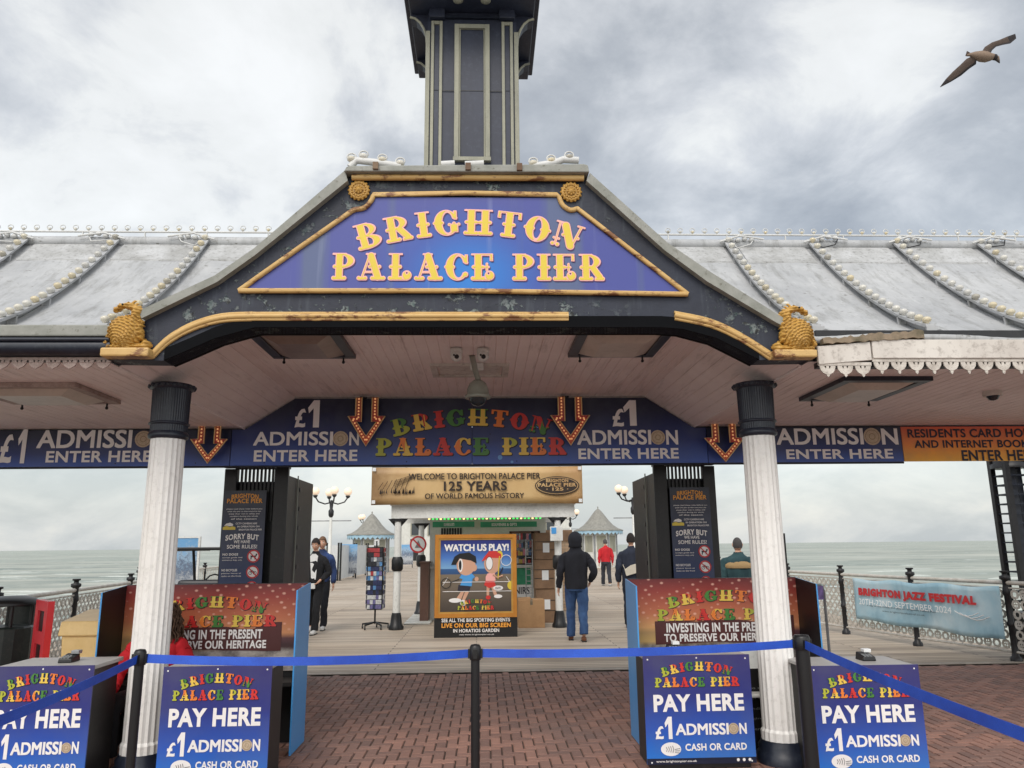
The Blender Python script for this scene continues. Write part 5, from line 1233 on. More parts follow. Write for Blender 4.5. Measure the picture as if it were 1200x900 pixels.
for s_,w_,h0,h1 in (('BRIGHTON',.5,.35,.72),('PALACE PIER',.86,-.12,.28),('· 125 ·',.5,-.55,-.2)): text(m,s_,c[0]-e1*w_,c[0]+e1*w_,c[1]+e2*h0,c[1]+e2*h1,y_,.04)
# old engraving of promenade figures
m.k=0; rn=random.Random(9); gx0=Y(441,580,yy)[0]; gx1=Y(485,580,yy)[0]; gz=Y(450,577,yy)[1]
for k in range(26):
    x=gx0+(gx1-gx0)*rn.random(); h=rn.uniform(.05,.12); m.prism([(x-.015,gz-rn.random()*.05),(x+.015,gz-.03),(x+.006,gz+h)],yy-.001,yy)
for k in range(7): x=gx0+.03+k*.09; m.tube([(x,yy,gz+.05),(x+.1,yy,gz+.2+.02*k)],.005,4)
for k in range(5): m.tube([(gx0+.35,yy,gz+.1+k*.03),(gx1,yy,gz+.28+k*.02)],.004,4)
m.build('lettering',['letb','ban2'],b2)
for a,b in ((x0+.05,zt4-.04),(x1-.05,zt4-.04),(x0+.05,zb4+.06),(x1-.05,zb4+.06)):
    m=MB(); m.box(a-.035,a+.035,yy-.004,yy,b-.035,b+.035); m.build('corner_patch','paper',b2)
m=MB(); m.tube([(x0,YB-.18,zt4+.02),(x1,YB-.18,zt4+.02)],.02,6); m.tube([(xa+.3,YB-.14,zb3),(xa+.3,YB-.17,zt4)],.025,6); m.tube([(xb-.3,YB-.14,zb3),(xb-.3,YB-.17,zt4)],.025,6); m.build('support_rail','grey',b2)
# cable strap and electric box on right post
x=Y(652,625,YB-.2)[0]; o=thing('electric_box','white switch box with blue sticker fixed to the right gateway post','box',(x,YB-.15,1.7))
zA=Y(652,634,YB-.2)[1]; zB=Y(652,617,YB-.2)[1]
m=MB(); m.box(x-.12,x+.13,YB-.2,YB-.08,zA,zB); m.build('box_body','white',o,.01); m=MB(); m.box(x-.10,x-.0,YB-.206,YB-.2005,(zA+zB)/2,zB-.02); m.build('sticker','bluev',o)
# ---------------- kiosk behind ----------------
YK=17.6
M['kw']=worn('kiosk_white',lin((208,208,202)),lin((190,190,184)),rough=.5,damt=.2)
M['green']=plain('green_print',lin((56,150,112)),.4,var=.35,sc_=5)
xa=Y(503,690,YK)[0]; xb=Y(641,690,YK)[0]; zk=Y(560,600,YK)[1]; zc1=Y(500,665,YK)[1]
o=thing('souvenir_kiosk','white souvenir kiosk with green signs and lit bulbs behind the gateway','kiosk',((xa+xb)/2,YK+1,0))
zw0=Y(600,662,YK)[1]; zw1=Y(600,623,YK)[1]; xw0=Y(597,640,YK)[0]; xw1=Y(633,640,YK)[0]
m=MB(); m.box(xa,xw0,YK,YK+.1,0,zk); m.box(xw0,xw1,YK,YK+.1,0,zw0); m.box(xw0,xw1,YK,YK+.1,zw1,zk); m.box(xw1,xb,YK,YK+.1,0,zk); m.box(xa,xb,YK+2,YK+2.1,0,zk); m.box(xa,xa+.1,YK+.1,YK+2,0,zk); m.box(xb-.1,xb,YK+.1,YK+2,0,zk); m.build('wall','kw',o)
m=MB(); m.box(xa-.15,xb+.15,YK-.35,YK+2.3,zk,zk+.14); m.build('roof','kw',o,.01)
m=MB(); m.box(xa-.06,xb+.06,YK-.12,YK-.001,zc1-.03,zc1+.03); m.build('counter','kw',o,.005)
m=MB(); m.box(xw0,xw0+.05,YK-.03,YK-.001,zw0,zw1); m.box(xw1-.05,xw1,YK-.03,YK-.001,zw0,zw1); m.box((xw0+xw1)/2+.15,(xw0+xw1)/2+.21,YK-.03,YK+.05,zw0,zw1); m.box(xw0,xw1,YK-.03,YK-.001,zw1-.04,zw1+.01); wf=m.build('window_frame',plain('brown_frame',lin((96,64,50)),.5),o)
m=MB(); m.box(xw0,xw1,YK+.03,YK+.04,zw0,zw1); m.build('pane','glass',wf)
# goods on shelves in window
GC=[plain('goods_'+n,lin(c),.5,var=.3,sc_=12) for n,c in (('red',(186,60,66)),('pink',(206,132,150)),('white',(206,206,206)),('blue',(74,110,160)),('yellow',(214,182,90)),('dark',(54,50,56)))]
m=MB(); rn=random.Random(12)
for r in range(4):
    z=zw0+.03+r*(zw1-zw0)/4.2
    xx=xw0+.06
    while xx<xw1-.1:
        w_=rn.uniform(.03,.08); m.k=rn.randrange(6); m.box(xx,xx+w_*.85,YK+.005,YK+.028,z,z+rn.uniform(.08,.15)); xx+=w_
m.build('goods_on_display',GC,o)
# counter-top black menu and red figure seen above the board
m=MB(); m.k=0
x0=Y(517,620,YK)[0]; x1=Y(542,620,YK)[0]; z0=Y(517,628,YK)[1]; z1=Y(517,619,YK)[1]
for k in range(8): m.box(x0+(x1-x0)*k/8,x0+(x1-x0)*(k+.7)/8,YK-.012,YK-.002,z0,z1)
m.build('price_strips','blackp',o)
for a,b in ((507,556),(563,629)):
    g0=Y(a,618,YK-.36);g1=Y(b,611,YK-.36); m=MB(); m.box(g0[0],g1[0],YK-.37,YK-.352,g0[1],g1[1]); sgn=m.build('green_sign','green',o)
    m=MB(); text(m,'SOUVENIRS & GIFTS',g0[0]+.25,g1[0]-.45,g0[1]+.025,g1[1]-.03,YK-.374,.03); m.build('lettering','letw',sgn)
M['fg']=emit('bulb_green',lin((80,240,110)),1.2); M['fy']=emit('bulb_warm',lin((255,226,150)),1.6)
m=MB(); g0=Y(503,608,YK-.4);g1=Y(633,607,YK-.4); m.tube([(g0[0],YK-.4,g0[1]+.03),((g0[0]+g1[0])/2,YK-.4,g0[1]+.02),(g1[0],YK-.4,g1[1]+.03)],.008,5); st=m.build('light_cable','blackp',o)
for k in range(30):
    u=k/29; m=MB(); m.ball((g0[0]+(g1[0]-g0[0])*u,YK-.4,g0[1]),.026,8,6); m.build('bulb','fg' if k%3 else 'fy',st)
# SOUVENIRS painted panel
p0=Y(575,700,YK-.02); p1=Y(622,685,YK-.02); g1=Y(622,664,YK-.02)
m=MB(); m.box(p0[0],p1[0],YK-.02,YK-.002,p1[1],g1[1]); m.build('green_panel','green',o)
m=MB(); m.box(p0[0],p1[0],YK-.021,YK-.002,p0[1],p1[1]-.002); b_=m.build('name_panel','paper',o)
m=MB(); text(m,'SOUVENIRS',p0[0]+.05,p1[0]-.03,p0[1]+.06,p1[1]-.05,YK-.025,.02); m.build('lettering','letn',b_)
# brown door panel and white ramp at kiosk left
x0=Y(492,700,YK-.5)[0];x1=Y(502,700,YK-.5)[0]; zt5=Y(497,660,YK-.5)[1]; m=MB(); m.box(x0,x1,YK-.5,YK+.3,0,zt5); m.box(x0-.02,x1+.02,YK-.52,YK+.32,zt5,zt5+.03); tag(m.build('timber_stand','brownp'),'narrow brown timber stand beside the kiosk at its left corner','stand')
m=MB(); ga=G(474,727);gb=G(490,695)
for k in range(12): y_=16.6+k*.42; m.box(-1.55,-1.0,y_,y_+.3,.004,.03)
m.box(-1.55,-1.0,16.6,21.5,.0,.004+.012); tag(m.build('slatted_mat','kw'),'pale slatted mat on the deck left of the kiosk','mat')
# brick wall piece & brown cap
t=NT('buff_brickwork'); br=t.n('ShaderNodeTexBrick'); br.inputs['Scale'].default_value=1; br.inputs['Brick Width'].default_value=.22; br.inputs['Row Height'].default_value=.075; br.inputs['Mortar Size'].default_value=.006; br.inputs['Color1'].default_value=(*lin((196,166,136)),1); br.inputs['Color2'].default_value=(*lin((176,144,114)),1); br.inputs['Mortar'].default_value=(*lin((140,128,112)),1)
tc=t.n('ShaderNodeTexCoord'); s1=t.n('ShaderNodeSeparateXYZ'); c1=t.n('ShaderNodeCombineXYZ'); t.l(tc.outputs['Object'],s1.inputs[0]); ad=t.n('ShaderNodeMath',operation='ADD'); t.l(s1.outputs[0],ad.inputs[0]); t.l(s1.outputs[1],ad.inputs[1]); t.l(ad.outputs[0],c1.inputs[0]); t.l(s1.outputs[2],c1.inputs[1]); t.l(c1.outputs[0],br.inputs['Vector']); t.col(br.outputs['Color']); M['bb']=t.m
x0=Y(640,700,19.6)[0];x1=Y(670,700,19.6)[0]; zt6=Y(660,634,19.6)[1]; zt7=Y(660,621,19.6)[1]; o=thing('brick_store','small buff brick store with a brown cap behind the right gateway post','building',((x0+x1)/2,20,0))
m=MB(); m.box(x0,x1,19.6,21.2,0,zt6); m.build('wall','bb',o); m=MB(); m.box(x0-.03,x1+.05,19.55,21.25,zt6,zt7); m.build('roof','cardd',o,.01)
# stacked boxes
GBx='brown wrapped boxes stacked beside the kiosk'
xs=(Y(627,680,16.6)[0],Y(650,680,16.6)[0]); zs=[0]+[Y(640,p,16.6)[1] for p in (690,656,624)]
for k in range(3):
    o=thing('wrapped_box',['brown wrapped box at the bottom of the stack beside the kiosk','brown wrapped box in the middle of the stack beside the kiosk','brown wrapped box topmost of the stack beside the kiosk'][k],'box',(sum(xs)/2,16.9,zs[k]),GBx); j=(.015,-.01,.02)[k]
    m=MB(); m.box(xs[0]+j,xs[1]+j,16.6+j,17.25,zs[k]+.003,zs[k+1]-.003); m.build('carton','cardd',o,.008)
    m=MB(); m.box(xs[0]+j+.16,xs[0]+j+.30,16.592+j,16.599+j,zs[k+1]-.42,zs[k+1]-.22); m.build('label','paper',o)
    m=MB(); 
    for q in (.35,.65): z=zs[k]+(zs[k+1]-zs[k])*q; m.box(xs[0]+j-.003,xs[1]+j+.003,16.594+j,16.598+j,z,z+.012)
    m.build('strap','blackp',o)
a=Y(607,735,15.9);b=Y(637,702,15.9); g=G(620,736); o=thing('cardboard_box','plain cardboard box on the deck right of the sports board','box',((a[0]+b[0])/2,g[1]+.25,0))
m=MB(); m.box(a[0],b[0],g[1],g[1]+.5,.002,Y(620,703,g[1])[1]); m.build('carton','card',o,.008); zq=Y(620,703,g[1])[1]
m=MB(); m.box((a[0]+b[0])/2-.025,(a[0]+b[0])/2+.025,g[1]-.003,g[1]+.45,zq,zq+.003); m.box((a[0]+b[0])/2-.025,(a[0]+b[0])/2+.025,g[1]-.003,g[1]-.001,zq-.1,zq+.002); m.build('tape','wood',o)
m=MB(); m.prism([(a[0],zq),(a[0]-.0,zq+.015),((a[0]+b[0])/2-.01,zq+.03),((a[0]+b[0])/2-.01,zq)],g[1]+.02,g[1]+.48); m.build('flap','card',o)
# wire display rack
x=Y(620,650,16.3)[0]; z=Y(620,632,16.3)[1]; o=thing('wire_rack','thin grey wire display rack beside the brown boxes','rack',(x,16.3,0))
for a in (-.07,.07): m=MB(); m.tube([(x+a,16.3,0),(x+a,16.3,z)],.01,5); m.build('upright','grey',o)
m=MB()
for k in range(14): m.tube([(x-.07,16.3,.15+k*.12),(x+.07,16.3,.15+k*.12)],.005,4); m.tube([(x-.07,16.3,.15+k*.12),(x-.07,16.2,.15+k*.12),(x+.07,16.2,.15+k*.12),(x+.07,16.3,.15+k*.12)],.005,4)
m.build('shelves','grey',o); m=MB(); m.box(x-.09,x+.09,16.2,16.4,0,.02); m.build('base','grey',o)
# round no-entry disc on rear post
def roundel(x,y,z,r,lab,rider=True):
    o=thing('prohibition_sign',lab,'sign',(x,y,z))
    m=MB(); m.tube([(x,y,z),(x,y+.015,z)],r,24); m.build('sign_plate','paper',o)
    m=MB(); ringd(m,x,z,r*.8,r,y-.003,24); m.add([(x+a*r,y-.004,z+b*r) for a,b in ((-.62,.5),(-.5,.62),(.62,-.5),(.5,-.62))],[(0,3,2,1)],smooth=False); m.build('red_ring','letr',o)
    m=MB(); m.prism([(x-.4*r,z-.4*r),(x+.4*r,z-.4*r),(x+.2*r,z+.1*r),(x,z+.5*r),(x-.2*r,z)],y-.003,y-.001); m.build('symbol','grey',o)
p=Y(490,638,18.5); roundel(p[0],18.5,p[1],.125*1.6,'round red ringed prohibition sign on the rear gateway post')
# watch us play board
g=G(557,747); YW=g[1]; x0,_=Y(509,700,YW); x1,_=Y(606,700,YW); zt8=Y(557,626,YW)[1]
o=thing('sports_board','WATCH US PLAY face-hole board with cartoon tennis players in gold frame','board',((x0+x1)/2,YW,0)); w=x1-x0; h=zt8
m=MB(); m.box(x0,x1,YW,YW+.05,0.0,h); bb=m.build('board','blackp',o)
m=MB(); m.prism([(x0+.1,0),(x0+.14,0),(x0+.14,.9),(x0+.1,.9)],YW+.05,YW+.4); m.prism([(x1-.14,0),(x1-.1,0),(x1-.1,.9),(x1-.14,.9)],YW+.05,YW+.4); m.build('strut','wood',o)
zf=h*.19
M['frameg']=gold('gilt_frame',False,(206,140,48),(160,98,30))
def mitre(xa,xb,za,zb,w_,y0,y1,mat,name,par):
    m=MB(); O=[(xa,za),(xb,za),(xb,zb),(xa,zb)]; I=[(xa+w_,za+w_),(xb-w_,za+w_),(xb-w_,zb-w_),(xa+w_,zb-w_)]
    for k in range(4): l=(k+1)%4; m.prism([O[k],O[l],I[l],I[k]],y0,y1)
    return m.build(name,mat,par)
mitre(x0+.005,x1-.005,zf,h-.003,.07,YW-.035,YW-.001,'frameg','gilt_frame',o); mitre(x0+.075,x1-.075,zf+.07,h-.073,.03,YW-.02,YW-.001,'goldc','inner_frame',o)
t=NT('tennis_picture'); tc=t.n('ShaderNodeTexCoord'); sp=t.n('ShaderNodeSeparateXYZ'); t.l(tc.outputs['Generated'],sp.inputs[0])
t.col(t.ramp(sp.outputs['Z'],[(0,lin((66,58,52))),(.3,lin((104,92,80))),(.515,lin((122,108,90))),(.52,lin((42,74,118))),(.59,lin((48,88,138))),(.6,lin((120,166,206))),(.75,lin((70,116,190))),(.95,lin((34,44,120)))])).rough(.35); M['tennis']=t.m
X0,X1,Z0,Z1=x0+.105,x1-.105,zf+.10,h-.103
m=MB(); m.box(X0,X1,YW-.008,YW-.001,Z0,Z1); pc=m.build('picture','tennis',o)
def q(u,v): return (x0+w*u,h*(1-v))     # u across, v down the whole board
yy=YW-.012
cols=['letw','skin','blackp','bluev','letn','lp','lr','ly','leto']
m=MB()
lv=[0]
def poly(k,pts): lv[0]+=1; m.k=k; y_=yy-lv[0]*.0002; m.add([(q(a,b)[0],y_,q(a,b)[1]) for a,b in pts],[tuple(range(len(pts)))],smooth=False)
def ell(k,u,v,a,b,n=20): poly(k,[(u+a*math.cos(-2*math.pi*i/n),v+b*math.sin(-2*math.pi*i/n)) for i in range(n)][::-1])
def lnn(k,pts,r): lv[0]+=1; m.k=k; m.tube([(q(a,b)[0],yy-lv[0]*.0002,q(a,b)[1]) for a,b in pts],r,4)
def cc(pts): return pts
for l in ([(.10,.50),(.16,.425)],[(.10,.56),(.93,.56)],[(.10,.47),(.93,.47)],[(.93,.49),(.87,.42)]): lnn(0,l,.006)
# boy
poly(1,[(.27,.62),(.33,.55),(.36,.56),(.31,.66)]); poly(1,[(.37,.56),(.42,.56),(.36,.66),(.33,.65)])
ell(0,.25,.645,.075,.022); ell(0,.35,.67,.04,.03); poly(4,[(.29,.495),(.44,.505),(.42,.565),(.36,.555),(.33,.56),(.28,.55)][::-1])
poly(3,[(.33,.39),(.44,.375),(.49,.42),(.46,.44),(.45,.51),(.31,.50),(.34,.44),(.30,.43)][::-1]); ell(1,.51,.44,.025,.022)
ell(1,.38,.30,.115,.105); ell(1,.48,.33,.035,.035); poly(2,[(.20,.30),(.24,.22),(.30,.19),(.42,.18),(.50,.22),(.51,.29),(.44,.26),(.30,.24),(.26,.30)][::-1]); ell(0,.315,.305,.028,.065); ell(2,.31,.305,.017,.05)
lnn(2,[(.30,.44),(.20,.47)],.008); m.k=2
for k in range(1): c=q(.14,.48); ringd(m,c[0],c[1],.08,.092,yy-.012,20)
# girl
poly(1,[(.63,.51),(.67,.50),(.66,.60),(.63,.60)]); poly(1,[(.68,.50),(.72,.50),(.76,.60),(.72,.60)]); ell(6,.65,.62,.03,.02); ell(0,.77,.61,.05,.018)
poly(6,[(.60,.50),(.62,.45),(.72,.45),(.745,.51),(.66,.53)]); poly(5,[(.64,.39),(.73,.37),(.74,.46),(.62,.46),(.62,.42)])
lnn(1,[(.71,.40),(.76,.43),(.83,.41)],.016); lnn(7,[(.77,.44),(.78,.34),(.79,.22)],.012); ell(7,.79,.21,.04,.045)
ell(1,.70,.29,.10,.10); poly(6,[(.60,.23),(.66,.17),(.74,.165),(.81,.20),(.81,.24),(.68,.235),(.57,.27)][::-1]); ell(2,.665,.29,.045,.068); ell(0,.665,.29,.04,.062)
c=q(.87,.26); ringd(m,c[0],c[1],.09,.10,yy-.014,20); lnn(4,[(.83,.33),(.79,.40)],.01)
ell(7,.935,.505,.052,.044); ell(0,.77,.53,.06,.024); 
o_=m.build('tennis_players',cols,pc)
m=MB(); m.k=0; y_=YW-.020
def T3(s,u0,v0,u1,v1,k=0,off=.035): m.k=k; a=q(u0,v1);b=q(u1,v0); text(m,s,a[0],b[0],a[1],b[1],y_,off)
T3('WATCH US PLAY!',.12,.10,.90,.165,0,.045); T3('SEE ALL THE BIG SPORTING EVENTS',.09,.815,.91,.852,0,.03); T3('LIVE ON OUR BIG SCREEN',.09,.862,.92,.905,2,.04); T3('IN HORATIOS GARDEN',.23,.917,.78,.95,0,.03); T3('visit www.brightonpier.co.uk',.3,.965,.72,.98,0,.01)
m.k=1; y_=yy-.02; T3('OUT!',.735,.52,.80,.54,1,.02)
m.build('lettering',['letw','letn','leto'],o)
a=q(.28,.735);b=q(.72,.635); logo(pc,a[0],b[0],a[1],b[1],yy-.016,True,18)
# postcard rack
g=G(439,737); x=g[0];yr=g[1]; z0=Y(439,714,yr)[1]; z1=Y(439,641,yr)[1]; hw=(Y(449,680,yr)[0]-Y(430,680,yr)[0])/2
o=thing('postcard_rack','tall revolving postcard rack on a black castor foot','rack',(x,yr,0))
PC=[plain('postcard_'+n,lin(c),.4,var=.7,sc_=22) for n,c in (('blue',(86,136,186)),('navy',(44,52,92)),('red',(168,60,64)),('white',(200,204,208)),('grey',(110,116,126)),('black',(40,42,50)),('violet',(110,104,150)))]
m=MB(); m.box(x-hw*.9,x+hw*.9,yr-hw*.9,yr+hw*.9,z0,z1); m.build('rack_core','blackp',o)
m=MB(); rn=random.Random(8)
rows=13
for r in range(rows):
    z=z0+.02+(z1-z0-.03)*r/rows; pal=[[6,3],[6,3],[6,3],[5,1],[2,1],[1,5],[0,0],[0,3],[5,1],[4,5],[3,4],[2,5],[2,5]][r]
    for c in range(5):
        cx_=x-hw+.02+(2*hw-.04)*(c+.5)/5; m.k=rn.choice(pal+[rn.randrange(7)]); ww_=hw/5*.85; m.box(cx_-ww_,cx_+ww_,yr-hw*.9-.03,yr-hw*.9-.02,z,z+(z1-z0)/rows*.86)
        for sg_ in (-1,1): m.box(*sorted((x+sg_*(hw*.9+.02),x+sg_*(hw*.9+.03))),yr-hw+.02+2*hw*c/5,yr-hw+.02+2*hw*(c+.8)/5,z,z+(z1-z0)/rows*.86)
m.build('postcards',PC,o)
m=MB(); m.tube([(x,yr,.1),(x,yr,z1+.12)],.018,8); m.build('pole','blackp',o); m=MB(); m.box(x-.05,x+.05,yr-.01,yr+.01,z1+.03,z1+.15); m.build('header','paper',o)
m=MB()
for k in range(5): t_=2*math.pi*k/5+.3; m.tube([(x,yr,.13),(x+.27*math.cos(t_),yr+.27*math.sin(t_),.09)],.018,6)
ft=m.build('foot','blackp',o)
for k in range(5): t_=2*math.pi*k/5+.3; m=MB(); a_=(x+.27*math.cos(t_),yr+.27*math.sin(t_)); m.tube([(a_[0]-.012,a_[1],.035),(a_[0]+.012,a_[1],.035)],.035,10); m.tube([(a_[0],a_[1],.04),(a_[0],a_[1],.1)],.012,5); m.build('castor','blackp',ft)
# ---------------- far pier ----------------
M['shing']=worn('zinc_scale_roof',lin((146,144,136)),lin((120,118,112)),sc_=6,rough=.7,damt=.3,streak=True)
M['valb']=plain('pale_blue_valance',lin((150,182,200)),.5)
def kiosk(x,y,R_,h,H,lab):
    o=thing('octagonal_kiosk',lab,'kiosk',(x,y,0),'octagonal kiosks with swept roofs')
    n=8; r=R_*.72; m=MB(); pts=[(r*math.cos(math.pi/8+2*math.pi*k/n),r*math.sin(math.pi/8+2*math.pi*k/n)) for k in range(n)]
    m.prism([(x+a,y+b) for a,b in pts],0,h,'xy'); m.build('wall','kw',o)
    for k in range(n):
        a,b=pts[k]; m=MB(); m.tube([(x+a,y+b,0),(x+a,y+b,h)],.07,6); m.build('post','grey',o)
        c,d=pts[(k+1)%n]; mx,my=(a+c)/2*1.012,(b+d)/2*1.012; dx_,dy_=(c-a),(d-b); L=math.hypot(dx_,dy_); dx_/=L;dy_/=L
        m=MB(); q_=L*.33; z0_,z1_=h*.42,h*.86
        m.add([(x+mx-dx_*q_,y+my-dy_*q_,z0_),(x+mx+dx_*q_,y+my+dy_*q_,z0_),(x+mx+dx_*q_,y+my+dy_*q_,z1_),(x+mx-dx_*q_,y+my-dy_*q_,z1_)],[(0,1,2,3)],smooth=False); m.build('shutter','cream',o)
    m=MB(); prof=[(R_,h-.02),(R_*1.01,h+.03),(R_*.80,h+.20),(R_*.60,h+.48),(R_*.42,h+.88),(R_*.27,h+1.3),(R_*.15,h+1.62),(R_*.06,h+1.8),(.03,h+1.85),(.05,h+1.95),(.02,h+2.05),(.01,H)]
    prof=[(a,b if i in(0,1) else h+(b-h)*(H-h)/(2.3)) for i,(a,b) in enumerate(prof)]; m.lathe(prof,(x,y,0),16); m.build('roof','shing',o)
    m=MB(); N=32
    for k in range(N):
        t0=2*math.pi*k/N;t1=2*math.pi*(k+1)/N; rr=R_*.97; m.add([(x+rr*math.cos(t0),y+rr*math.sin(t0),h),(x+rr*math.cos(t1),y+rr*math.sin(t1),h),(x+rr*math.cos(t1),y+rr*math.sin(t1),h-.15),(x+rr*math.cos((t0+t1)/2),y+rr*math.sin((t0+t1)/2),h-.3),(x+rr*math.cos(t0),y+rr*math.sin(t0),h-.15)],[(0,4,3,2,1)],smooth=False)
    m.build('valance','valb',o)
yk=50; c=Y(435,640,yk); r=(Y(464,640,yk)[0]-Y(406,640,yk)[0])/2; kiosk(c[0],yk,r,Y(435,627,yk)[1],Y(435,596,yk)[1],'swept roof kiosk on the left side of the pier')
yk=56; c=Y(702,640,yk); r=(Y(731,640,yk)[0]-Y(673,640,yk)[0])/2; kiosk(c[0],yk,r,Y(702,622,yk)[1],Y(702,590,yk)[1],'swept roof kiosk on the right side of the pier')
M['globe']=emit('opal_globe',lin((248,222,196)),.25)
def lamp(px_,py_g,y,lab,n=4,R_=.5,gr=.165):
    x,z=Y(px_,py_g,y); o=thing('street_lamp',lab,'street lamp',(x,y,0),'globe lamps along the pier')
    m=MB(); m.lathe([(.22,0),(.22,.5),(.12,.7),(.09,1.2),(.07,z-1.3),(.06,z-1.2)],(x,y,0),10); m.build('pole','white',o)
    m=MB(); m.lathe([(.06,z-1.2),(.12,z-1.1),(.13,z-.9),(.07,z-.8),(.09,z-.6),(.05,z-.4)],(x,y,0),10)
    m.build('collar','blackp',o)
    m=MB(); m.tube([(x-.95,y,z-1.35),(x+.95,y,z-1.35)],.025,5); m.build('cross_rail','grey',o)
    for k in range(n):
        t_=2*math.pi*k/n+.35; dx_,dy_=math.cos(t_)*R_*1.5,math.sin(t_)*R_*1.5
        m=MB(); m.tube([(x,y,z-.5),(x+dx_*.4,y+dy_*.4,z-.58),(x+dx_*.8,y+dy_*.8,z-.48),(x+dx_,y+dy_,z-.26)],.035,6); a_=m.build('arm','blackp',o)
        m=MB(); m.ball((x+dx_,y+dy_,z),gr*1.15,14,10); m.build('globe','globe',a_); m=MB(); m.lathe([(.06,-.3),(.12,-.2),(.1,-.18)],(x+dx_,y+dy_,z),8); m.build('cup','blackp',a_)
lamp(389,576,36,'four globed lamp standing on the left of the pier, near')
lamp(741,573,36,'four globed lamp on the right of the pier, behind the right gate')
lamp(428,606,75,'far globed lamp peeping above the left kiosk roof',3,.45,.22); lamp(668,600,62,'far globed lamp right of the anniversary banner',3,.4,.2)
# white wind screens on the left
M['scr']=worn('screen_white',lin((206,208,208)),lin((190,192,192)),rough=.5,damt=.15)
def screen(xa,ya,xb,yb,h,lab):
    o=thing('wind_screen',lab,'screen',((xa+xb)/2,(ya+yb)/2,0),'white wind screens'); d=Vector((xb-xa,yb-ya,0)).normalized(); n=Vector((-d.y,d.x,0))*.03
    A=Vector((xa,ya,0));B=Vector((xb,yb,0)); m=MB(); vs=[A-n,B-n,B+n,A+n]; m.add([tuple(v+Vector((0,0,.08))) for v in vs]+[tuple(v+Vector((0,0,h))) for v in vs],[(0,3,2,1),(4,5,6,7),(0,1,5,4),(1,2,6,5),(2,3,7,6),(3,0,4,7)],smooth=False); m.build('panel','scr',o)
    for P_ in (A,B): m=MB(); m.tube([tuple(P_),tuple(P_+Vector((0,0,h+.12)))],.05,6); m.build('post','blackp',o)
sp_=[(383,38.5),(399,38.5),(417,43),(431,46),(441,46)]
for k in range(len(sp_)-1):
    a,b=sp_[k],sp_[k+1]; screen(Y(a[0],660,a[1])[0],a[1],Y(b[0],660,b[1])[0]-.12,b[1],1.7,['white wind screen nearest the lamp, left side of the deck','second white wind screen from the lamp','white wind screen just left of the left kiosk','white wind screen in front of the left kiosk'][k])
for p,yy,lab in ((408,41,'small blue notice board in front of the left wind screens'),(477,60,'small blue board on the deck beside the gateway post')):
    g=Y(p,660,yy); o=thing('notice_board',lab,'sign',(g[0],yy,0)); m=MB(); m.box(g[0]-.45,g[0]+.45,yy,yy+.05,.25,1.75); m.build('panel','city',o); m=MB(); m.box(g[0]-.5,g[0]+.5,yy-.1,yy+.15,0,.25) if False else m.tube([(g[0]-.4,yy+.03,0),(g[0]-.4,yy+.03,.25)],.03,5); m.tube([(g[0]+.4,yy+.03,0),(g[0]+.4,yy+.03,.25)],.03,5); m.build('leg','blackp',o)
# big white amusement building far behind
yb_=85; x0=Y(470,640,yb_)[0]; x1=Y(670,640,yb_)[0]; zt9=Y(560,600,yb_)[1]
o=thing('amusement_hall','large cream hall far down the pier behind the kiosk','building',((x0+x1)/2,yb_,0))
m=MB(); m.box(x0,x1,yb_,yb_+20,0,zt9); m.build('wall','kw',o)
m=MB(); m.box(x0-.4,x1+.4,yb_-.4,yb_+20.4,zt9,zt9+.4); m.build('roof','shing',o)
for k in range(9):
    xx=x0+1+(x1-x0-2)*k/9
    if k in(0,8):
        m=MB(); m.box(xx,xx+1.2,yb_-.08,yb_-.01,.1,2.4); w_=m.build('door','blackp',o)
    m=MB(); m.box(xx,xx+1.1,yb_-.06,yb_-.01,2.7,4.2); w_=m.build('window','cream',o); q2=MB(); q2.box(xx+.12,xx+.98,yb_-.08,yb_-.062,2.82,4.08); q2.build('pane','glass',w_)
# ---------------- seagull ----------------
d=ray(1152,66); P0=CAM+d*(13.0/d.length)
o=thing('seagull','brown and white gull gliding with spread wings in the upper right sky','seagull',tuple(P0))
cu=rot.to_3x3(); RX=cu@Vector((1,0,0)); UY=cu@Vector((0,1,0)); TZ=cu@Vector((0,0,1)); s_=13.0/888*1.0
M['gullb']=plain('gull_brown',lin((80,66,58)),.8,var=.3,sc_=20); M['gullw']=plain('gull_breast',lin((134,114,98)),.8,var=.2,sc_=20); M['gullt']=plain('gull_dark_tip',lin((44,38,40)),.8,var=.2); M['beak']=plain('gull_beak',lin((60,54,52)),.5)
def gp(x,y,z=0): return tuple(P0+(RX*(x-1152)+UY*(66-y)+TZ*z)*s_)
m=MB()  # body: lofted along tail to head
L=[(1137,65,.6),(1140,64.5,1.6),(1144,65,3.4),(1150,66,5.0),(1155,66.6,4.9),(1159,66.6,3.6),(1162,66.5,2.7),(1165,68,2.4),(1167,70.5,.9)]
m.k=0; m.tube([gp(a,b,0) for a,b,_ in L],[r*s_ for *_,r in L],12); body=m.build('body','gullw',o)
m=MB(); m.tube([gp(1160.5,66.3,.3),gp(1162.5,67,.4),gp(1164.4,68.4,.4)],[2.6*s_,3.0*s_,2.0*s_],10); m.build('head','gullt',o)
m=MB(); m.tube([gp(1164,69,.5),gp(1166.5,71.3,.5),gp(1167.3,72.6,.4)],[1.4*s_,1.0*s_,.3*s_],7); m.build('beak','beak',o)
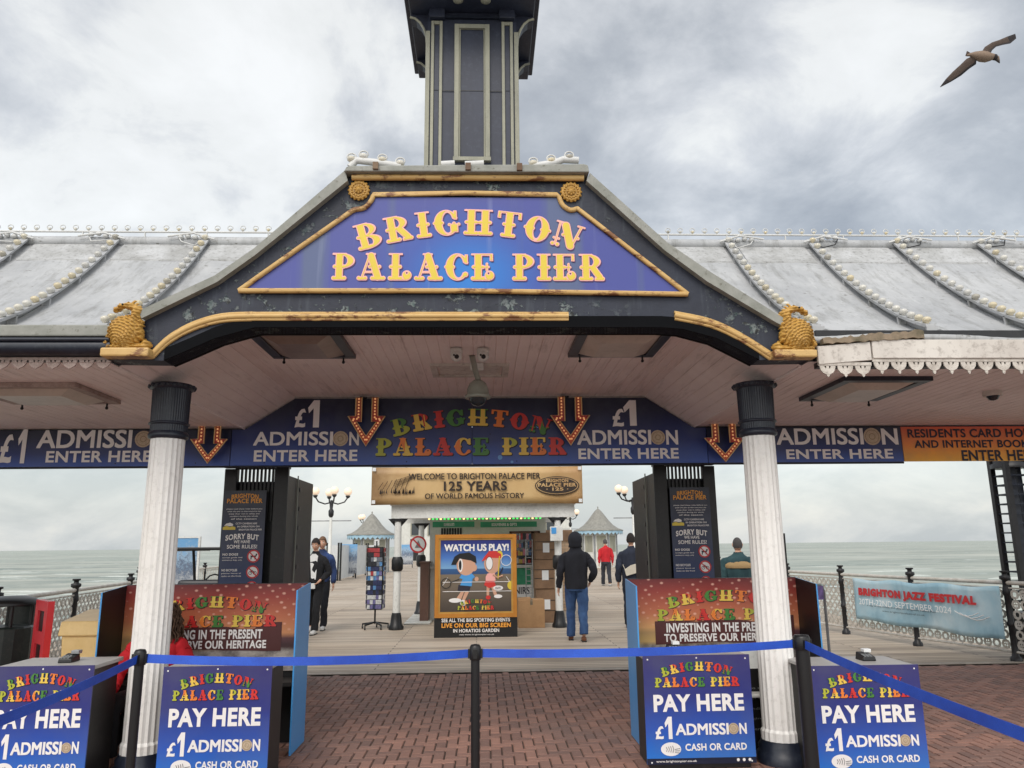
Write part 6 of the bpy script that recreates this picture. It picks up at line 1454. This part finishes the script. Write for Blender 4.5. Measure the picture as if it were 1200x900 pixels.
def wing(root,lead,trail,name,zt):
    m=MB(); n=len(lead); vs=[]
    for i in range(n):
        z=zt*(i/(n-1)); (ax,ay),(bx,by)=lead[i],trail[i]
        for k in range(5):
            u=k/4; th=.9*(1-i/(n-1)*.8)*math.sin(math.pi*min(1,u+.08))**.6; vs.append(gp(ax+(bx-ax)*u,ay+(by-ay)*u,z+th)); 
        for k in range(5):
            u=k/4; th=.5*(1-i/(n-1)*.8)*math.sin(math.pi*u); vs.append(gp(ax+(bx-ax)*u,ay+(by-ay)*u,z-th))
    fs=[];mi=[]
    for i in range(n-1):
        for k in range(4):
            a=i*10+k; fs+=[(a,a+1,a+11,a+10),(a+5,a+15,a+16,a+6)]; mi+=[1 if (i>=n-2 or k==3) else 0]*2
        fs+=[(i*10,i*10+10,i*10+15,i*10+5),(i*10+4,i*10+9,i*10+19,i*10+14)]; mi+=[1,1]
    m.add(vs,fs,mi,smooth=True); m.build(name,['gullb','gullt'],o)
wing(0,[(1144,65),(1137,68),(1132,73),(1125,79.5),(1119,86),(1114,93)],[(1146,69),(1146,73),(1140,77),(1133,83),(1124,88.5),(1114.5,93.3)],'wing',-4)
wing(0,[(1150,63),(1154,57),(1161,52.5),(1168,50),(1176,46.5),(1184,43.5)],[(1158,65),(1161,60),(1165,56.5),(1172,54.5),(1179,53),(1185,48)],'wing',-3)
m=MB(); m.add([gp(1141,63.5,.4),gp(1137,61,.2),gp(1135.5,65.5,.2),gp(1137,66,.2),gp(1142,66,.3),gp(1141,63.5,-.4),gp(1137,61,-.2),gp(1135.5,65.5,-.2),gp(1137,66,-.2),gp(1142,66,-.3)],[(0,1,2,3,4),(9,8,7,6,5),(0,5,6,1),(1,6,7,2),(2,7,8,3),(3,8,9,4)],smooth=False); m.build('tail','gullb',o)
# ---------------- people ----------------
TX=bpy.data.textures.new('folds','CLOUDS'); TX.noise_scale=.11; TX.noise_depth=3
def folds(o,st):
    s=o.modifiers.new('s','SUBSURF'); s.levels=s.render_levels=1
    dd_=o.modifiers.new('folds','DISPLACE'); dd_.texture=TX; dd_.texture_coords='GLOBAL'; dd_.strength=st*2; dd_.mid_level=.5
    return o
def skinmesh(name,chains,mat,parent,extra=None,sub=2):
    """chains: lists of (x,y,z,r[,ry]); first vertex of the first chain is the root; chains starting on a used point join there"""
    vs=[];rs=[];es=[]; idx={}
    def vid(p):
        k=tuple(round(c,4) for c in p[:3])
        if k not in idx: idx[k]=len(vs); vs.append(p[:3]); rs.append((p[3],p[4] if len(p)>4 else p[3]))
        return idx[k]
    for ch in chains:
        ids=[vid(p) for p in ch]; es+=list(zip(ids,ids[1:]))
    me=bpy.data.meshes.new('s'); me.from_pydata(vs,es,[]); ob=bpy.data.objects.new('s',me); COL.objects.link(ob)
    sk=ob.modifiers.new('k','SKIN'); sk.use_smooth_shade=True
    for i,r in enumerate(rs): me.skin_vertices[0].data[i].radius=r; me.skin_vertices[0].data[i].use_root=(i==0)
    su=ob.modifiers.new('s','SUBSURF'); su.levels=sub; su.render_levels=sub
    dg=bpy.context.evaluated_depsgraph_get(); dg.update(); m2=bpy.data.meshes.new_from_object(ob.evaluated_get(dg))
    bpy.data.objects.remove(ob)
    o=bpy.data.objects.new(name,m2); COL.objects.link(o); o.parent=parent; m2.materials.clear(); m2.materials.append(M[mat] if isinstance(mat,str) else mat); ORG[o.name]=Vector((0,0,0))
    m2.polygons.foreach_set('use_smooth',[True]*len(m2.polygons))
    return o
def headmesh(c,s=1.0,yaw=0,tilt=0):
    """a head with brow, nose, jaw, ears; c = centre; faces -y"""
    n,mm=20,16; vs=[];fs=[]
    for i in range(mm+1):
        v=-math.pi/2+math.pi*i/mm; zz=math.sin(v); rr=math.cos(v)
        for k in range(n):
            t_=2*math.pi*k/n; x=math.sin(t_)*rr; y=-math.cos(t_)*rr; z=zz
            X=x*.074; Yy=y*.095; Z=z*.118
            if zz<-.15: X*=1+(zz+.15)*.42; Yy*=1+(zz+.15)*.22
            if y>0: Yy*=1.02
            if y<-.3 and zz<.55: Yy=max(Yy,-.088-.006*(zz>0))
            if y<-.9*rr and abs(x)<.2 and -.28<zz<.12: Yy-=.018*(1-abs(x)*5)*(1-(zz+.28)/.4*.6)
            if y<-.6 and .05<zz<.25 and .2<abs(x)<.62: Yy+=.007
            if y<-.8*rr and -.62<zz<-.4: Yy-=.004
            vs.append(Vector((X,Yy,Z))*s)
    for i in range(mm):
        for k in range(n): fs.append((i*n+k,i*n+(k+1)%n,(i+1)*n+(k+1)%n,(i+1)*n+k))
    Rm=Matrix.Rotation(yaw,3,'Z')@Matrix.Rotation(tilt,3,'X')
    return vs,fs,Rm
def person(lab,loc,face,H=1.76,top='cl_dark',legs='cl_jeans',hair='hair_dark',hairlen=0,hood=False,step=.0,armL=None,armR=None,bulk=1.0,shoe='shoe_brown',headyaw=0,sit=False,coat=0,tilt=0,trim=None,bald=False,lean=0,sole=None):
    """built facing -y at the origin, then turned; face = rotation about z; arms: elbow and wrist offsets from the shoulder"""
    o=thing('person',lab,'person',(0,0,0)); k=H/1.76; b=bulk
    hip=.93*k; sh=1.44*k
    if sit: dz=-.42*k
    else: dz=0
    hip+=dz; sh+=dz
    pel=(0,0,hip+.04,.13*b,.10*b); ch=(0,.0-lean,1.28*k+dz,.15*b,.105*b); nk=(0,-lean,1.50*k+dz,.052,.052); hd=(0,-.015-lean,1.60*k+dz,.06,.06)
    def leg(s):
        st=step*s
        if sit: return [pel,(.1*s,-.02,hip,.085*b),(.13*s,-.42,hip+.02,.062),(.13*s,-.45,.1,.04),(.13*s,-.5,.045,.035),(.13*s,-.6,.03,.028)]
        kb=max(0,st)*.25
        fx=.105*s; 
        return [pel,(.09*s,-.0,hip-.03*k,.085*b,.09*b),(.1*s,-st*.5-.03,.50*k,.055*b),(fx,-st+(.0),.10*k+(.05 if st<0 else 0),.037),(fx,-st-.05,.045+(.03 if st<0 else 0),.034,.03),(fx,-st-.15,.032,.03,.024)]
    def arm(s,a):
        S=(.180*b*s,.0-lean,sh-.05*k,.036*b); e,w=a; E=(S[0]+e[0]*s,S[1]+e[1],S[2]+e[2],.042*b); W_=(S[0]+w[0]*s,S[1]+w[1],S[2]+w[2],.027)
        return [(0,-lean,sh-.05*k,.075*b,.07*b),S,E,W_]
    armL=armL or ((.06,.03,-.28*k),(.07,-.03,-.53*k)); armR=armR or ((.06,.03,-.28*k),(.07,-.03,-.53*k))
    up=(0,-lean,sh-.05*k,.075*b,.07*b)
    aL,aR=arm(1,armL),arm(-1,armR); lL,lR=leg(1),leg(-1)
    def hand(W_,E_,s):
        d=(Vector(W_[:3])-Vector(E_[:3])).normalized(); side=Vector((s,0,0)); fwd=Vector((0,-1,0))
        w=Vector(W_[:3]); p=w+d*.05; chs=[[(*W_[:3],W_[3]),(*p,.026,.016),(*(p+d*.035),.028,.014)]]
        base=p+d*.035
        for j,(off,ln) in enumerate(((-.024,.06),(-.008,.072),(.008,.066),(.024,.05))):
            q0=base+fwd*off*-1; q1=q0+d*ln*.5-side*.006; q2=q1+d*ln*.42-side*.02
            chs.append([(*(base),.028,.014),(*(q0+d*.012),.009),(*q1,.008),(*q2,.006)])
        th=w+d*.02+fwd*.018; chs.append([(*p,.026,.016),(*(th+d*.02+fwd*.014),.010),(*(th+d*.055+fwd*.022-side*.008),.008)])
        return chs
    chains=[[pel,ch,up,nk,hd],aL,aR,lL,lR]+hand(aL[-1],aL[-2],1)+hand(aR[-1],aR[-2],-1)
    body=skinmesh('body',chains,'skin',o,sub=1)
    # head joined to the body mesh
    hc=Vector((0,-.02-lean,1.645*k+dz)); vs,fs,Rm=headmesh(hc,1.0*k,headyaw,tilt)
    bmh=bmesh.new(); bmh.from_mesh(body.data); vv=[bmh.verts.new(Rm@v+hc) for v in vs]
    for f in fs:
        u=[]; [u.append(vv[i]) for i in f if vv[i] not in u]
        if len(u)>2:
            try: fc=bmh.faces.new(u); fc.smooth=True
            except ValueError: pass
    for s in (-1,1):   # ears
        for (dx_,dy_,dz_,r) in ((.074,.005,0,.016),(.076,.008,.018,.012),(.073,.006,-.018,.010)):
            mt=Matrix.Translation(hc+Rm@(Vector((s*dx_,dy_,dz_))*k)); bmesh.ops.create_icosphere(bmh,subdivisions=1,radius=r,matrix=mt)
    bmesh.ops.remove_doubles(bmh,verts=bmh.verts[:],dist=.0002); bmh.to_mesh(body.data); bmh.free()
    body.data.polygons.foreach_set('use_smooth',[True]*len(body.data.polygons))
    def hp(x,y,z): return tuple(hc+Rm@(Vector((x,y,z))*k))
    if not (hood and abs(face)>2):
        m=MB(); 
        for s in (-1,1): m.ball(hp(s*.030,-.086,.012),.0105,8,6)
        m.build('eyes','paper',o); m=MB()
        for s in (-1,1): m.ball(hp(s*.030,-.0935,.012),.0055,6,5); m.tube([hp(s*.044,-.088,.034),hp(s*.03,-.094,.038),hp(s*.016,-.093,.034)],.0035,5)
        m.build('brows_and_irises','hair_dark',o); m=MB(); m.tube([hp(-.024,-.086,-.058),hp(0,-.093,-.060),hp(.024,-.086,-.058)],[.003,.006,.003],6); m.build('lips','lips',o)
    # hair
    if not hood:
        m=MB(); n=24; vs2=[];fs2=[]; rn=random.Random(hash(lab)%99 if False else len(lab))
        for i in range(9):
            v=math.pi/2*(1-i/8*1.25)
            for q_ in range(n):
                t_=2*math.pi*q_/n; fr=-math.cos(t_); # -1 front
                vv_=v
                if fr<-.25: vv_=max(v,.52 if abs(math.sin(t_))<.75 else .15)
                elif fr<.15: vv_=max(v,-.05)
                e=(1.05 if bald else 1.13)+(.0 if bald else .04)*math.sin(q_*2.3+i*1.9)+(.05*hairlen)
                vs2.append(hp(math.sin(t_)*math.cos(vv_)*.074*e,fr*math.cos(vv_)*.097*e,math.sin(vv_)*.118*e+.002))
        for i in range(8):
            for q_ in range(n): fs2.append((i*n+q_,i*n+(q_+1)%n,(i+1)*n+(q_+1)%n,(i+1)*n+q_)[::-1])
        m.add(vs2,fs2,smooth=True)
        if hairlen>1:
            rn=random.Random(4)
            for j in range(300):
                a=rn.uniform(.5,2*math.pi-.5)+math.pi*0; r0=rn.uniform(.07,.15); x_=math.sin(a)*r0; y_=-math.cos(a)*r0*1.0; z_=rn.uniform(-.02,.09); ln=rn.uniform(.15,.34); pts=[]
                for w_ in range(9): pts.append(hp(x_*(1+w_*.05)+.014*math.sin(w_*1.9+j),y_+.014*math.cos(w_*1.9+j)+.003*w_,z_-ln*w_/8))
                m.tube(pts,[.008]*8+[.003],4)
        m.build('hair',hair,o)
    def loft(m,secs,n=20,cap=True):
        vs=[(cx+rx*math.copysign(abs(math.cos(2*math.pi*q/n))**.85,math.cos(2*math.pi*q/n)),cy+ry*math.copysign(abs(math.sin(2*math.pi*q/n))**.85,math.sin(2*math.pi*q/n)),z+.004*math.sin(q*2.1+z*23)) for cx,cy,z,rx,ry in secs for q in range(n)]
        fs=[(i_*n+q,i_*n+(q+1)%n,(i_+1)*n+(q+1)%n,(i_+1)*n+q) for i_ in range(len(secs)-1) for q in range(n)]
        if secs[0][2]>secs[-1][2]: fs=[f[::-1] for f in fs]
        m.add(vs,fs,smooth=True); L_=(len(secs)-1)*n
        m.add([vs[q] for q in range(n)],[tuple(range(n))[::-1] if secs[0][2]<secs[-1][2] else tuple(range(n))],smooth=False); m.add([vs[L_+q] for q in range(n)],[tuple(range(n)) if secs[0][2]<secs[-1][2] else tuple(range(n))[::-1]],smooth=False)
    def limb(m,pts,n=14,kk=4):
        P_=[pts[0]]+list(pts)+[pts[-1]]; out=[];rr=[]
        for i_ in range(1,len(P_)-2):
            for j_ in range(kk):
                t=j_/kk; v=[.5*((2*P_[i_][q])+(-P_[i_-1][q]+P_[i_+1][q])*t+(2*P_[i_-1][q]-5*P_[i_][q]+4*P_[i_+1][q]-P_[i_+2][q])*t*t+(-P_[i_-1][q]+3*P_[i_][q]-3*P_[i_+1][q]+P_[i_+2][q])*t**3) for q in range(4)]
                out.append(tuple(v[:3])); rr.append(v[3]*(1+.045*math.sin(len(out)*2.4+v[0]*9)))
        out.append(tuple(pts[-1][:3])); rr.append(pts[-1][3]); m.tube(out,rr,n)
    # trousers
    m=MB()
    if sit:
        loft(m,[(0,.02,hip-.10,.17*b,.15),(0,.0,hip+.06,.165*b,.13)])
        for s,l in ((1,lL),(-1,lR)): limb(m,[(.09*s,0,hip-.02,.095*b),(l[2][0],l[2][1],l[2][2],.075),(l[3][0],l[3][1]+.02,.15,.06)])
    else:
        loft(m,[(0,.0,hip-.12*k,.160*b,.120*b),(0,.008,hip-.04*k,.178*b,.135*b),(0,.0,hip+.06*k,.165*b,.12*b),(0,0,hip+.10*k,.155*b,.112*b)])
        for s,l in ((1,lL),(-1,lR)): limb(m,[(.085*s,.005,hip-.02*k,.098*b),(l[2][0]*.55+.045*s,l[2][1]*.5,(hip+.5*k)/2,.092*b),(l[2][0],l[2][1],l[2][2],.076*b),(l[3][0],(l[2][1]+l[3][1])/2+.015,.30*k,.070*b),(l[3][0],l[3][1]+.01,l[3][2]-.03,.068*b)])
    folds(m.build('trousers',legs,o),.018*k)
    # shoes
    for l in (lL,lR):
        c=l[-1]; a=l[3]; fl=.0 if a[2]<.13*k+.02 else .04
        m=MB(); m.tube([(a[0],a[1]+.045,.035+fl),(a[0],a[1],.045+fl),(a[0],a[1]-.09,.04+fl*.4),(a[0],a[1]-.16,.034),(a[0],a[1]-.20,.026)],[.03,.043,.043,.042,.022],12)
        s1=m.build('shoe',shoe,o); s1.scale=(1,1,1)
        m=MB(); m.prism([(a[0]-.04,a[1]+.07),(a[0]+.04,a[1]+.07),(a[0]+.046,a[1]-.12),(a[0]+.02,a[1]-.215),(a[0]-.02,a[1]-.215),(a[0]-.046,a[1]-.12)],.0,.018,'xy'); m.build('sole',sole or 'blackp',s1)
    # top
    hem=hip+(.0 if not coat else -coat)
    m=MB(); zz=lambda q:q*k+dz
    loft(m,[(0,.0,hem-.03,.172*b,.132*b),(0,.0,hem+.03,.186*b,.145*b),(0,-lean*.3,hip+.16*k,.176*b,.132*b),(0,-lean*.6,zz(1.22),.188*b,.138*b),(0,-lean,zz(1.33),.198*b,.136*b),(0,-lean+.008,zz(1.41),.178*b,.118*b),(0,-lean+.012,zz(1.455),.125*b,.095*b),(0,-lean+.01,zz(1.49),.078 if not hood else .105,.075 if not hood else .10),(0,-lean+.005,zz(1.53) if not hood else zz(1.57),.066 if not hood else .082,.068 if not hood else .09)])
    for s,a_ in ((1,aL),(-1,aR)):
        S_,E2,W2=a_[1],a_[2],a_[3]
        limb(m,[(S_[0]*.62,S_[1]+.008,S_[2]-.012,.066*b),(S_[0]*.9,S_[1]+.003,S_[2]-.030,.074*b),(S_[0]+.012*s,S_[1],S_[2]-.085,.076*b),((S_[0]+E2[0])/2,(S_[1]+E2[1])/2,(S_[2]+E2[2])/2,.069*b),(E2[0],E2[1],E2[2],.062*b),((E2[0]+W2[0])/2,(E2[1]+W2[1])/2,(E2[2]+W2[2])/2,.056*b),(W2[0]+(E2[0]-W2[0])*.04,W2[1]+(E2[1]-W2[1])*.04,W2[2]+(E2[2]-W2[2])*.04,.042*b)])
    folds(m.build('jacket' if not sit else 'shirt',top,o),.022*k)
    if hood:
        m=MB(); n=18; vs3=[];fs3=[]
        for i in range(9):
            v=math.pi/2-i/8*2.35
            for q_ in range(n+1):
                t_=.9+(2*math.pi-1.8)*q_/n if i>0 else .9+(2*math.pi-1.8)*q_/n; fr=-math.cos(t_); e=1.28
                rr=math.cos(v) if v>-.5 else math.cos(-.5)*(1+(-.5-v)*.35)
                pt=Vector((math.sin(t_)*rr*.096*e,fr*rr*.105*e+.012,math.sin(v)*.115*e))
                if i==8: pt.z-=.02
                vs3.append(hp(*pt))
        for i in range(8):
            for q_ in range(n): a=i*(n+1)+q_; fs3.append((a,a+n+1,a+n+2,a+1))
        m.add(vs3,fs3,smooth=True); hh=m.build('hood',top,o); s_=hh.modifiers.new('t','SOLIDIFY'); s_.thickness=.015
    o.rotation_euler=(0,0,face); o.location=loc
    return o
def skin2(name,c,r=.9,v=.15): M[name]=plain(name,lin(c),r,var=v,sc_=12)
def denim(name,a,b):
    t=NT(name); n=t.noise(6,4,.6,scale=(1,1,.5)); n2=t.noise(60,2,.5); c=t.mix(t.ramp(n,[(.35,0.0),(.65,1.0)]),lin(a),lin(b)); t.col(c).rough(.9).bump(n,.5,.02); M[name]=t.m
for nm,a,b in (('cl_dark',(30,31,40),(22,23,30)),('cl_black',(26,26,30),(16,16,19)),('cl_navy',(44,50,66),(30,34,48)),('cl_jeans',(62,92,134),(38,62,104)),('cl_red',(196,36,44),(166,24,34)),('cl_teal',(52,82,86),(36,62,68)),('cl_charcoal',(52,54,62),(36,38,46)),('cl_blue',(52,76,128),(30,36,56)),('cl_trous',(34,35,42),(22,23,28)),('cl_seller',(206,34,44),(176,22,34))): denim(nm,a,b)
for nm,c in (('hair_dark',(40,34,32)),('hair_brown',(112,84,64)),('hair_curly',(84,62,48)),('hair_grey',(78,74,74)),('shoe_brown',(122,78,54)),('shoe_white',(212,210,206)),('shoe_black',(34,32,34)),('lips',(168,96,86)),('tan_cloth',(172,142,100)),('bag_beige',(206,198,182)),('tee_white',(220,220,218))): skin2(nm,c)
PI=math.pi
g=G(677,751); person('person in black hooded top and blue jeans walking away on the deck',(g[0],g[1],0),PI-.08,1.80,'cl_dark','cl_jeans',hood=True,step=.12,bulk=1.12,armR=((.11,.06,-.27),(.05,-.06,-.44)),armL=((.07,.03,-.28),(.10,-.04,-.55)),coat=.06)
g=G(711,686.5); 
p=person('person in red jacket and dark trousers walking far down the deck',(g[0],g[1],0),PI,1.80,'cl_red','cl_charcoal','hair_grey',step=.2,bulk=1.1,shoe='shoe_white')
zz_=Y(739,629,15.2); p=person('person in dark navy coat carrying a beige sling bag, walking away',(zz_[0],15.2,0),PI-.15,1.80,'cl_navy','cl_navy','hair_dark',step=.25,bulk=1.12,coat=.18,shoe='shoe_brown',armR=((.06,.0,-.28),(.08,-.12,-.53)))
m=MB(); m.prism([(-.13,1.07),(.12,1.00),(.15,1.12),(.03,1.20),(-.12,1.24)],.13,.21); m.tube([(.10,.15,1.05),(.17,.08,1.2),(.15,.0,1.4),(0,-.1,1.45),(-.14,.02,1.42),(-.16,.12,1.3),(-.12,.16,1.2)],.012,6)
bg=m.build('sling_bag','bag_beige',None,.03); tag(bg,'beige sling bag worn across the back of the navy coat','bag'); bg.rotation_euler=p.rotation_euler; bg.location=p.location
g=G(369,742); c=Y(368,700,g[1]); p=person('person in black hooded jacket over white shirt, walking beside the left gate',(c[0],g[1],0),-.1,1.76,'cl_black','cl_black','hair_dark',hairlen=1,step=.22,bulk=1.0,shoe='shoe_white',armL=((.08,.03,-.27),(-.02,-.14,-.40)),tilt=.25)
m=MB(); m.add([(-.07,-.128,1.44),(-.03,-.135,1.0),(.06,-.135,1.0),(.08,-.128,1.44),(.03,-.13,1.48),(-.03,-.13,1.48),(-.07,-.10,1.44),(-.03,-.1,1.0),(.06,-.1,1.0),(.08,-.1,1.44),(.03,-.1,1.48),(-.03,-.1,1.48)],[(0,1,2,3,4,5),(11,10,9,8,7,6),(0,6,7,1),(2,8,9,3)],smooth=False); m.build('shirt_front','tee_white',p)
m=MB(); m.tube([(.09,-.2,.86),(.06,-.21,.88),(.05,-.2,1.0)],.03,6) if False else m.box(-.03,.07,-.20,-.17,.83,.93); m.build('phone','tee_white',None); ph=bpy.data.objects['phone']; ph.location=p.location; ph.rotation_euler=p.rotation_euler; tag(ph,'pale folded sheet held at the waist by the person beside the left gate','paper'); ph.name='paper_sheet'
c=Y(378,640,16.0); person('person with brown hair and blue hooded jacket, walking behind the black jacket',(c[0],16.0,0),.05,1.80,'cl_blue','cl_trous','hair_brown',hairlen=.6,step=.2,bulk=1.0,shoe='shoe_white')
c=Y(866,660,11.9); p=person('person in teal padded jacket with tan shoulders looking out to sea',(c[0],11.9,0),PI-.1,1.68,'cl_teal','cl_trous','hair_grey',bald=True,bulk=1.25,coat=.1)
m=MB(); n=24; vs=[]
SEC=[(1.285,.242,.170),(1.31,.256,.174),(1.345,.250,.166),(1.385,.205,.146),(1.43,.125,.115),(1.462,.095,.098)]
for z_,rx,ry in SEC:
    for q in range(n): t_=2*math.pi*q/n; vs.append((rx*1.02*math.cos(t_),ry*1.04*math.sin(t_)+.01,z_*1.68/1.76))
m.add(vs,[(i_*n+q,i_*n+(q+1)%n,(i_+1)*n+(q+1)%n,(i_+1)*n+q) for i_ in range(len(SEC)-1) for q in range(n)],smooth=True); m.build('shoulder_yoke','tan_cloth',p)
c=Y(180,740,6.5); p=person('person with long curly hair in a red shirt seated inside the left booth',(c[0],6.62,0),.0,1.62,'cl_seller','cl_black','hair_curly',hairlen=2,sit=True,bulk=1.05,armL=((.10,-.08,-.24),(.02,-.28,-.30)),armR=((.10,-.08,-.24),(.02,-.28,-.30)))
p.location.z=-.05
x=c[0]; o=thing('stool','black stool under the seated ticket seller in the left booth','stool',(x,6.66,0))
m=MB(); m.lathe([(.17,.30),(.19,.32),(.19,.35),(.17,.37)],(x,6.66,0),16); m.build('seat','seat',o)
for k in range(4): t_=k*PI/2+.78; m=MB(); m.tube([(x+.2*math.cos(t_),6.62+.2*math.sin(t_),0),(x+.12*math.cos(t_),6.66+.12*math.sin(t_),.3)],.013,6); m.build('leg','blackp',o)
# ---------------- light ----------------
W=bpy.data.worlds.new('World'); sc.world=W; W.use_nodes=True; nt=W.node_tree; nt.nodes.clear()
SUN_EL=R(48); SUN_AZ=R(200)   # compass-like angle from +y, clockwise
sky=nt.nodes.new('ShaderNodeTexSky'); sky.sky_type='NISHITA'; sky.sun_disc=False; sky.sun_elevation=SUN_EL; sky.sun_rotation=SUN_AZ; sky.air_density=1.2; sky.dust_density=3
bg1=nt.nodes.new('ShaderNodeBackground'); bg1.inputs['Strength'].default_value=.05; nt.links.new(sky.outputs[0],bg1.inputs[0])
def N(ty,**k):
    n=nt.nodes.new(ty)
    for a,b in k.items(): setattr(n,a,b)
    return n
tc=N('ShaderNodeTexCoord'); sp=N('ShaderNodeSeparateXYZ'); nt.links.new(tc.outputs['Generated'],sp.inputs[0])
def mth(op,a,b=None):
    n=N('ShaderNodeMath',operation=op)
    for i,v in enumerate((a,b)):
        if v is None: continue
        if hasattr(v,'is_linked'): nt.links.new(v,n.inputs[i])
        else: n.inputs[i].default_value=v
    return n.outputs[0]
zz=mth('ADD',mth('MAXIMUM',sp.outputs['Z'],0.0),.42)
cb=N('ShaderNodeCombineXYZ'); nt.links.new(mth('DIVIDE',sp.outputs['X'],zz),cb.inputs[0]); nt.links.new(mth('DIVIDE',sp.outputs['Y'],zz),cb.inputs[1])
def wn(scale,det,rough,dist,loc):
    mp=N('ShaderNodeMapping'); mp.inputs['Location'].default_value=loc; nt.links.new(cb.outputs[0],mp.inputs[0])
    n=N('ShaderNodeTexNoise'); n.inputs['Scale'].default_value=scale; n.inputs['Detail'].default_value=det; n.inputs['Roughness'].default_value=rough; n.inputs['Distortion'].default_value=dist
    nt.links.new(mp.outputs[0],n.inputs['Vector']); return n.outputs['Fac']
def wr(f,st):
    r=N('ShaderNodeValToRGB'); e=r.color_ramp.elements
    while len(e)<len(st): e.new(.5)
    for i,(p,c) in enumerate(st): e[i].position=p; e[i].color=(*c,1)
    nt.links.new(f,r.inputs[0]); return r.outputs[0]
def wm(f,a,b,bl='MIX'):
    m=N('ShaderNodeMix',data_type='RGBA',blend_type=bl)
    for s_,v in ((m.inputs['Factor'],f),(m.inputs['A'],a),(m.inputs['B'],b)):
        if hasattr(v,'is_linked'): nt.links.new(v,s_)
        elif isinstance(v,(int,float)): s_.default_value=v
        else: s_.default_value=(*v,1)
    return m.outputs['Result']
cl=wm(.38,wn(1.7,9,.5,.25,(3.6,2.2,0)),wn(4.6,9,.6,.3,(0,5,0)))
hi=wr(cl,[(.38,lin((142,143,143))),(.46,lin((170,171,170))),(.52,lin((198,198,196))),(.57,lin((224,223,217))),(.65,lin((235,234,229)))])
lo=wr(wn(2.4,7,.6,.5,(9,2,0)),[(.38,lin((184,190,193))),(.5,lin((200,204,205))),(.62,lin((216,217,214)))])
c=wm(wr(sp.outputs['Z'],[(.02,(0,0,0)),(.34,(1,1,1))]),lo,hi)
# extra sky brightness added behind the viewer, to lift the shaded fronts
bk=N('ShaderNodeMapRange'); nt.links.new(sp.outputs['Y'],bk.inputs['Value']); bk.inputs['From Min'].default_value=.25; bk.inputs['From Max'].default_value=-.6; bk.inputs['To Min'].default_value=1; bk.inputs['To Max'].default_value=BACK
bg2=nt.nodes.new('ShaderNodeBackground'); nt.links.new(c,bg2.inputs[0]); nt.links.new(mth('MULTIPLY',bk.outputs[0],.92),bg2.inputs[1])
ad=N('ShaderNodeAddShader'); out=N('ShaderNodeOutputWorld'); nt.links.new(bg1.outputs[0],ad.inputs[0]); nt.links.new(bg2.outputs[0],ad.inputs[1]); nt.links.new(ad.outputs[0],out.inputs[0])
sd=bpy.data.lights.new('sun','SUN'); sd.energy=1.1; sd.angle=R(25); sd.color=(1,.96,.9); so=bpy.data.objects.new('sun',sd); COL.objects.link(so)
d=Vector((math.sin(SUN_AZ)*math.cos(SUN_EL),math.cos(SUN_AZ)*math.cos(SUN_EL),math.sin(SUN_EL))); so.rotation_euler=d.to_track_quat('Z','Y').to_euler()
vs_=sc.view_settings; vs_.view_transform='Standard'; vs_.look='None'; vs_.exposure=0.18; vs_.gamma=1
sc.render.engine='CYCLES'
